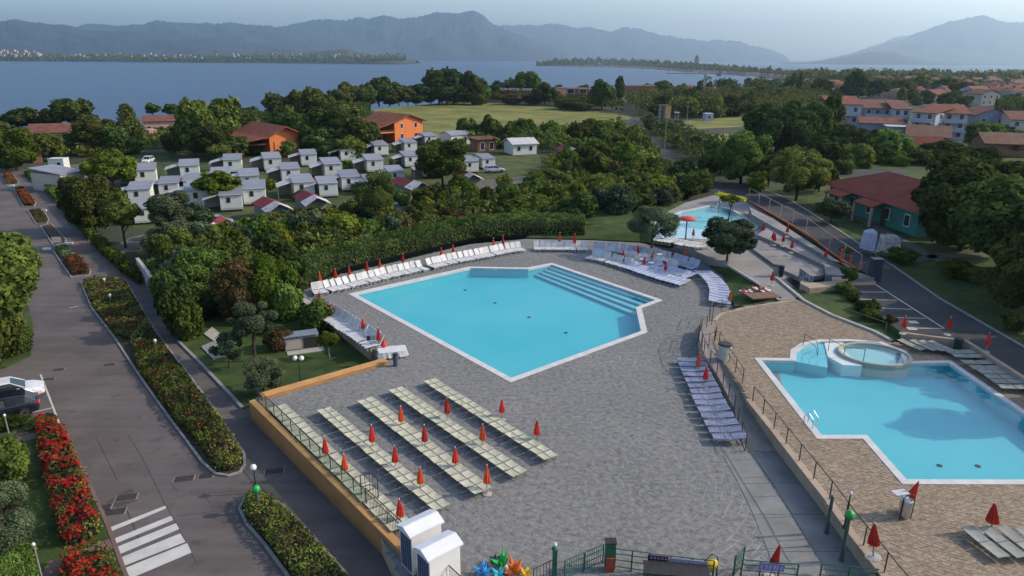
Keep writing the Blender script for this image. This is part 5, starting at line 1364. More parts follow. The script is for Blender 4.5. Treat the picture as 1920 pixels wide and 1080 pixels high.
railing('ramp_railing', 'dark railing on the pool side of the ramp top', [P(1348, 645, ZB), P(1362, 672, ZB), P(1392, 718, ZB)], 1.0, 1.5, (1.0, .5), .024)
railing('entrance_railing', 'curved grey rail of the ramp head, nearest the curved loungers', [P(1330, 602, .6), P(1330, 590, .5), P(1352, 582, .5)], 1.0, 1.2, (1.0, .5), .024)
railing('entrance_railing', 'second looped rail of the ramp head', [P(1310, 640, .85), P(1312, 622, .8), P(1334, 610, .85)], 1.0, .8, (1.0, .5), .024)
railing('entrance_railing', 'third looped rail of the ramp head with upright bars', [P(1316, 652, .85), P(1338, 646, .88), P(1342, 632, .9)], 1.0, .6, (1.0,), .022)
railing('rope_rail', 'thin pale rope rail beside the lawn of the beige terrace', [P(1508, 563, ZB), P(1560, 586, ZB), P(1660, 622, ZB + .1)], .75, 5.5, (1.0,), .014, mat=M_ALU)
# terraces fence
railing('terrace_fence', 'long fence with orange lower rail and pale posts above the stepped terraces', [P(1404, 372, 1.9), P(1450, 398, 1.9), P(1510, 432, 1.9), P(1560, 470, 1.9), P(1612, 506, 1.9)], 1.5, 4.2, (1.0,), .03, mat=nmat('pale_post_paint', (.36, .31, .27), var=.1), cat='fence')
lowr = px_poly([(1400, 374), (1450, 403), (1510, 437), (1560, 475), (1610, 508)], 1.9)
mb = MB(); kerb_line(mb, lowr, .14, .16, 1.86, 1.86)
struct(mb.build('terrace_kerb', nmat('rust_orange_paint', (.36, .11, .05), var=.2, scale=2, rough=.8)))
t = thing('bicycle_rack', 'bent bright red steel rack at the end of the terrace fence', 'rack', P(1580, 488, 1.9))
o = P(1580, 488, 1.9)
for a, b in (((1576, 487), (1576, 487)),):
    MB().tube([P(1576, 487, 1.9) - o + Vector((0, 0, 1.1)), P(1576, 487, 1.9) - o, P(1594, 497, 1.9) - o, P(1594, 497, 1.9) - o + Vector((0, 0, 1.0))], .09, 7).build('bent_tube', M_ORRED, t)
MB().tube([P(1610, 503, 1.9) - o + Vector((0, 0, .5)), P(1620, 502, 1.9) - o + Vector((0, 0, .5))], .06, 6).build('stub', M_ORRED, t)
for x in (.0,): MB().tube([P(1615, 503, 1.9) - o + Vector((0, 0, .5)), P(1615, 503, 1.9) - o], .04, 6).build('leg', M_ORRED, t)

# ochre wall round the lower corner of the grey terrace
def wall(label, pts, w, h0, h1, mats=(M_ORANGEWALL, M_ORANGETOP), name='terrace_wall', slabs=0):
    t = thing(name, label, 'wall', (pts[0].x, pts[0].y, h0))
    o = pts[0]
    for a, b in zip(pts, pts[1:]):
        a, b = a - o, b - o
        d = (b - a).normalized(); nn = Vector((-d.y, d.x, 0)) * w / 2
        MB().prism([(a - nn).to_2d(), (b - nn).to_2d(), (b + nn).to_2d(), (a + nn).to_2d()], -.1, h1 - h0 - .05).build('wall_face', mats[0], t)
        n = max(1, int((b - a).length / (slabs or 3.0))); nn = nn * 1.12
        for k in range(n):
            p, q = a.lerp(b, k / n) + d * .006, a.lerp(b, (k + 1) / n) - d * .006
            MB().prism([(p - nn).to_2d(), (q - nn).to_2d(), (q + nn).to_2d(), (p + nn).to_2d()], h1 - h0 - .049, h1 - h0).build('coping_slab', mats[1], t)
    return t
OW = [P(472, 750, .30), P(600, 868, .30), P(700, 965, .30), P(790, 1058, .30), P(860, 1130, .30)]
OW = [Vector((p.x, p.y, 0)) for p in OW]
d_ = (OW[-1] - OW[0]).normalized()
wall('ochre wall between the lane and the beige sunbeds', [OW[0], OW[-1]], .34, ZR - .05, .30)
OS = [Vector((p.x, p.y, 0)) for p in (P(484, 742, .25), P(724, 674, .25))]
wall('ochre wall between the kerbed lawn and the grey terrace', [OS[0] + (OS[1] - OS[0]).normalized() * .2, OS[1]], .62, ZR - .02, .25, slabs=5.0)
LD = [Vector((p.x, p.y, 0)) for p in px_poly([(700, 654), (640, 607), (564, 561)], 0)]
wall('brown faced ledge wall carrying white loungers above the lawn', [LD[0], LD[1], LD[2]], .5, ZR - .02, .12, (M_BEIGEWALL, M_CONC), slabs=2.5)
# glass and steel balustrade on the ochre wall
M_GLASSF = glassmat('balustrade_glass', (.78, .84, .80), rough=.05, alpha=.05, ior=1.3)
gl = thing('glass_balustrade', 'glass panel balustrade behind the ochre wall beside the sunbeds', 'balustrade', OW[0])
L = (OW[-1] - OW[0]).length; nn = Vector((-d_.y, d_.x, 0)); inw = -nn if nn.x < 0 else nn
base = inw * .30
npan = 11
for k in range(npan + 1):
    q = base + d_ * (L * .62 * k / npan + .4)
    MB().tube([q, q + Vector((0, 0, 1.15))], .025, 6).build('post', M_DARK, gl)
    if k < npan:
        q2 = base + d_ * (L * .62 * (k + 1) / npan + .4)
        a, b = q + d_ * .05, q2 - d_ * .05
        tk = inw * .006
        MB().add([a - tk + Vector((0, 0, .12)), b - tk + Vector((0, 0, .12)), b - tk + Vector((0, 0, 1.05)), a - tk + Vector((0, 0, 1.05)), a + tk + Vector((0, 0, .12)), b + tk + Vector((0, 0, .12)), b + tk + Vector((0, 0, 1.05)), a + tk + Vector((0, 0, 1.05))], [(0, 1, 2, 3), (7, 6, 5, 4), (0, 4, 5, 1), (3, 2, 6, 7)]).build('glass_pane', M_GLASSF, gl)
MB().tube([base + d_ * .4 + Vector((0, 0, 1.15)), base + d_ * (L * .62 + .4) + Vector((0, 0, 1.15))], .03, 6).build('rail', M_DARK, gl)
f0, f1 = OW[0] + base + d_ * (L * .64), OW[0] + base + d_ * (L * 1.0)
railing('bar_fence', 'dark upright bar fence in front of the two white cabins', [f0, f1], 1.25, 1.9, (1.0, .08), .024, cat='fence', infill=.14)
f2 = OW[0] + inw * .45 + d_ * (L * .605)
railing('bar_gate', 'tangled steel gate at the end of the glass balustrade', [f2, f2 + inw * .5 + d_ * .1, f2 + inw * .55 + d_ * .7], 1.5, .8, (1.0, .55, .08), .025, cat='gate', infill=.16)

# two white roofed cabins
def cabin(px_r, label, sz, top):
    """px_r: pixel of the near right roof corner; walls follow the ochre wall."""
    pass
M_CABIN = nmat('white_cabin_panel', (.60, .60, .59), var=.06, scale=1.2, rough=.6)
M_CABINROOF = nmat('white_cabin_roof', (.62, .62, .65), var=.05, scale=1.5, rough=.5)
M_SHADEDSIDE = nmat('shaded_blue_cabin_side', (.10, .12, .19), var=.12, scale=2, rough=.5)  # blue shadow on the cabins' left face put into this dark colour
def white_cabin(c, label, w=.95, d=1.5, h=2.15):
    a = math.atan2(inw.y, inw.x)                      # +x away from the ochre wall
    t = thing('cabin', label, 'cabin', c, a, 'white cabins by the ochre wall')
    MB().box((0, 0, h * .46), (d, w, h * .92)).build('wall', M_CABIN, t)
    prof = [(-w / 2 - .08, h * .92 - .02), (-w / 2 - .08, h * .95), (-w * .05, h + .10), (w * .02, h + .10), (w / 2 + .08, h * .95), (w / 2 + .08, h * .92 - .02)]
    n = len(prof)
    vs = [(-d / 2 - .12, y, z) for y, z in prof] + [(d / 2 + .12, y, z) for y, z in prof]
    MB().add(vs, [(i, i + n, (i + 1) % n + n, (i + 1) % n) for i in range(n)] + [tuple(range(n)), tuple(range(2 * n - 1, n - 1, -1))]).build('roof', M_CABINROOF, t)
    dr = MB().box((-d / 2 - .012, 0, h * .44), (.025, w * .84, h * .80)).build('door', M_SHADEDSIDE, t)
    g = MB()
    for k in range(5): g.box((-d / 2 - .03, -w * .36 + k * w * .18, h * .44), (.014, .022, h * .74))
    g.build('ribs', M_DARK, dr)
    MB().box((-d / 2 - .05, w * .34, h * .45), (.03, .04, .16)).build('handle', M_STEEL, dr)
    return t

white_cabin(P(791, 1054, 0), 'white cabin with ridged roof, the one farther from the bottom edge')
white_cabin(P(824, 1098, 0), 'white cabin with ridged roof, the one cut by the bottom edge')

# --- bottom fence of the entrance, signs, play figures
def fence_run(label, a, b, n, h=1.0, rails=(1, .75, .45, .12), mesh=False):
    t = railing('green_fence', label, [a, b], h, (b - a).length / n, rails, .022, M_GREEN, 'fence', pr=.035)
    if mesh:
        mb = MB(); L = (b - a).length
        for k in range(int(L / .12)):
            p = (b - a) * (k * .12 / L); mb.tube([p + Vector((0, 0, .12)), p + Vector((0, 0, h * .98))], .01, 4, cap=False)
        mb.build('mesh_wires', M_GREEN, t)
    return t
fence_run('green mesh fence rising to the turnstile post at the bottom', P(1058, 1088, 0), P(1130, 1056, 0), 2, 1.0, mesh=True)
fence_run('green three rail fence right of the turnstile post', P(1152, 1066, 0), P(1215, 1075, 0), 2, 1.05)
fence_run('green fence behind the banners at the bottom edge', P(1215, 1076, 0), P(1335, 1090, 0), 3, 1.05)
fence_run('short green gate leaf standing open below the crimson parasol', P(1374, 1084, 0), P(1391, 1066, 0), 1, 1.15, mesh=True)
fence_run('green fence with purple banner below the crimson parasol', P(1388, 1084, 0), P(1492, 1093, 0), 3, .95)
fence_run('green fence at the foot of the beige wall, bottom edge', P(1535, 1093, 0), P(1640, 1102, 0), 2, .95)
railing('bar_fence', 'low dark bar fence beside the play figures', [P(1000, 1100, 0), P(1036, 1082, 0)], .9, 1.0, (1.0, .1), .02, cat='fence', infill=.13)
def post(label, p, h, w, mat, name='gate_post'):
    t = thing(name, label, 'post', p)
    MB().box((0, 0, h / 2), (w, w, h)).build('shaft', mat, t)
    MB().lathe([(w * .75, h), (w * .75, h + .06), (.03, h + .16)], 8).build('cap', mat, t)
    return t
g = post('dark green gate post with small lamp beside the play figures', P(1039, 1085, 0), 1.5, .2, M_GREEN)
MB().lathe([(.05, 1.66), (.09, 1.74), (.04, 1.84)], 8).build('lamp', nmat('pale_lamp_glass', (.6, .62, .4), var=.05), g)
t = thing('turnstile_post', 'green turnstile post with brick red front at the bottom fence', 'turnstile', P(1142, 1066, 0))
MB().box((0, 0, .75), (.42, .3, 1.3)).build('housing', M_GREEN, t)
MB().box((0.0, -.19, .35), (.36, .07, .7)).build('front_panel', nmat('brick_red_paint', (.28, .05, .03), var=.15, scale=3), t)
MB().box((0, 0, 1.43), (.5, .4, .05)).build('lid', M_DARK, t)
def banner(label, a, b, h0, h1, bg, fg, kind):
    o = a; d = (b - a); L = d.length; u = d.normalized(); nn = Vector((u.y, -u.x, 0))
    t = thing('banner', label, 'banner', a)
    k = nn * .05
    MB().add([k + Vector((0, 0, h0)), d + k + Vector((0, 0, h0)), d + k + Vector((0, 0, h1)), k + Vector((0, 0, h1)), k * .6 + Vector((0, 0, h0)), d + k * .6 + Vector((0, 0, h0)), d + k * .6 + Vector((0, 0, h1)), k * .6 + Vector((0, 0, h1))], [(0, 1, 2, 3), (7, 6, 5, 4), (0, 4, 5, 1), (2, 6, 7, 3)]).build('cloth', bg, t)
    mb = MB(); rg = random.Random(len(label))
    hh = h1 - h0
    if kind == 'cells':
        for i in range(5):
            for j in range(3):
                x = L * (.1 + i * .18); z = h0 + hh * (.12 + j * .3)
                q = [u * x + k * 1.2 + Vector((0, 0, z)), u * (x + L * .13) + k * 1.2 + Vector((0, 0, z + rg.uniform(-.02, .02))), u * (x + L * .12) + k * 1.2 + Vector((0, 0, z + hh * .22)), u * (x + .01) + k * 1.2 + Vector((0, 0, z + hh * .2))]
                mb.add(q, [(0, 1, 2, 3)])
    else:
        x = L * .08
        while x < L * .9:
            w = rg.uniform(.03, .07); s = rg.uniform(-.06, .06)
            z0, z1 = h0 + hh * .25, h0 + hh * .75
            mb.add([u * x + k * 1.2 + Vector((0, 0, z0)), u * (x + w) + k * 1.2 + Vector((0, 0, z0)), u * (x + w + s) + k * 1.2 + Vector((0, 0, z1)), u * (x + s) + k * 1.2 + Vector((0, 0, z1))], [(0, 1, 2, 3)])
            x += rg.uniform(.10, .2)
    mb.build('print', fg, t)
    return t
banner('dark banner with pink cell pattern on the bottom fence', P(1212, 1077, 0), P(1250, 1081, 0), .45, 1.05, nmat('dark_banner_cloth', (.02, .015, .04)), nmat('pink_print', (.32, .11, .2)), 'cells')
banner('lavender blue banner with thin strokes on the bottom fence', P(1251, 1081, 0), P(1322, 1089, 0), .55, 1.0, nmat('lavender_banner_cloth', (.20, .20, .33), var=.1), nmat('pale_print', (.42, .42, .46)), 'strokes')
banner('purple banner with pale lettering on the fence below the crimson parasol', P(1419, 1087, 0), P(1466, 1091, 0), .55, .92, nmat('purple_banner_cloth', (.17, .15, .32), var=.1), nmat('pale_print', (.42, .42, .46)), 'strokes')
t = thing('play_car', 'bright yellow rounded ride-on toy behind the bottom fence', 'toy', P(1330, 1084, 0), .3)
MB().lathe([(.08, .45), (.2, .5), (.24, .7), (.18, .9), (.05, .95)], 14, sx=1.5, sy=.6).build('body', nmat('yellow_plastic', (.62, .42, .02), var=.1, rough=.35), t, smooth=True)
MB().tube([(-.35, .0, .0), (-.3, 0, 1.0), (0, 0, 1.25), (.3, 0, 1.0), (.35, 0, 0)], .03, 6).build('roll_bar', M_DARK, t)
t = thing('stone_kiosk_roof', 'dark flat roof edge of a kiosk at the bottom edge', 'roof', P(1360, 1120, 0))
MB().box((0, 0, .35), (2.2, 1.2, .12)).build('slab', nmat('dark_roof_felt', (.05, .05, .055), var=.2), t)
MB().box((0, 0, .12), (1.9, 1.0, .3)).build('body', M_DARK, t)
t = thing('booth', 'low dark green ticket counter behind the bottom banners', 'counter', P(1265, 1098, 0), -.1)
MB().box((0, 0, .4), (2.6, .7, .8)).build('front', M_GREEN, t)
MB().box((0, 0, .83), (2.7, .8, .05)).build('counter_top', M_DARK, t)
def star_figure(label, p, mat, n, h, seed):
    rg = random.Random(seed)
    t = thing('play_figure', label, 'play figure', p, rg.uniform(0, 6), 'colourful play figures')
    for k in range(n):
        a = 2 * math.pi * k / n + rg.uniform(-.2, .2); e = rg.uniform(.45, 1.3)
        d = Vector((math.cos(a) * math.cos(e), math.sin(a) * math.cos(e), math.sin(e)))
        L = h * .72 * rg.uniform(.6, 1.05)
        MB().tube([Vector((0, 0, .12)), d * L * .4 + Vector((0, 0, .14)), d * L + Vector((0, 0, .1))], [.10, .13, .012], 6).build('blade', mat, t)
    MB().lathe([(.3, 0), (.28, .14), (.12, .22)], 10).build('base', M_CONC, t)
SF = .8
star_figure('blue spiky play figure beside the white cabin', P(906, 1082, 0), nmat('blue_play_plastic', (.03, .22, .50), var=.1, rough=.35), 8, 1.0, 1)
star_figure('turquoise spiky play figure at the bottom edge', P(934, 1088, 0), nmat('turquoise_play_plastic', (.03, .33, .42), var=.1, rough=.35), 7, .8, 2)
star_figure('green spiky play figure with the tallest spike', P(940, 1066, 0), M_GREENBRIGHT, 8, 1.25, 3)
star_figure('orange red spiky play figure beside the green one', P(964, 1079, 0), nmat('orange_play_plastic', (.62, .13, .02), var=.1, rough=.35), 9, 1.1, 4)
star_figure('small yellow spiky play figure at the bottom edge', P(986, 1089, 0), nmat('yellow_play_plastic', (.62, .36, .02), var=.1, rough=.35), 5, .9, 5)
star_figure('dark small spiky play figure behind the green one', P(928, 1060, 0), nmat('navy_play_plastic', (.02, .03, .07), var=.1, rough=.35), 6, .6, 6)
# --- lamps and posts
def lamp(label, p, h, heads=1, mat=None, group='street lamps', gs=1.0):
    t = thing('street_lamp', label, 'lamp', p, 0, group)
    MB().tube([(0, 0, 0), (0, 0, h)], [.05, .03], 8).build('pole', mat or M_DARK, t)
    MB().lathe([(.09, 0), (.09, .12), (.05, .18)], 10).build('base', mat or M_DARK, t)
    for k in range(heads):
        a = k * math.pi; c = (0, 0) if heads == 1 else (.22 * math.cos(a), .22 * math.sin(a))
        if heads > 1: MB().tube([(0, 0, h - .05), (c[0], c[1], h)], .02, 6).build('arm', mat or M_DARK, t)
        MB().lathe([(.06, h), (.15 * gs, h + .07 * gs), (.17 * gs, h + .17 * gs), (.12 * gs, h + .29 * gs), (.03, h + .33 * gs)], 12, (c[0], c[1], 0)).build('globe', nmat('frosted_globe', (.62, .61, .57), var=.05, rough=.3), t, smooth=True)
    return t
def lampx(label, px, by, ty, z=ZR, **k):
    b = P(px, by, z); return lamp(label, b, height_at(b, ty) - .3, **k)
lampx('globe lamp at the gap between the two road islands', 481, 925, 872)
lampx('twin globe lamp on the kerbed lawn at the ochre wall', 566, 742, 668, heads=2)
lampx('slim pale lamp post on the corner lawn at the bottom left', 82, 1098, 1012, mat=M_ALU, gs=.45)
lampx('slim pale post beside the black car', 19, 822, 772, mat=M_ALU, gs=.45)
lampx('dark lamp post behind the beige wall railing', 1583, 990, 916, z=ZB, gs=.45)
t = lampx('pale lamp post in the camp beside the silvery tree', 318, 446, 400, mat=M_ALU)
def green_ball(label, p, h, ball=.2, shaft=.09):
    t = thing('bollard', label, 'post', p)
    MB().lathe([(shaft * 1.4, 0), (shaft, .1), (shaft * .9, h)], 10).build('shaft', nmat('grey_green_post_paint', (.05, .085, .065), var=.15, scale=3), t)
    MB().lathe([(shaft, h), (ball * .95, h + ball * .5), (ball, h + ball), (ball * .8, h + ball * 1.55), (.04, h + ball * 1.95)], 14).build('ball', M_GREENBRIGHT, t, smooth=True)
    MB().lathe([(ball * 1.02, h + ball * .2), (ball * 1.06, h + ball * .35), (ball * .98, h + ball * .5)], 14).build('collar', M_GREEN, t)
    return t
green_ball('green ball topped post at the head of the bottom island hedge', P(486, 962, ZR), 1.25, .2)
green_ball('tall post with green ball cap at the foot of the beige wall', P(1577, 1052, 0), 2.25, .2, .085)
t = thing('bollard', 'plain grey green post by the beige wall, left of the ball topped one', 'post', P(1549, 1000, 0))
MB().lathe([(.13, 0), (.085, .1), (.075, 2.0), (.03, 2.05)], 10).build('shaft', nmat('grey_green_post_paint', (.05, .085, .065)), t)
MB().lathe([(.1, 1.98), (.1, 2.03), (.04, 2.07)], 10).build('cap', M_GREEN, t)
# --- lifeguard's steel chair and bins, small things
t = thing('steel_bin', 'steel bin with dark frame standing by the right pool edge', 'bin', P(1694, 970, ZB), .2)
MB().lathe([(.24, .08), (.27, .2), (.27, .95), (.24, 1.0)], 14).build('drum', M_STEEL, t)
fr = MB()
for s in (-1, 1): fr.tube([(s * .3, -.1, 0), (s * .3, -.1, 1.1), (s * .2, -.1, 1.25), (0, -.1, 1.3)], .03, 6)
fr.tube([(-.3, -.1, .5), (.3, -.1, .5)], .025, 6); fr.build('frame', M_DARK, t)
MB().box((-.2, .25, 1.2), (.7, .4, .04)).build('lid', M_WHITE, t)
def bin_(label, px, by, h, w, mat, z):
    t = thing('litter_bin', label, 'bin', P(px, by, z))
    MB().lathe([(w * .42, 0), (w * .5, h * .92)], 12).build('body', mat, t)
    MB().lathe([(w * .54, h * .92), (w * .54, h), (w * .4, h * 1.04)], 12).build('rim', M_DARK, t)
bin_('dark slim litter bin at the corner of the white tarp table', 742, 686, .95, .38, nmat('slate_bin', (.05, .065, .09)), 0)
bin_('dark green litter bin at the corner of the parking wall', 1794, 657, .95, .6, nmat('bottle_green_bin', (.01, .045, .03)), ZB)
bin_('pale grey cylindrical bin at the foot of the stepped terraces', 1454, 517, 1.1, .6, M_ALU, ZB)
bin_('dark blue bin beside the pale bin at the stepped terraces', 1464, 518, 1.1, .5, nmat('navy_bin', (.015, .018, .045)), ZB)
bin_('white cylinder tank beside the rail at the ramp top', 1357, 672, 1.15, .95, nmat('pale_tank', (.40, .42, .40), var=.06), ZB)
t = thing('pallet', 'low wooden platform with red and white cloths at the end of the path', 'platform', P(1424, 552, ZB), .2)
MB().box((0, -.5, .06), (2.8, 1.6, .12), rz=0).build('deck', nmat('brown_deck_board', (.17, .10, .065), var=.2, scale=2), t)
rg = random.Random(5)
mb = [MB(), MB(), MB()]
for k in range(36):
    m_ = mb[k % 3]; c = Vector((rg.uniform(-1.3, 1.2), rg.uniform(.3, 1.5), .12 + rg.random() * .12)); s = rg.uniform(.15, .34); a = rg.uniform(0, 3)
    vs = [c + Vector((math.cos(a + q * 1.05) * s * rg.uniform(.6, 1.1), math.sin(a + q * 1.05) * s * rg.uniform(.6, 1.1), rg.uniform(-.06, .06))) for q in range(6)] + [c + Vector((0, 0, .1))]
    m_.add(vs, [(q, (q + 1) % 6, 6) for q in range(6)])
for m_, mt in zip(mb, (M_WHITE, M_RED, M_DARK)): m_.build('cloth_heap', mt, t)
t = thing('lifebuoy', 'orange lifebuoy on a post at the hedge corner', 'lifebuoy', P(563, 547, 0))
c0 = height_at(P(563, 547, 0), 533)
MB().tube([(0, 0, 0), (0, 0, c0 + .4)], .03, 6).build('post', M_ALU, t)
ring = [(.36 * math.cos(a * math.pi / 10), -.07, c0 + .36 * math.sin(a * math.pi / 10)) for a in range(21)]
MB().tube(ring, .075, 8, cap=False).build('ring', nmat('lifebuoy_orange', (.62, .24, .06), var=.08), t, smooth=True)
# rolled screens, white tarp table at the ledge end
t = thing('screen_panels', 'upright pale screens stored at the near end of the ledge', 'screen', P(700, 668, ZR), 0)
for k in range(4): MB().box((-.3 + .32 * k, .1 * k, .85), (.28, .08, 1.7), rz=.2 + .1 * k).build('screen_panel', [M_DARK, M_ALU, M_WHITE, M_ALU][k], t)
t = thing('tarp_table', 'white cloth covered low table near the ledge end', 'table', P(736, 668, 0), .3)
MB().box((0, 0, .55), (2.0, 1.0, .05)).build('tabletop', M_WHITE, t)
cl = MB(); n = 14
vs = []
for i in range(n * 2):
    a = 2 * math.pi * i / (n * 2); r = 1.0 / max(abs(math.cos(a)), abs(math.sin(a)) / .55) * 1.04
    vs += [(r * math.cos(a), r * math.sin(a), .585), (r * (1.05 + .07 * math.sin(i * 2.4)) * math.cos(a), r * (1.05 + .07 * math.sin(i * 2.4)) * math.sin(a), .12)]
N2 = n * 2
cl.add(vs + [(0, 0, .585)], [(2 * i, 2 * i + 1, (2 * i + 3) % (2 * N2), (2 * i + 2) % (2 * N2)) for i in range(N2)] + [(2 * i, (2 * i + 2) % (2 * N2), 2 * N2) for i in range(N2)])
cl.build('cloth', M_WHITE, t)
t = thing('folded_parasol', 'red folded parasol leaning at the ledge end screens', 'parasol', P(719, 664, 0), 0)
MB().tube([(0, 0, 0), (.1, 0, 1.2)], .025, 6).build('pole', M_DARK, t)
MB().tube([(.02, 0, .35), (.06, 0, .75), (.09, 0, 1.1)], [.05, .22, .06], 8).build('canopy', M_RED, t)
# utility box and slabs in the lawn
c = P(565, 648, ZR + .06)
t = thing('utility_box', 'low grey roofed utility box with two doors on the kerbed lawn', 'utility box', c, .38)
MB().box((0, 0, .5), (2.6, 1.5, 1.0)).build('body', nmat('beige_metal_box', (.30, .29, .26), var=.08), t)
for s in (-1, 1):
    MB().box((s * .68, -.03, 1.06), (1.34, 1.75, .07), M=Matrix.Rotation(-.12, 3, 'X')).build('roof_panel', nmat('blue_grey_sheet_metal', (.19, .22, .28), var=.1, rough=.4), t)
MB().box((.68, -.765, .5), (1.1, .03, .85)).build('door', M_DARK, t)
MB().box((-.68, -.765, .5), (1.1, .03, .85)).build('door', nmat('beige_door', (.38, .34, .28), var=.06), t)
MB().box((.2, -1.35, .03), (2.8, .8, .06)).build('plinth', M_CONC, t)
for lab, q in (('pale concrete slab lying in the kerbed lawn', [(382, 626), (398, 613), (420, 632), (404, 642)]), ('speckled stone slab beside the small olive', [(377, 650), (400, 640), (426, 664), (400, 674)])):
    pp = px_poly(q, ZR + .12); c = centre(pp)
    t = thing('stone_slab', lab, 'slab', (c.x, c.y, ZR + .05))
    MB().prism([(p.x - c.x, p.y - c.y) for p in pp], 0, .1).build('slab', M_CONC if 'concrete' in lab else nmat('speckled_stone', (.10, .10, .10), scale=6, col2=(.32, .32, .33)), t)
# rails in the right pool, ladders
railing('pool_rail', 'thin steel rail of the round pool steps', [P(1505, 652, ZB - .15), P(1528, 664, ZB - .5), P(1530, 684, ZB - .9)], 1.1, 1.4, (1.0, .6), .02, mat=M_DARK)
railing('pool_rail', 'thin steel rail beside the white ledge of the right pool', [P(1551, 667, ZB - .5), P(1580, 682, ZB - .6), P(1617, 686, ZB - .6)], 1.3, 1.4, (1.0, .2), .02, mat=M_DARK)
t = thing('pool_ladder', 'bent steel ladder at the left edge of the right pool', 'ladder', P(1518, 797, ZB), -.9)
for s in (-.25, .25): MB().tube([(-.25, s, 0), (-.25, s, .6), (0, s, .85), (.3, s, .55), (.32, s, -.6)], .024, 7).build('handrail', M_STEEL, t)
for z in (-.15, -.4): MB().box((.32, 0, z), (.08, .5, .03)).build('tread', M_STEEL, t)
# upper pool: mushroom shower and yellow slide
b = P(1285, 450, ZB)
t = thing('mushroom_fountain', 'red mushroom fountain on a pole at the upper pool', 'fountain', b)
hh = height_at(b, 410)
MB().tube([(0, 0, 0), (0, 0, hh)], [.09, .07], 8).build('pole', nmat('teal_pipe', (.05, .14, .15), var=.1), t)
MB().lathe([(.15, hh - .1), (1.0, hh - .12), (1.05, hh), (.7, hh + .22), (.15, hh + .32)], 16).build('cap', nmat('red_fountain_shell', (.55, .05, .03), var=.1, rough=.4), t)
b = P(1372, 402, ZB)
t = thing('water_slide', 'yellow water slide on a platform behind the upper pool', 'slide', b)
p0, p1 = at_dist(1343, 360, b.y + 1) - b, at_dist(1398, 372, b.y - 1.5) - b
u = (p1 - p0).normalized(); sd = Vector((-u.y, u.x, 0)).normalized()
vs = []
for k in range(9):
    c = p0.lerp(p1, k / 8)
    for q in range(7):
        a = math.pi * (q / 6); vs.append(c + sd * .55 * math.cos(a) - Vector((0, 0, 1)) * .4 * math.sin(a))
    for q in range(6, -1, -1):
        a = math.pi * (q / 6); vs.append(c + sd * .60 * math.cos(a) - Vector((0, 0, 1)) * .46 * math.sin(a))
fs = [(k * 14 + q, k * 14 + (q + 1) % 14, (k + 1) * 14 + (q + 1) % 14, (k + 1) * 14 + q) for k in range(8) for q in range(14)]
MB().add(vs, fs).build('chute', nmat('yellow_slide_plastic', (.62, .48, .02), var=.1, rough=.4), t)
for f in (.15, .6):
    c = p0.lerp(p1, f); MB().tube([(c.x, c.y, 0), (c.x, c.y, c.z - .4)], .08, 7).build('support', M_ALU, t)
st = MB(); c = p0.lerp(p1, .1)
for k in range(7): st.box((c.x + 1.2 - k * .25, c.y + .5, c.z * (1 - k / 7) * .9), (.28, .8, .05))
st.build('stair', M_STEEL, t)
# jumbled furniture and tarps along the rim of the upper pool
lounger_row(LB, [Vector((P(x, y, ZB + .3).x, P(x, y, ZB + .3).y, 0)) for x, y in [(1232, 449), (1265, 454), (1316, 463)]], 9, -1, 'pale lounger stacked along the near rim of the upper pool', 'loungers at the upper pool', z=ZB, mats={'seat': M_WHITE, 'backrest': M_WHITE, 'leg': M_WHITE}, jit=.3)
# tarpaulin covered stall by the upper road
b = P(1635, 478, ZP)
t = thing('covered_stall', 'stall wrapped in blue and striped tarpaulin beside the upper road', 'stall', b, -.45)
def drape(mb, x0, x1, y0, y1, z1, sag, seed, skirt=1.0):
    n = 9; vs = []
    for i in range(n + 1):
        for j in range(n + 1):
            x, y = x0 + (x1 - x0) * i / n, y0 + (y1 - y0) * j / n
            e = i in (0, n) or j in (0, n)
            z = z1 - (skirt if e else 0) + sag * noise.noise(Vector((x * 1.4, y * 1.4, seed))) + (.3 * math.sin(math.pi * i / n) if not e else 0)
            vs.append((x + (.1 * noise.noise(Vector((x * 3, y * 3, seed + 2)))), y, z))
    mb.add(vs, [(i * (n + 1) + j, (i + 1) * (n + 1) + j, (i + 1) * (n + 1) + j + 1, i * (n + 1) + j + 1) for i in range(n) for j in range(n)])
    return mb
drape(MB(), -1.3, .3, -1.0, 1.0, 2.3, .35, 1, 1.6).build('blue_tarp', nmat('pale_blue_tarp', (.24, .27, .42), scale=2, col2=(.40, .42, .52), rough=.6), t)
drape(MB(), .2, 2.6, -1.0, 1.0, 2.0, .3, 4, 1.3).build('striped_tarp', nmat('striped_tarp_cloth', (.16, .17, .24), scale=3.5, col2=(.50, .45, .33), rough=.7), t)
for x in (-1.1, .3, 2.4):
    for y in (-.8, .8): MB().tube([(x, y, 0), (x, y, 1.7)], .04, 6).build('leg', M_ALU, t)
t = thing('dark_pillar', 'dark blue square pillar at the corner of the retaining wall', 'pillar', P(1638, 524, 1.5))
MB().box((0, 0, 1.0), (.9, .8, 2.0)).build('shaft', nmat('dark_blue_render', (.035, .04, .065), var=.15), t)
MB().box((0, 0, 2.03), (1.0, .9, .08)).build('cap', M_DARK, t)
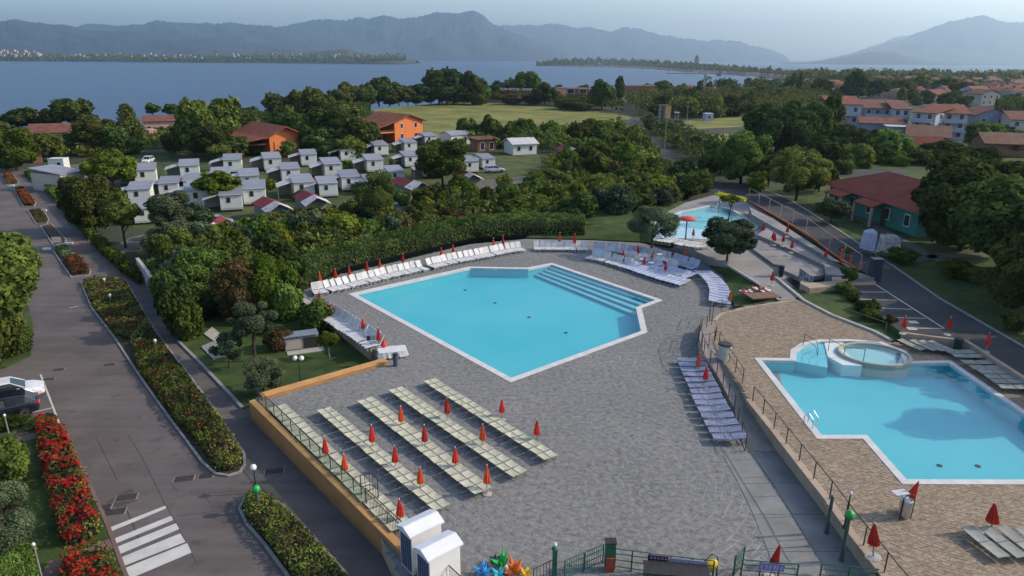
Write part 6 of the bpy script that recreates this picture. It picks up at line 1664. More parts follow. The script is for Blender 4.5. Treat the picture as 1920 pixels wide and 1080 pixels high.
# mural panels on the retaining wall
o = P(1500, 528, ZB)
t = thing('mural_panel', 'pale mural panel with dark strokes on the retaining wall of the steps', 'mural', P(1498, 524, 1.1), 0)
a, b2 = P(1497, 519, 1.1) - P(1498, 524, 1.1), P(1522, 537, 1.1) - P(1498, 524, 1.1)
MB().add([a, b2, b2 + Vector((0, 0, .9)), a + Vector((0, 0, .9)), a + Vector((.05, .06, 0)), b2 + Vector((.05, .06, 0)), b2 + Vector((.05, .06, .9)), a + Vector((.05, .06, .9))], [(0, 1, 2, 3), (3, 2, 6, 7), (1, 5, 6, 2), (4, 0, 3, 7)]).build('panel', nmat('mural_paint', (.06, .07, .10), scale=2.2, col2=(.36, .38, .44), detail=6), t)

# ================================================================== CAMP, HOUSES, TOWN, CARS
CAMP_RZ = math.radians(21)
M_CABWALL = nmat('white_cabin_wall', (.52, .53, .50), var=.06, scale=.6, rough=.7, coords='obj', objvar=.08)
M_CABGREY = nmat('grey_sheet_roof', (.20, .205, .235), var=.10, scale=.5, rough=.55, coords='obj', objvar=.12)
M_AWN = nmat('pale_awning_cloth', (.42, .41, .42), var=.08, scale=.6, rough=.8, coords='obj', objvar=.08)
M_AWNSIDE = nmat('grey_green_awning_side', (.19, .20, .17), var=.15, scale=.8, rough=.9, coords='obj', objvar=.15)
M_TENTRED = nmat('dark_red_tent_roof', (.16, .022, .024), var=.18, scale=.8, rough=.8, coords='obj', objvar=.15)
def slab_roof(mb, pts, th):
    """Roof sheet from a closed outline of 3D points, thickened downward."""
    n = len(pts); vs = [tuple(p) for p in pts] + [(p[0], p[1], p[2] - th) for p in pts]
    mb.add(vs, [tuple(range(n)), tuple(range(2 * n - 1, n - 1, -1))] + [(i, n + i, n + (i + 1) % n, (i + 1) % n) for i in range(n)])
def cabin_proto():
    t = thing('mobile_home', 'x', 'mobile home')
    w, l, h = 2.6, 4.3, 2.15
    MB().box((w / 2, l / 2, .25 + (h - .25) / 2), (w, l, h - .25)).build('wall', M_CABWALL, t)
    MB().box((w / 2, l / 2, .12), (w - .2, l - .2, .24)).build('chassis', M_DARK, t)
    mb = MB(); slab_roof(mb, [(-.12, -.15, h - .02), (w + .12, -.15, h - .02), (w + .12, l + .15, h + .38), (-.12, l + .15, h + .38)], .08)
    mb.build('roof', M_CABGREY, t)
    wd = MB(); wd.box((w * .38, -.015, 1.5), (.46, .05, .66)); f = wd.build('window', M_DARK, t)
    MB().box((w * .38, -.045, 1.5), (.34, .02, .54)).build('pane', M_GLASSDARK, f)
    MB().box((w * .5, -.01, .42), (w * .98, .03, .05)).build('base_strip', M_ALU, t)
    mb = MB(); slab_roof(mb, [(-.06, .7, h - .06), (-2.1, .2, 1.62), (-2.0, 2.9, 1.68), (-.06, 3.4, h + .02)], .04)
    mb.build('awning', M_AWN, t)
    MB().box((-.95, 3.0, .85), (1.8, .05, 1.5)).build('awning_side', M_AWNSIDE, t)
    for y in (.35, 2.8): MB().tube([(-1.98, y, 0), (-1.98, y, 1.62)], .04, 5).build('post', M_ALU, t)
    return t
MH = cabin_proto()
cabs = [(255, 349, 32), (243, 386, 33), (254, 422, 33), (340, 338, 29), (347, 368, 31), (352, 392, 38), (421, 326, 28), (452, 358, 30), (458, 387, 35), (497, 322, 27), (566, 313, 25), (530, 344, 29), (553, 373, 33), (640, 304, 24), (610, 334, 28), (642, 360, 30), (703, 294, 23), (689, 325, 27), (730, 346, 26), (759, 287, 21), (760, 315, 24), (871, 326, 25), (800, 336, 26), (797, 274, 20), (300, 372, 30), (398, 352, 28), (818, 302, 23), (848, 318, 23), (600, 372, 30), (415, 398, 34), (690, 366, 28), (905, 318, 22)]
front = {0: 'beside the large dark roadside tree', 8: 'nearest the camera, below the bright round tree', 12: 'at the front of the middle column', 15: 'at the front beside the spreading dark tree', 2: 'at the end of the camp track, largest white face on the left'}
rows_ = {}
order = sorted(range(len(cabs)), key=lambda k: cabs[k][1])
for k, (x, yb, w) in enumerate(cabs):
    A = P(x, yb, ZR)
    s = 1.06 * max(.85, min(1.3, w * mpp(A) / 2.6 / math.cos(CAMP_RZ)))
    band = 'back line' if yb < 318 else 'second line' if yb < 340 else 'third line' if yb < 365 else 'front line'
    rows_.setdefault(band, []).append((x, k))
    o = place(MH, A, CAMP_RZ + rnd.gauss(0, .03), 'x%d' % k, 'white mobile homes of the camp', (s, s * rnd.uniform(.9, 1.1), s))
    cabs[k] = (x, yb, w, o)
for band, L in rows_.items():
    for i, (x, k) in enumerate(sorted(L)):
        cabs[k][3]['label'] = 'white mobile home with grey roof and awning, %s of the camp, %s from left' % (band, ordn(i))
def tent_proto():
    t = thing('tent_cabin', 'x', 'tent')
    w, l, h, r = 3.2, 5.4, 2.0, .75
    MB().box((w / 2, l / 2, h / 2), (w - .1, l - .1, h)).build('wall', M_AWNSIDE, t)
    mb = MB()
    slab_roof(mb, [(-.25, 1.2, h - .1), (w / 2, 1.2, h + r), (w / 2, l + .2, h + r), (-.25, l + .2, h - .1)], .05)
    slab_roof(mb, [(w / 2, 1.2, h + r), (w + .25, 1.2, h - .1), (w + .25, l + .2, h - .1), (w / 2, l + .2, h + r)], .05)
    mb.build('roof', M_TENTRED, t)
    mb = MB()
    slab_roof(mb, [(-.35, -1.2, h - .4), (w / 2, -1.0, h + r - .1), (w / 2, 1.15, h + r - .02), (-.35, 1.15, h - .14)], .04)
    slab_roof(mb, [(w / 2, -1.0, h + r - .1), (w + .35, -1.2, h - .4), (w + .35, 1.15, h - .14), (w / 2, 1.15, h + r - .02)], .04)
    mb.build('awning', M_AWN, t)
    for x in (-.25, w + .25): MB().tube([(x, -1.1, 0), (x, -1.1, h - .35)], .035, 5).build('post', M_ALU, t)
    return t
TN = tent_proto()
for k, (x, yb, s, rz, lab) in enumerate([(770, 374, 1.05, .9, 'red roofed tent cabin with white awning, right of the spreading dark tree'), (868, 356, 1.05, .55, 'red roofed tent cabin beside the parked silver car'), (1062, 302, 1.1, .5, 'far red roofed tent cabin, upper of two stacked'), (1062, 320, 1.1, .5, 'red roofed tent cabin, lower of two stacked'), (1150, 312, 1.0, .5, 'red roofed tent cabin half hidden by trees, farthest right'), (502, 418, 1.0, .8, 'dark red tent cabin below the front mobile homes'), (574, 404, 1.0, .7, 'brown red tent cabin with wide white canvas'), (380, 452, .8, .3, 'small canvas tent behind the silvery trees')]):
    place(TN, P(x, yb, ZR), CAMP_RZ + rz - .5, lab, 'red roofed tent cabins', (s, s, s))

def house(name, label, cat, A, B, dep, h, roof, wall, rmat, rise=1.5, ov=.5, rows=0, cols=0, ww=.9, wh=1.2, side=0, group=None, glass=None, extra=None, thick=.18, sill=.9, chimney=False):
    """Walls from A to B (the front, left to right) and back by dep, roof of a given kind, windows as parts."""
    u = B - A; w = math.hypot(u.x, u.y)
    t = thing(name, label, cat, A, math.atan2(u.y, u.x), group)
    if roof == 'gable_v':
        mb = MB()
        pr = [(0, 0), (w, 0), (w, h), (w / 2, h + rise), (0, h)]
        n = 5
        mb.add([(x, 0, z) for x, z in pr] + [(x, dep, z) for x, z in pr], [tuple(range(n)), tuple(range(2 * n - 1, n - 1, -1))] + [(i, n + i, n + (i + 1) % n, (i + 1) % n) for i in range(n)])
        mb.build('wall', wall, t)
        k = rise / (w / 2)
        mb = MB(); e = .02
        slab_roof(mb, [(-ov, -ov, h - k * ov + thick + e), (w / 2, -ov, h + rise + thick + e), (w / 2, dep + ov, h + rise + thick + e), (-ov, dep + ov, h - k * ov + thick + e)], thick)
        slab_roof(mb, [(w / 2, -ov, h + rise + thick + e), (w + ov, -ov, h - k * ov + thick + e), (w + ov, dep + ov, h - k * ov + thick + e), (w / 2, dep + ov, h + rise + thick + e)], thick)
        rf = mb.build('roof', rmat, t)
    elif roof == 'gable_u':
        pr = [(0, 0), (dep, 0), (dep, h), (dep / 2, h + rise), (0, h)]; n = 5
        mb = MB()
        mb.add([(0, y, z) for y, z in pr] + [(w, y, z) for y, z in pr], [tuple(range(n - 1, -1, -1)), tuple(range(n, 2 * n))] + [(i, (i + 1) % n, n + (i + 1) % n, n + i) for i in range(n)])
        mb.build('wall', wall, t)
        k = rise / (dep / 2); mb = MB(); e = .02
        slab_roof(mb, [(-ov, -ov, h - k * ov + thick + e), (w + ov, -ov, h - k * ov + thick + e), (w + ov, dep / 2, h + rise + thick + e), (-ov, dep / 2, h + rise + thick + e)], thick)
        slab_roof(mb, [(-ov, dep / 2, h + rise + thick + e), (w + ov, dep / 2, h + rise + thick + e), (w + ov, dep + ov, h - k * ov + thick + e), (-ov, dep + ov, h - k * ov + thick + e)], thick)
        rf = mb.build('roof', rmat, t)
    elif roof == 'hip':
        MB().box((w / 2, dep / 2, h / 2), (w, dep, h)).build('wall', wall, t)
        r = min(dep, w) / 2; mb = MB(); zb, zt = h + .02, h + rise
        a, b, c, d = (-ov, -ov, zb), (w + ov, -ov, zb), (w + ov, dep + ov, zb), (-ov, dep + ov, zb)
        e, f = (r, dep / 2, zt), (max(r + .1, w - r), dep / 2, zt)
        mb.add([a, b, c, d, e, f], [(0, 1, 5, 4), (1, 2, 5), (2, 3, 4, 5), (3, 0, 4), (3, 2, 1, 0)])
        rf = mb.build('roof', rmat, t)
    else:                                                   # shed, low at the front
        MB().box((w / 2, dep / 2, h / 2), (w, dep, h)).build('wall', wall, t)
        mb = MB(); slab_roof(mb, [(-ov, -ov, h + thick + .02), (w + ov, -ov, h + thick + .02), (w + ov, dep + ov, h + rise + thick), (-ov, dep + ov, h + rise + thick)], thick)
        rf = mb.build('roof', rmat, t)
    if chimney: MB().box((w * .7, dep * .45, h + rise * .9), (.6, .6, 1.3)).build('chimney', wall, rf)
    fl = h / max(1, rows)
    for r in range(rows):
        for c in range(cols):
            x = w * (c + .5) / cols; z = fl * r + sill + wh / 2
            f = MB().box((x, -.02, z), (ww, .08, wh)).build('window', M_FRAME, t)
            MB().box((x, -.065, z), (ww * .84, .03, wh * .86)).build('pane', glass or M_GLASSDARK, f)
        for c in range(side):
            y = dep * (c + .5) / side; z = fl * r + sill + wh / 2
            f = MB().box((w + .02, y, z), (.08, ww, wh)).build('window', M_FRAME, t)
            MB().box((w + .065, y, z), (.03, ww * .84, wh * .86)).build('pane', glass or M_GLASSDARK, f)
    return t, w
M_ORANGE = nmat('orange_render', (.58, .175, .06), var=.10, scale=.4, rough=.9, coords='obj')
M_TERRA = roofmat('terracotta_roof', (.13, .045, .026), (.22, .075, .04))
M_TERRA2 = roofmat('weathered_red_roof', (.12, .048, .034), (.20, .085, .06))
M_REDROOF = roofmat('deep_red_roof', (.09, .016, .013), (.135, .026, .019))
M_BROWNROOF = roofmat('brown_roof', (.12, .062, .042), (.19, .10, .07))
M_TEAL = nmat('teal_render', (.035, .16, .13), var=.12, scale=.5, rough=.9, coords='obj')
M_CREAM = nmat('cream_render', (.42, .37, .31), var=.10, scale=.3, rough=.9, coords='obj', objvar=.1)
M_PINKWALL = nmat('pinkish_render', (.42, .25, .20), var=.12, scale=.3, rough=.9, coords='obj', objvar=.15)
M_WHITEWALL = nmat('white_render', (.34, .36, .41), var=.06, scale=.3, rough=.9, coords='obj', objvar=.06)
M_LILAC = nmat('lilac_grey_render', (.22, .23, .32), var=.08, scale=.3, rough=.9, coords='obj')
M_YELLOWWALL = nmat('yellow_render', (.62, .38, .05), var=.1, scale=.4, rough=.9, coords='obj')
M_BRICKRED = nmat('dark_red_brick', (.11, .035, .028), var=.2, scale=.5, rough=.9, coords='obj')
M_BRICKBR = nmat('brown_brick', (.20, .10, .065), var=.2, scale=.5, rough=.9, coords='obj')
# orange houses
A, B = P(508, 293, ZR), P(563, 288, ZR)
hh = height_at(A, 254)
t, w = house('house', 'orange house with broad terracotta roof behind a small tree, left of two', 'house', A, B, 15, hh, 'gable_v', M_ORANGE, M_TERRA, rise=1.7, ov=1.6, thick=.3)
MB().box((w * .14, -.05, 1.7), (.12, .12, 3.2)).build('drain_pipe', M_DARK, t)
MB().box((-3.6, 7, hh - 2.0), (7.2, 13, .2)).build('veranda_floor', M_TERRA2, t)
mb = MB(); slab_roof(mb, [(-8.5, -1.2, hh - 1.2), (-1.4, -1.7, hh - .16), (-1.4, 16.5, hh - .16), (-8.5, 16.5, hh - 1.2)], .25); mb.build('veranda_roof', M_TERRA, t)
for y in (0.0, 4.5, 9.0): MB().box((-8.0, y, (hh - 1.4) / 2), (.35, .35, hh - 1.45)).build('veranda_post', M_ORANGE, t)
A, B = P(741, 268, ZR), P(793, 263, ZR)
hh = height_at(A, 229)
t, w = house('house', 'orange house with veranda beside the golden field, right of two', 'house', A, B, 13, hh, 'gable_v', M_ORANGE, M_TERRA, rise=1.6, ov=.9, rows=2, cols=2, ww=.9, wh=1.5, thick=.3)
MB().box((-3.2, 1.9, hh * .52), (6.0, 4.0, .25)).build('balcony', M_ORANGE, t)
for y in (.1,):
    MB().box((-3.2, y, hh * .52 + .55), (6.0, .1, .12)).build('balcony_rail', nmat('brown_timber', (.10, .045, .03), var=.2), t)
    for k in range(9): MB().box((-5.8 + k * .68, y, hh * .52 + .3), (.08, .06, .5)).build('baluster', M_BROWNROOF, t)
for x in (-6.1,): MB().box((x, .15, hh * .48), (.4, .4, hh * .96)).build('veranda_post', M_ORANGE, t)
mb = MB(); slab_roof(mb, [(-7.4, -1.0, hh - 1.5), (-.92, -1.0, hh + .12), (-.92, 14, hh + .12), (-7.4, 14, hh - 1.5)], .25); mb.build('veranda_roof', M_TERRA, t)
MB().box((-3.2, 4.2, hh * .45), (6.0, .2, hh * .9)).build('veranda_back', M_BRICKRED, t)
# outside stair
st = MB()
for k in range(8): st.box((w * .55 + k * .42, -.9, .2 + k * .27 / 2), (.44, 1.2, .4 + k * .27))
st.build('stair', M_ORANGE, t)
# low houses far left
house('house', 'low house with red roof half hidden by trees at far left', 'house', P(55, 268, ZR), P(132, 266, ZR), 9, 2.6, 'gable_u', M_CREAM, M_TERRA2, rise=1.8, rows=1, cols=4)
house('house', 'low terracotta roofed building with pink wall, behind the camp', 'house', P(272, 250, ZR), P(336, 248, ZR), 12, 3.4, 'gable_u', M_PINKWALL, M_TERRA2, rise=1.2, rows=1, cols=3)
house('kiosk', 'small yellow house with orange posts behind the camp entrance', 'kiosk', P(148, 292, ZR), P(186, 289, ZR), 5, 2.7, 'shed', M_YELLOWWALL, M_ORANGETOP, rise=.5, rows=1, cols=2)
house('hut', 'brick porch hut with orange pillars at far left', 'hut', P(62, 306, ZR), P(80, 305, ZR), 4, 2.4, 'gable_u', M_BRICKBR, M_TERRA2, rise=.8)
house('hall', 'plain white camp building with slanting roof beside the roadside hedge', 'building', P(119, 361, ZR), P(162, 353, ZR), 7, 2.9, 'shed', M_CREAM, M_CABGREY, rise=.7, ov=.2)
house('hut', 'small stone hut with flat red roof and open front behind the camp', 'hut', P(896, 285, ZR), P(930, 283, ZR), 4.2, 3.0, 'shed', M_BRICKBR, M_TERRA2, rise=.1, ov=.8, rows=1, cols=2, ww=1.2, wh=1.9, sill=.4)
house('hall', 'long white hut with pale roof right of the stone hut', 'hut', P(962, 291, ZR), P(1006, 289, ZR), 6, 2.6, 'gable_u', M_CABWALL, M_AWN, rise=1.0, ov=.5, rows=1, cols=2)
house('hall', 'white hut with two dark openings behind the big leafy tree', 'hut', P(846, 273, ZR), P(882, 270, ZR), 5, 2.6, 'gable_u', M_CABWALL, M_CABGREY, rise=.8, ov=.3, rows=1, cols=2)
house('hut', 'tiny pink gate hut behind the camp lawn', 'hut', P(282, 262, ZR), P(296, 261, ZR), 3, 2.4, 'shed', M_PINKWALL, M_PINKWALL, rise=.2, ov=.1)
# long red buildings near the lake
house('factory', 'long dark red building with white windows beyond the field', 'building', P(928, 187, ZR), P(1050, 190, ZR), 14, height_at(P(928, 187, ZR), 169), 'shed', M_BRICKRED, M_BRICKRED, rise=.4, rows=1, cols=5, ww=5, wh=1.6, sill=5, ov=.3, glass=M_CREAM)
house('factory', 'brown brick building with dark bay by the lake, right of the red one', 'building', P(1036, 184, ZR), P(1104, 186, ZR), 12, height_at(P(1036, 184, ZR), 166), 'shed', M_BRICKBR, M_BROWNROOF, rise=.3, rows=1, cols=3, ww=5, wh=2.5, sill=3)
house('factory', 'low flat brownish building beside the lake', 'building', P(1170, 178, ZR), P(1230, 178, ZR), 14, 5.5, 'shed', M_BRICKBR, M_BROWNROOF, rise=.3, rows=1, cols=4, ww=3)
house('house', 'small pale house on the lake shore left of the crane', 'house', P(1276, 178, ZR), P(1300, 178, ZR), 9, 4.5, 'gable_u', M_CREAM, M_TERRA, rise=1.6, rows=1, cols=3)
house('house', 'low red roofed house below the crane', 'house', P(1302, 180, ZR), P(1332, 181, ZR), 9, 4, 'gable_u', M_PINKWALL, M_TERRA, rise=1.6, rows=1, cols=3)
# yellow tower
b = P(1244, 238, ZR); hh = height_at(b, 198)
t = thing('tower', 'ochre slab tower with grey lattice flank beside the field', 'tower', b, .12)
m_ = mpp(b)
MB().box((4.5 * m_, 0, hh / 2), (11 * m_, 2.4, hh)).build('yellow_slab', nmat('ochre_tower_render', (.42, .29, .12), var=.1, scale=.3), t)
for x in (-9.5, -2.2): MB().box((x * m_, 0, hh / 2), (1.8 * m_, 1.8, hh)).build('column', M_KERB, t)
for k in range(7): MB().box((-5.8 * m_, 0, hh * (k + .6) / 7.2), (5.8 * m_, 1.4, .3)).build('landing', M_KERB, t)
MB().box((-1 * m_, 0, hh + .12), (22 * m_, 2.6, .22)).build('cap', M_BRICKBR, t)
# teal house
A, B = P(1552, 384, ZP), P(1716, 444, ZP)
t, w = house('house', 'teal house with deep red roof beside the upper road', 'house', A, B, 10, 3.0, 'hip', M_TEAL, M_REDROOF, rise=2.5, ov=1.1, rows=1, cols=5, ww=1.0, wh=1.5, sill=.8, chimney=False)
MB().tube([(w * .72, 3.5, 3.2), (w * .72, 3.5, 6.0)], .16, 8).build('flue', M_DARK, t)
for k, x in enumerate((.26, .62)):
    mb = MB(); slab_roof(mb, [(w * x - 2.0, -2.6, 2.5), (w * x + 2.0, -2.6, 2.5), (w * x + 2.0, -.9, 3.05), (w * x - 2.0, -.9, 3.05)], .12); mb.build('porch_roof', M_REDROOF, t)
    for s in (-1.8, 1.8): MB().box((w * x + s, -2.4, 1.2), (.25, .25, 2.4)).build('porch_post', nmat('porch_pale_paint', (.36, .28, .24), var=.08), t)
    MB().box((w * x + .9, -.06, 1.0), (.95, .06, 2.0)).build('door', M_DARK, t)
MB().box((w * .78, 1.2, 3.5), (.9, .5, .5)).build('skylight', M_FRAME, t)
# terraced white houses
M_BLUEPANE = nmat('blue_grey_pane', (.05, .065, .10), var=.3, scale=.4, rough=.2)
def terrace(label, xl, xr, yb, yt, dep, rows, cols, wall, rmat, rise=2.0, roof='shed', slope=0, balc=True, side=2, yb2=None):
    A, B = P(xl, yb, ZR), P(xr, yb + slope, ZR)
    h = height_at(A, yt)
    t, w = house('terraced_house', label, 'house', A, B, dep, h, roof, wall, rmat, rise=rise, ov=.5, rows=rows, cols=cols, ww=1.4, wh=1.6, side=side, group='white terraced houses', glass=M_BLUEPANE, sill=.9)
    if balc:
        for r in range(1, rows):
            s = MB().box((w / 2, -.8, h / rows * r), (w * .92, 1.5, .2)).build('balcony', M_WHITEWALL, t)
            MB().box((w / 2, -1.5, h / rows * r + .55), (w * .92, .08, .9)).build('railing', M_WHITEWALL, s)
    return t
terrace('white terraced house with red roof, first from left', 1545, 1607, 252, 196, 14, 3, 3, M_WHITEWALL, M_TERRA, slope=2)
terrace('lilac grey terraced house with weathered roof, second from left', 1614, 1664, 250, 203, 12, 3, 3, M_LILAC, M_TERRA2, slope=2)
terrace('plain white terraced house with recessed balconies, third from left', 1668, 1698, 255, 205, 13, 3, 2, M_WHITEWALL, M_TERRA2, slope=1)
terrace('white terraced house with red roof, fourth from left', 1704, 1746, 260, 211, 12, 3, 2, M_WHITEWALL, M_TERRA, slope=4)
terrace('white house with two balconies and red roof, standing apart', 1760, 1806, 262, 213, 12, 3, 2, M_WHITEWALL, M_TERRA, slope=2)
terrace('lilac gabled house beside the white house that stands apart', 1822, 1884, 256, 216, 14, 2, 2, M_LILAC, M_TERRA2, roof='gable_v', balc=False, side=0, slope=2)
terrace('beige house with red roof at the far right edge', 1888, 1960, 262, 224, 12, 2, 3, M_CREAM, M_TERRA2, roof='gable_u', balc=False, side=0, slope=2)
house('annex', 'low cream annex with red roof before the first terraced house', 'house', P(1534, 254, ZR), P(1582, 255, ZR), 7, 4.2, 'shed', M_CREAM, M_TERRA2, rise=1.4, rows=1, cols=4, ww=.6, wh=1.6)
house('annex', 'low lilac annex with red roof before the second terraced house', 'house', P(1610, 259, ZR), P(1690, 262, ZR), 6, 4.4, 'shed', M_LILAC, M_TERRA2, rise=1.5, rows=1, cols=4)
house('annex', 'plain white garage before the terraced houses', 'house', P(1662, 264, ZR), P(1698, 265, ZR), 4, 4.0, 'shed', M_WHITEWALL, M_WHITEWALL, rise=.2)
house('house', 'wide low brown roof below the terraced houses', 'house', P(1700, 272, ZR), P(1775, 276, ZR), 14, 2.6, 'gable_u', M_BRICKBR, M_BROWNROOF, rise=2.4, ov=.8)
house('house', 'dark red low roof in front of the brown one', 'house', P(1692, 304, ZP), P(1772, 306, ZP), 11, 2.4, 'gable_u', M_BRICKBR, M_REDROOF, rise=2.2, ov=.8)
house('house', 'long brown roof behind trees at the right edge', 'house', P(1845, 292, ZP), P(1960, 296, ZP), 9, 2.8, 'gable_u', M_BRICKBR, M_BROWNROOF, rise=1.8, ov=.6)
# the town behind: every house its own thing
rg = random.Random(77)
TOWN = []
def town(poly, n, seed, wmats, rmats, where, hr=(4.5, 7)):
    rg = random.Random(seed); k = 0; tries = 0
    out = []
    while k < n and tries < 4000:
        tries += 1
        x, y = rg.uniform(min(p[0] for p in poly), max(p[0] for p in poly)), rg.uniform(min(p[1] for p in poly), max(p[1] for p in poly))
        if not inside((x, y), poly): continue
        A = P(x, y, ZR)
        if any((A - q).length < 15 for q in TOWN): continue
        TOWN.append(A); k += 1
        w, d = rg.uniform(9, 15), rg.uniform(8, 11); a = rg.uniform(-.35, .45)
        B = A + Vector((math.cos(a) * w, math.sin(a) * w, 0))
        wm, rm = rg.choice(wmats), rg.choice(rmats)
        t, _ = house('town_house', '', 'house', A, B, d, rg.uniform(*hr), rg.choice(['gable_u', 'gable_u', 'hip', 'gable_v']), wm, rm, rise=rg.uniform(1.5, 2.4), ov=.6, rows=2, cols=3, ww=1.1, wh=1.5, group='houses of the town')
        out.append((y, x, wm, rm, t))
    cnt = {}
    for y, x, wm, rm, t in sorted(out, key=lambda e: e[1]):
        c = '%s house with %s, %s' % (wm.name.replace('_render', '').replace('_', ' '), rm.name.replace('_', ' '), where)
        cnt.setdefault(c, []).append(t)
    for c, L in cnt.items():
        for i, t in enumerate(L): t['label'] = c + ('' if len(L) == 1 else ', %s from left' % ordn(i))
town([(1610, 178), (1930, 172), (1930, 200), (1800, 200), (1700, 186), (1620, 186)], 34, 1, [M_PINKWALL, M_CREAM, M_WHITEWALL], [M_TERRA, M_TERRA2, M_BROWNROOF], 'just behind the terraces')
town([(1500, 166), (1930, 160), (1930, 174), (1600, 178), (1500, 176)], 40, 2, [M_PINKWALL, M_CREAM, M_PINKWALL], [M_TERRA2, M_TERRA, M_BROWNROOF], 'in the middle town')
town([(1560, 153), (1930, 152), (1930, 160), (1560, 164)], 36, 3, [M_PINKWALL, M_CREAM], [M_TERRA2, M_BROWNROOF], 'at the far town edge')
scatter([(1480, 182), (1600, 178), (1930, 182), (1930, 205), (1760, 204), (1620, 190), (1520, 196)], 42, (4.5, 8), 'ddmd', ['round', 'round', 'open', 'cone'], 'among the near town houses', 'trees among the near town houses', seed=31, clear=-.1)
def far_wood(name, poly, n, hts, seed, tone='d', leaf=1.6):
    rg = np.random.default_rng(seed); pp, nn_ = [], []
    xs, ys = [q[0] for q in poly], [q[1] for q in poly]; k = 0
    while k < n:
        x, y = rg.uniform(min(xs), max(xs)), rg.uniform(min(ys), max(ys))
        if not inside((x, y), poly): continue
        k += 1
        g = P(x, y, ZR); h = rg.uniform(*hts); r = h * rg.uniform(.35, .55)
        d = unit(rg, 120); d[:, 2] = d[:, 2] * .9 + .1
        q = d * rg.uniform(.6, 1.08, (120, 1)) * np.array([r, r, h * .5]) + np.array([g.x, g.y, ZR + h * .5])
        q += unit(rg, 120) * r * .18
        pp.append(q); nn_.append(d)
    return tag(obj(name, leaves(name, np.vstack(pp), np.vstack(nn_), np.full(n * 120, leaf), [LEAF['d'], LEAF['m']], rg, mi=np.repeat(rg.integers(0, 5, n) // 4, 120))), kind='stuff')
far_wood('town_woods', [(1300, 166), (1480, 158), (1930, 156), (1930, 180), (1600, 178), (1400, 182)], 230, (5, 10), 32)
far_wood('town_edge_woods', [(1490, 151), (1620, 147), (1930, 150), (1930, 157), (1490, 159)], 190, (8, 15), 33, leaf=2.6)
series([(1347, 178, 149, 8, 'd', 'column', .04), (1353, 178, 152, 7, 'd', 'column', .04), (1358, 178, 150, 8, 'd', 'column', .04), (1484, 182, 139, 15, 'd', 'column', .04), (1496, 184, 138, 15, 'd', 'column', .04), (1598, 190, 132, 44, 'd', 'round', .05), (1540, 186, 142, 36, 'd', 'round', .05), (1640, 184, 143, 40, 'd', 'round', .05), (1720, 180, 141, 46, 'm', 'round', .05), (1690, 182, 144, 40, 'd', 'round', .05), (1770, 182, 146, 50, 'd', 'round', .05), (1800, 186, 150, 40, 'd', 'round', .05)], 'standing tall over the town', 'tall trees over the town')
hedge('hedge', 'flat topped tall dark hedge at the right end of the town', [(1862, 214), (1930, 212), (1940, 222), (1868, 224)], 7.5, 'ddm', 5, .9, seed=60, sideb=.7)
# peninsula: trees and houses too small to tell apart
rn = np.random.default_rng(4)
pp, nn_ = [], []
TL = [(1006, 121.5), (1060, 121.5), (1120, 121), (1200, 123.5), (1280, 127.5), (1360, 132.5), (1430, 139), (1490, 144), (1620, 146)]
HT = [6, 14, 15, 14, 13, 12, 13, 14, 12]
for k in range(9000):
    u = rn.uniform(0, len(TL) - 1.001); i = int(u); f = u - i
    x = TL[i][0] * (1 - f) + TL[i + 1][0] * f; y = TL[i][1] * (1 - f) + TL[i + 1][1] * f + rn.uniform(-1.6, 2.2)
    g = P(x, y, ZL + .5)
    top = (HT[i] * (1 - f) + HT[i + 1] * f) * (1.0 + .8 * noise.noise(Vector((x * .11, 5, 0))) + .35 * noise.noise(Vector((x * .5, 9, 0)))) * (g.y / 1900)
    top = max(4, top)
    pp.append((g.x, g.y, ZL + rn.uniform(.05, 1) ** .8 * top)); nn_.append((rn.normal(), -1, .8))
tag(obj('peninsula_treeline', leaves('peninsula_treeline', np.array(pp), np.array(nn_), np.full(len(pp), 7.0) * np.clip(np.array([p[1] for p in pp]) / 2300, .5, 1.3), LEAF['d'], rn)), kind='stuff')
fm = MB(); fr_ = MB()
for k in range(70):
    x = rn.uniform(1060, 1300) if k < 44 else rn.uniform(1300, 1480); f = (x - 1150) / 330
    y = 125 + max(0, x - 1150) * .064 + rn.uniform(-1, .6); g = P(x, y, ZL + .5); s = rn.uniform(8, 15)
    fm.box((g.x, g.y - 12, ZL + 3.5), (s, 8, 7), mi=int(rn.integers(0, 2))); fr_.box((g.x, g.y - 12, ZL + 7.6), (s + 1, 9, 1.4))
tag(fm.build('peninsula_houses', [M_PINKWALL, M_CREAM]), kind='stuff'); tag(fr_.build('peninsula_roofs', M_TERRA2), kind='stuff')
t = thing('church_tower', 'thin pale tower rising from the peninsula trees', 'tower', P(1305, 129, ZL + .5))
MB().box((0, 0, 17), (12, 12, 34)).build('shaft', M_KERB, t); MB().lathe([(8, 34), (6, 38), (.5, 46)], 8).build('spire', M_BROWNROOF, t)
fm = MB()
for k in range(150):
    x = rn.uniform(-20, 110) if k < 70 else rn.uniform(140, 720); y = rn.uniform(95, 107) if k < 70 else rn.uniform(101, 110)
    g = at_dist(x, y, 3690 + rn.uniform(-60, 60)); s = rn.uniform(9, 22)
    fm.box((g.x, g.y - 140, max(ZL + 4, g.z)), (s, 10, 9), mi=int(rn.integers(0, 3)))
tag(fm.build('far_shore_houses', [M_WHITEWALL, M_CREAM, M_PINKWALL]), kind='stuff')
pp, nn_ = [], []
for k in range(5000):
    x = rn.uniform(-60, 760); y = 113.5 - abs(rn.normal(0, 4.5)); d = 3480 + rn.uniform(0, 160)
    g = at_dist(x, y, d); pp.append((g.x, g.y, max(ZL + 3, g.z))); nn_.append((0, -1, .6))
tag(obj('far_shore_woods', leaves('far_shore_woods', np.array(pp), np.array(nn_), np.full(len(pp), 11.0), LEAF['d'], rn)), kind='stuff')
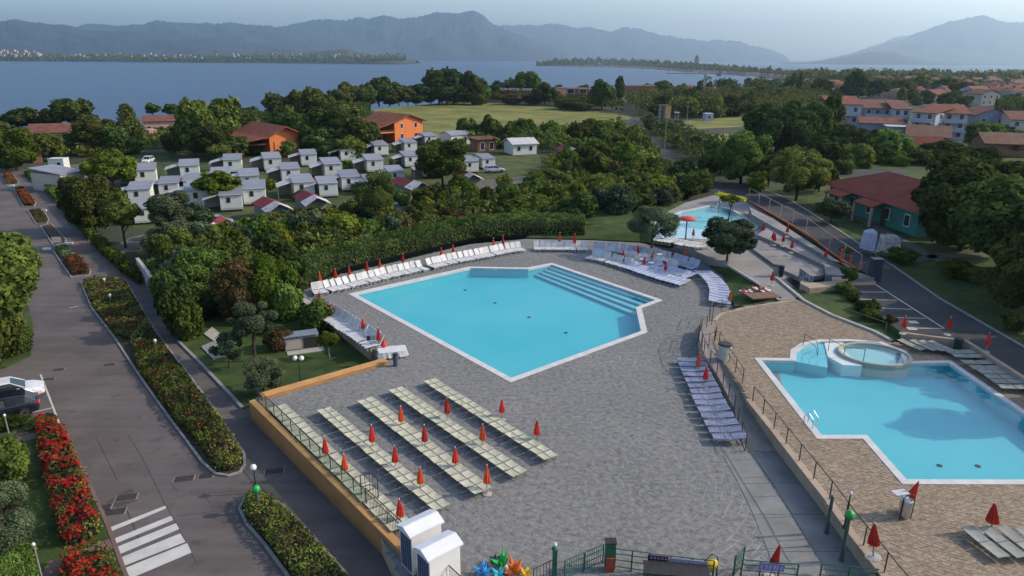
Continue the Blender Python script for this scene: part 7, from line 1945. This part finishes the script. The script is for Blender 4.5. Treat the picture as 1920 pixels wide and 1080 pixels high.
# crane, poles, shelters, boat
b = P(1318, 182, ZR); hh = height_at(b, 139)
t = thing('tower_crane', 'pale tower crane standing at the lake edge', 'crane', b, .1)
MB().box((0, 0, hh / 2), (.9, .9, hh)).build('mast', M_CONC, t)
MB().box((-12, 0, hh + .3), (26, .7, .7)).build('jib', M_CONC, t); MB().box((5, 0, hh + .3), (9, .7, .7)).build('counter_jib', M_CONC, t)
MB().box((9, 0, hh - .4), (2.4, 1.2, 1.9)).build('counterweight', M_KERB, t); MB().box((0, -.9, hh - .9), (1.4, 1.2, 1.6)).build('cab', M_CONC, t)
for k, (x, by, ty) in enumerate([(1245, 290, 216), (1056, 206, 172), (1061, 206, 168), (1189, 214, 176), (1287, 236, 198), (688, 470, 440), (1494, 268, 250), (1500, 268, 248)]):
    bb = P(x, by, ZR)
    t = thing('utility_pole', 'slim grey pole, %s from left among those beyond the camp' % ordn(sorted([688, 1056, 1061, 1189, 1245, 1287, 1494, 1500]).index(x)), 'pole', bb, 0, 'slim poles')
    h_ = height_at(bb, ty)
    MB().tube([(0, 0, 0), (0, 0, h_)], [.12, .06], 6).build('shaft', M_KERB, t); MB().box((0, 0, h_ - .5), (1.2, .1, .1)).build('cross_arm', M_CONC, t)
def shelter(label, x, by, ty, w):
    bb = P(x, by, ZR); m_ = mpp(bb); h_ = height_at(bb, ty)
    t = thing('shelter', label, 'shelter', bb)
    MB().box((0, 0, h_), (w * m_, 3, .3)).build('roof', M_CONC, t)
    for s in (-.3, .3): MB().box((s * w * m_, 0, h_ / 2), (.3, .3, h_)).build('post', M_CONC, t)
shelter('grey shelter roof on two posts right of the field', 1158, 211, 200, 18)
shelter('small pale roof on posts right of the ochre tower', 1268, 228, 211, 9)
house('hut', 'white box hut by the dark wood', 'hut', P(1322, 227, ZR), P(1337, 227, ZR), 3, 2.6, 'shed', M_WHITEWALL, M_WHITEWALL, rise=.1, ov=.05, rows=1, cols=1)
house('gatehouse', 'small white monument under the trees beyond the field', 'monument', P(836, 192, ZR), P(846, 192, ZR), 2.5, height_at(P(836, 192, ZR), 177), 'gable_v', M_WHITEWALL, M_WHITEWALL, rise=1.0, ov=.2, rows=1, cols=1)
for k, x in enumerate((824, 855)):
    bb = P(x, 191, ZR); t = thing('white_pillar', 'short white pillar %s of the small white monument' % ('left', 'right')[k], 'pillar', bb)
    MB().box((0, 0, 1.6), (.9, .9, 3.2)).build('shaft', M_WHITEWALL, t); MB().box((0, 0, 3.3), (1.3, 1.3, .3)).build('cap', M_WHITEWALL, t)
g = P(631, 190, ZL)
t = thing('motor_boat', 'white motor boat on the lake behind the trees', 'boat', g, .3)
s_ = 14 * mpp(g) / 2
MB().add([(-s_, -s_ * .3, 0), (s_ * .5, -s_ * .3, 0), (s_, 0, .2), (s_ * .5, s_ * .3, 0), (-s_, s_ * .3, 0), (-s_, -s_ * .35, 1.2), (s_ * .5, -s_ * .36, 1.3), (s_ * 1.1, 0, 1.6), (s_ * .5, s_ * .36, 1.3), (-s_, s_ * .35, 1.2)], [(0, 1, 6, 5), (1, 2, 7, 6), (2, 3, 8, 7), (3, 4, 9, 8), (4, 0, 5, 9), (5, 6, 7, 8, 9)]).build('hull', M_WHITE, t)
MB().box((-s_ * .1, 0, 2.0), (s_ * .8, s_ * .5, 1.5)).build('cabin', M_WHITE, t)
# hedge retaining wall beside the lane, sign board on the brown bed
wall('grey concrete retaining wall with bays beside the lane', [Vector((p.x, p.y, 0)) for p in px_poly([(262, 512), (282, 540), (308, 580)], ZR)], .3, ZR - .05, ZR + 1.7, (M_CONC, M_CONC), slabs=2.2)
b = P(107, 457, ZR + .1)
t = thing('sign_board', 'blank pale board standing at the end of the brown bark bed', 'sign', b, .25)
MB().box((0, 0, .5), (.95, .05, .7)).build('panel', M_CREAM, t)
for s in (-.35, .35): MB().box((s, .05, .3), (.06, .06, .6)).build('post', M_ALU, t)
for k, (x, y) in enumerate([(82, 396), (130, 458), (22, 349), (88, 468)]):
    t = thing('kerb_block', 'small white concrete block among the road islands, %s from left' % ordn(sorted([82, 130, 22, 88]).index(x)), 'block', P(x, y, ZR + .05), .2)
    MB().box((0, 0, .1), (.8, .35, .22)).build('block', M_WHITE, t)
for k, (x, y) in enumerate([(198, 541), (209, 572), (294, 660)]):
    t = thing('bollard_lamp', 'small white bollard lamp in the long island hedge, %s from the far end' % ordn(k), 'lamp', P(x, y, ZR))
    MB().tube([(0, 0, 0), (0, 0, .85)], .05, 6).build('pole', M_ALU, t); MB().lathe([(.1, .85), (.14, 1.0), (.05, 1.1)], 8).build('globe', M_WHITE, t)
# --- cars
def car_proto():
    t = thing('parked_car', 'x', 'car')
    def loft(st, mat, name, par, smooth=True):
        vs, n = [], len(st[0][1])
        for x, ring in st: vs += [(x, y, z) for y, z in ring]
        fs = [(i * n + k, i * n + (k + 1) % n, (i + 1) * n + (k + 1) % n, (i + 1) * n + k) for i in range(len(st) - 1) for k in range(n)]
        fs += [tuple(range(n - 1, -1, -1)), tuple(range((len(st) - 1) * n, len(st) * n))]
        mb = MB(); mb.add(vs, fs)
        return mb.build(name, mat, par, smooth=False)
    def ring(hw, zb, zt): 
        h = zt - zb
        return [(-hw * .86, zb), (hw * .86, zb), (hw * .98, zb + h * .25), (hw, zb + h * .55), (hw * .96, zb + h * .82), (hw * .80, zt), (0, zt + .03), (-hw * .80, zt), (-hw * .96, zb + h * .82), (-hw, zb + h * .55), (-hw * .98, zb + h * .25)]
    body = loft([(-2.16, ring(.68, .34, .72)), (-2.08, ring(.82, .25, .88)), (-1.7, ring(.88, .2, .95)), (-.9, ring(.90, .18, .97)), (.2, ring(.90, .18, .95)), (1.0, ring(.89, .18, .91)), (1.55, ring(.87, .2, .82)), (1.98, ring(.78, .24, .70)), (2.14, ring(.60, .3, .58))], CARPAINT, 'body', t)
    def cr(hw, z0, z1, hw1): return [(-hw, z0), (hw, z0), (hw1 * 1.02, z0 + (z1 - z0) * .8), (hw1 * .8, z1), (-hw1 * .8, z1), (-hw1 * 1.02, z0 + (z1 - z0) * .8)]
    loft([(-1.98, cr(.70, .9, .94, .66)), (-1.45, cr(.76, .9, 1.34, .66)), (-.4, cr(.78, .9, 1.45, .66)), (.3, cr(.78, .9, 1.42, .64)), (1.12, cr(.74, .86, .93, .68))], M_GLASSDARK, 'window', t)
    rf = loft([(-1.52, [(-.60, 1.31), (.60, 1.31), (.56, 1.365), (-.56, 1.365)]), (-.9, [(-.62, 1.39), (.62, 1.39), (.56, 1.45), (-.56, 1.45)]), (-.3, [(-.62, 1.42), (.62, 1.42), (.56, 1.485), (-.56, 1.485)]), (.36, [(-.60, 1.36), (.60, 1.36), (.54, 1.43), (-.54, 1.43)])], CARPAINT, 'roof', t)
    for s in (-1, 1):
        MB().tube([(1.10, s * .70, .92), (.34, s * .60, 1.40), (-.4, s * .64, 1.43), (-1.45, s * .63, 1.34), (-1.95, s * .68, .95)], .035, 5).build('pillar', CARPAINT, t)
        MB().tube([(-.45, s * .75, .95), (-.45, s * .655, 1.4)], .035, 5).build('pillar', CARPAINT, t)
        MB().box((.72, s * .96, .98), (.16, .16, .11)).build('mirror', CARPAINT, t)
        MB().box((1.93, s * .58, .60), (.28, .26, .11), rz=-s * .5).build('headlight', nmat('headlight_glass', (.4, .42, .45), var=.1, rough=.1), t)
        MB().box((-2.08, s * .66, .78), (.16, .22, .16)).build('taillight', nmat('tail_light_red', (.60, .012, .01), var=.1, rough=.2), t)
        for x in (-1.32, 1.32):
            wv = MB(); n = 16
            vs = []
            for yy, r in ((.70, .30), (.72, .32), (.90, .32), (.915, .30)):
                vs += [(x + r * math.cos(2 * math.pi * k / n), s * yy, .32 + r * math.sin(2 * math.pi * k / n)) for k in range(n)]
            wv.add(vs, [(i * n + k, i * n + (k + 1) % n, (i + 1) * n + (k + 1) % n, (i + 1) * n + k) for i in range(3) for k in range(n)] + [tuple(range(n)), tuple(range(3 * n, 4 * n))])
            w_ = wv.build('wheel', M_RUBBER, t)
            rm = MB(); vs = [(x + .2 * math.cos(2 * math.pi * k / 10), s * .922, .32 + .2 * math.sin(2 * math.pi * k / 10)) for k in range(10)] + [(x, s * .90, .32)]
            rm.add(vs, [(k, (k + 1) % 10, 10) for k in range(10)]); rm.build('rim', M_STEEL, w_)
    MB().box((2.13, 0, .42), (.05, 1.0, .14)).build('grille', M_DARK, t)
    MB().box((-2.15, 0, .55), (.03, .5, .12)).build('number_plate', M_WHITE, t)
    return t
CARPAINT = nmat('car_paint_white', (.56, .57, .58), var=.03, scale=1, rough=.25, spec=.6, coat=.6)
BLACKP = nmat('car_paint_black_blue', (.008, .010, .018), var=.1, scale=1, rough=.2, spec=.6, coat=.7)
SILVERP = nmat('car_paint_silver', (.30, .33, .40), var=.05, scale=1, rough=.3, spec=.6, coat=.6)
CAR = car_proto()
axis = P(100, 765, ZR) - P(20, 783, ZR); ca = math.atan2(axis.y, axis.x)
def put_car(nose, ang, label, paint, back=2.2):
    p = P(*nose, ZR); d = Vector((math.cos(ang), math.sin(ang), 0))
    q = p - d * back
    place(CAR, (q.x, q.y, ZR + .0), ang, label, 'parked cars', None, {'body': paint, 'roof': paint, 'pillar': paint, 'mirror': paint} if paint is not CARPAINT else None)
put_car((88, 735), ca, 'white car with its nose to the road in the left parking bay', CARPAINT)
p = P(78, 765, ZR); d = Vector((math.cos(ca), math.sin(ca), 0)); q = p - d * 2.2
place(CAR, (q.x, q.y, ZR), ca + math.pi, 'black car with red tail light to the road, beside the white car', 'parked cars', None, {'body': BLACKP, 'roof': BLACKP, 'pillar': BLACKP, 'mirror': BLACKP})
put_car((946, 322), .35, 'silver car parked right of the big leafy tree', SILVERP)
put_car((438, 422), .2, 'pale car half hidden at the camp track', SILVERP)
put_car((174, 318), -1.2, 'far white car left of the bright green tree', CARPAINT)
put_car((272, 308), -1.4, 'far white car before the camp lawn', CARPAINT)
put_car((22, 312), .3, 'small dark car at the far left road end', BLACKP)
# caravan
b = P(94, 324, ZR); s_ = 27 * mpp(b)
t = thing('caravan', 'white boxy caravan parked at the far end of the road', 'caravan', b, .1)
MB().box((s_ / 2, 1.1, 1.55), (s_, 2.3, 2.2)).build('body', M_CABWALL, t); MB().box((s_ / 2, 1.1, 2.7), (s_ + .1, 2.4, .1)).build('roof', M_CABWALL, t)
for x in (.35, .65): MB().lathe([(.32, -.1), (.32, .1)], 12, (0, 0, 0)).build('wheel', M_RUBBER, t, loc=(s_ * x, .05, .35)).rotation_euler = (math.pi / 2, 0, 0)
f = MB().box((s_ * .7, -.06, 1.8), (.8, .05, .6)).build('window', M_FRAME, t); MB().box((s_ * .7, -.1, 1.8), (.66, .03, .46)).build('pane', M_GLASSDARK, f)
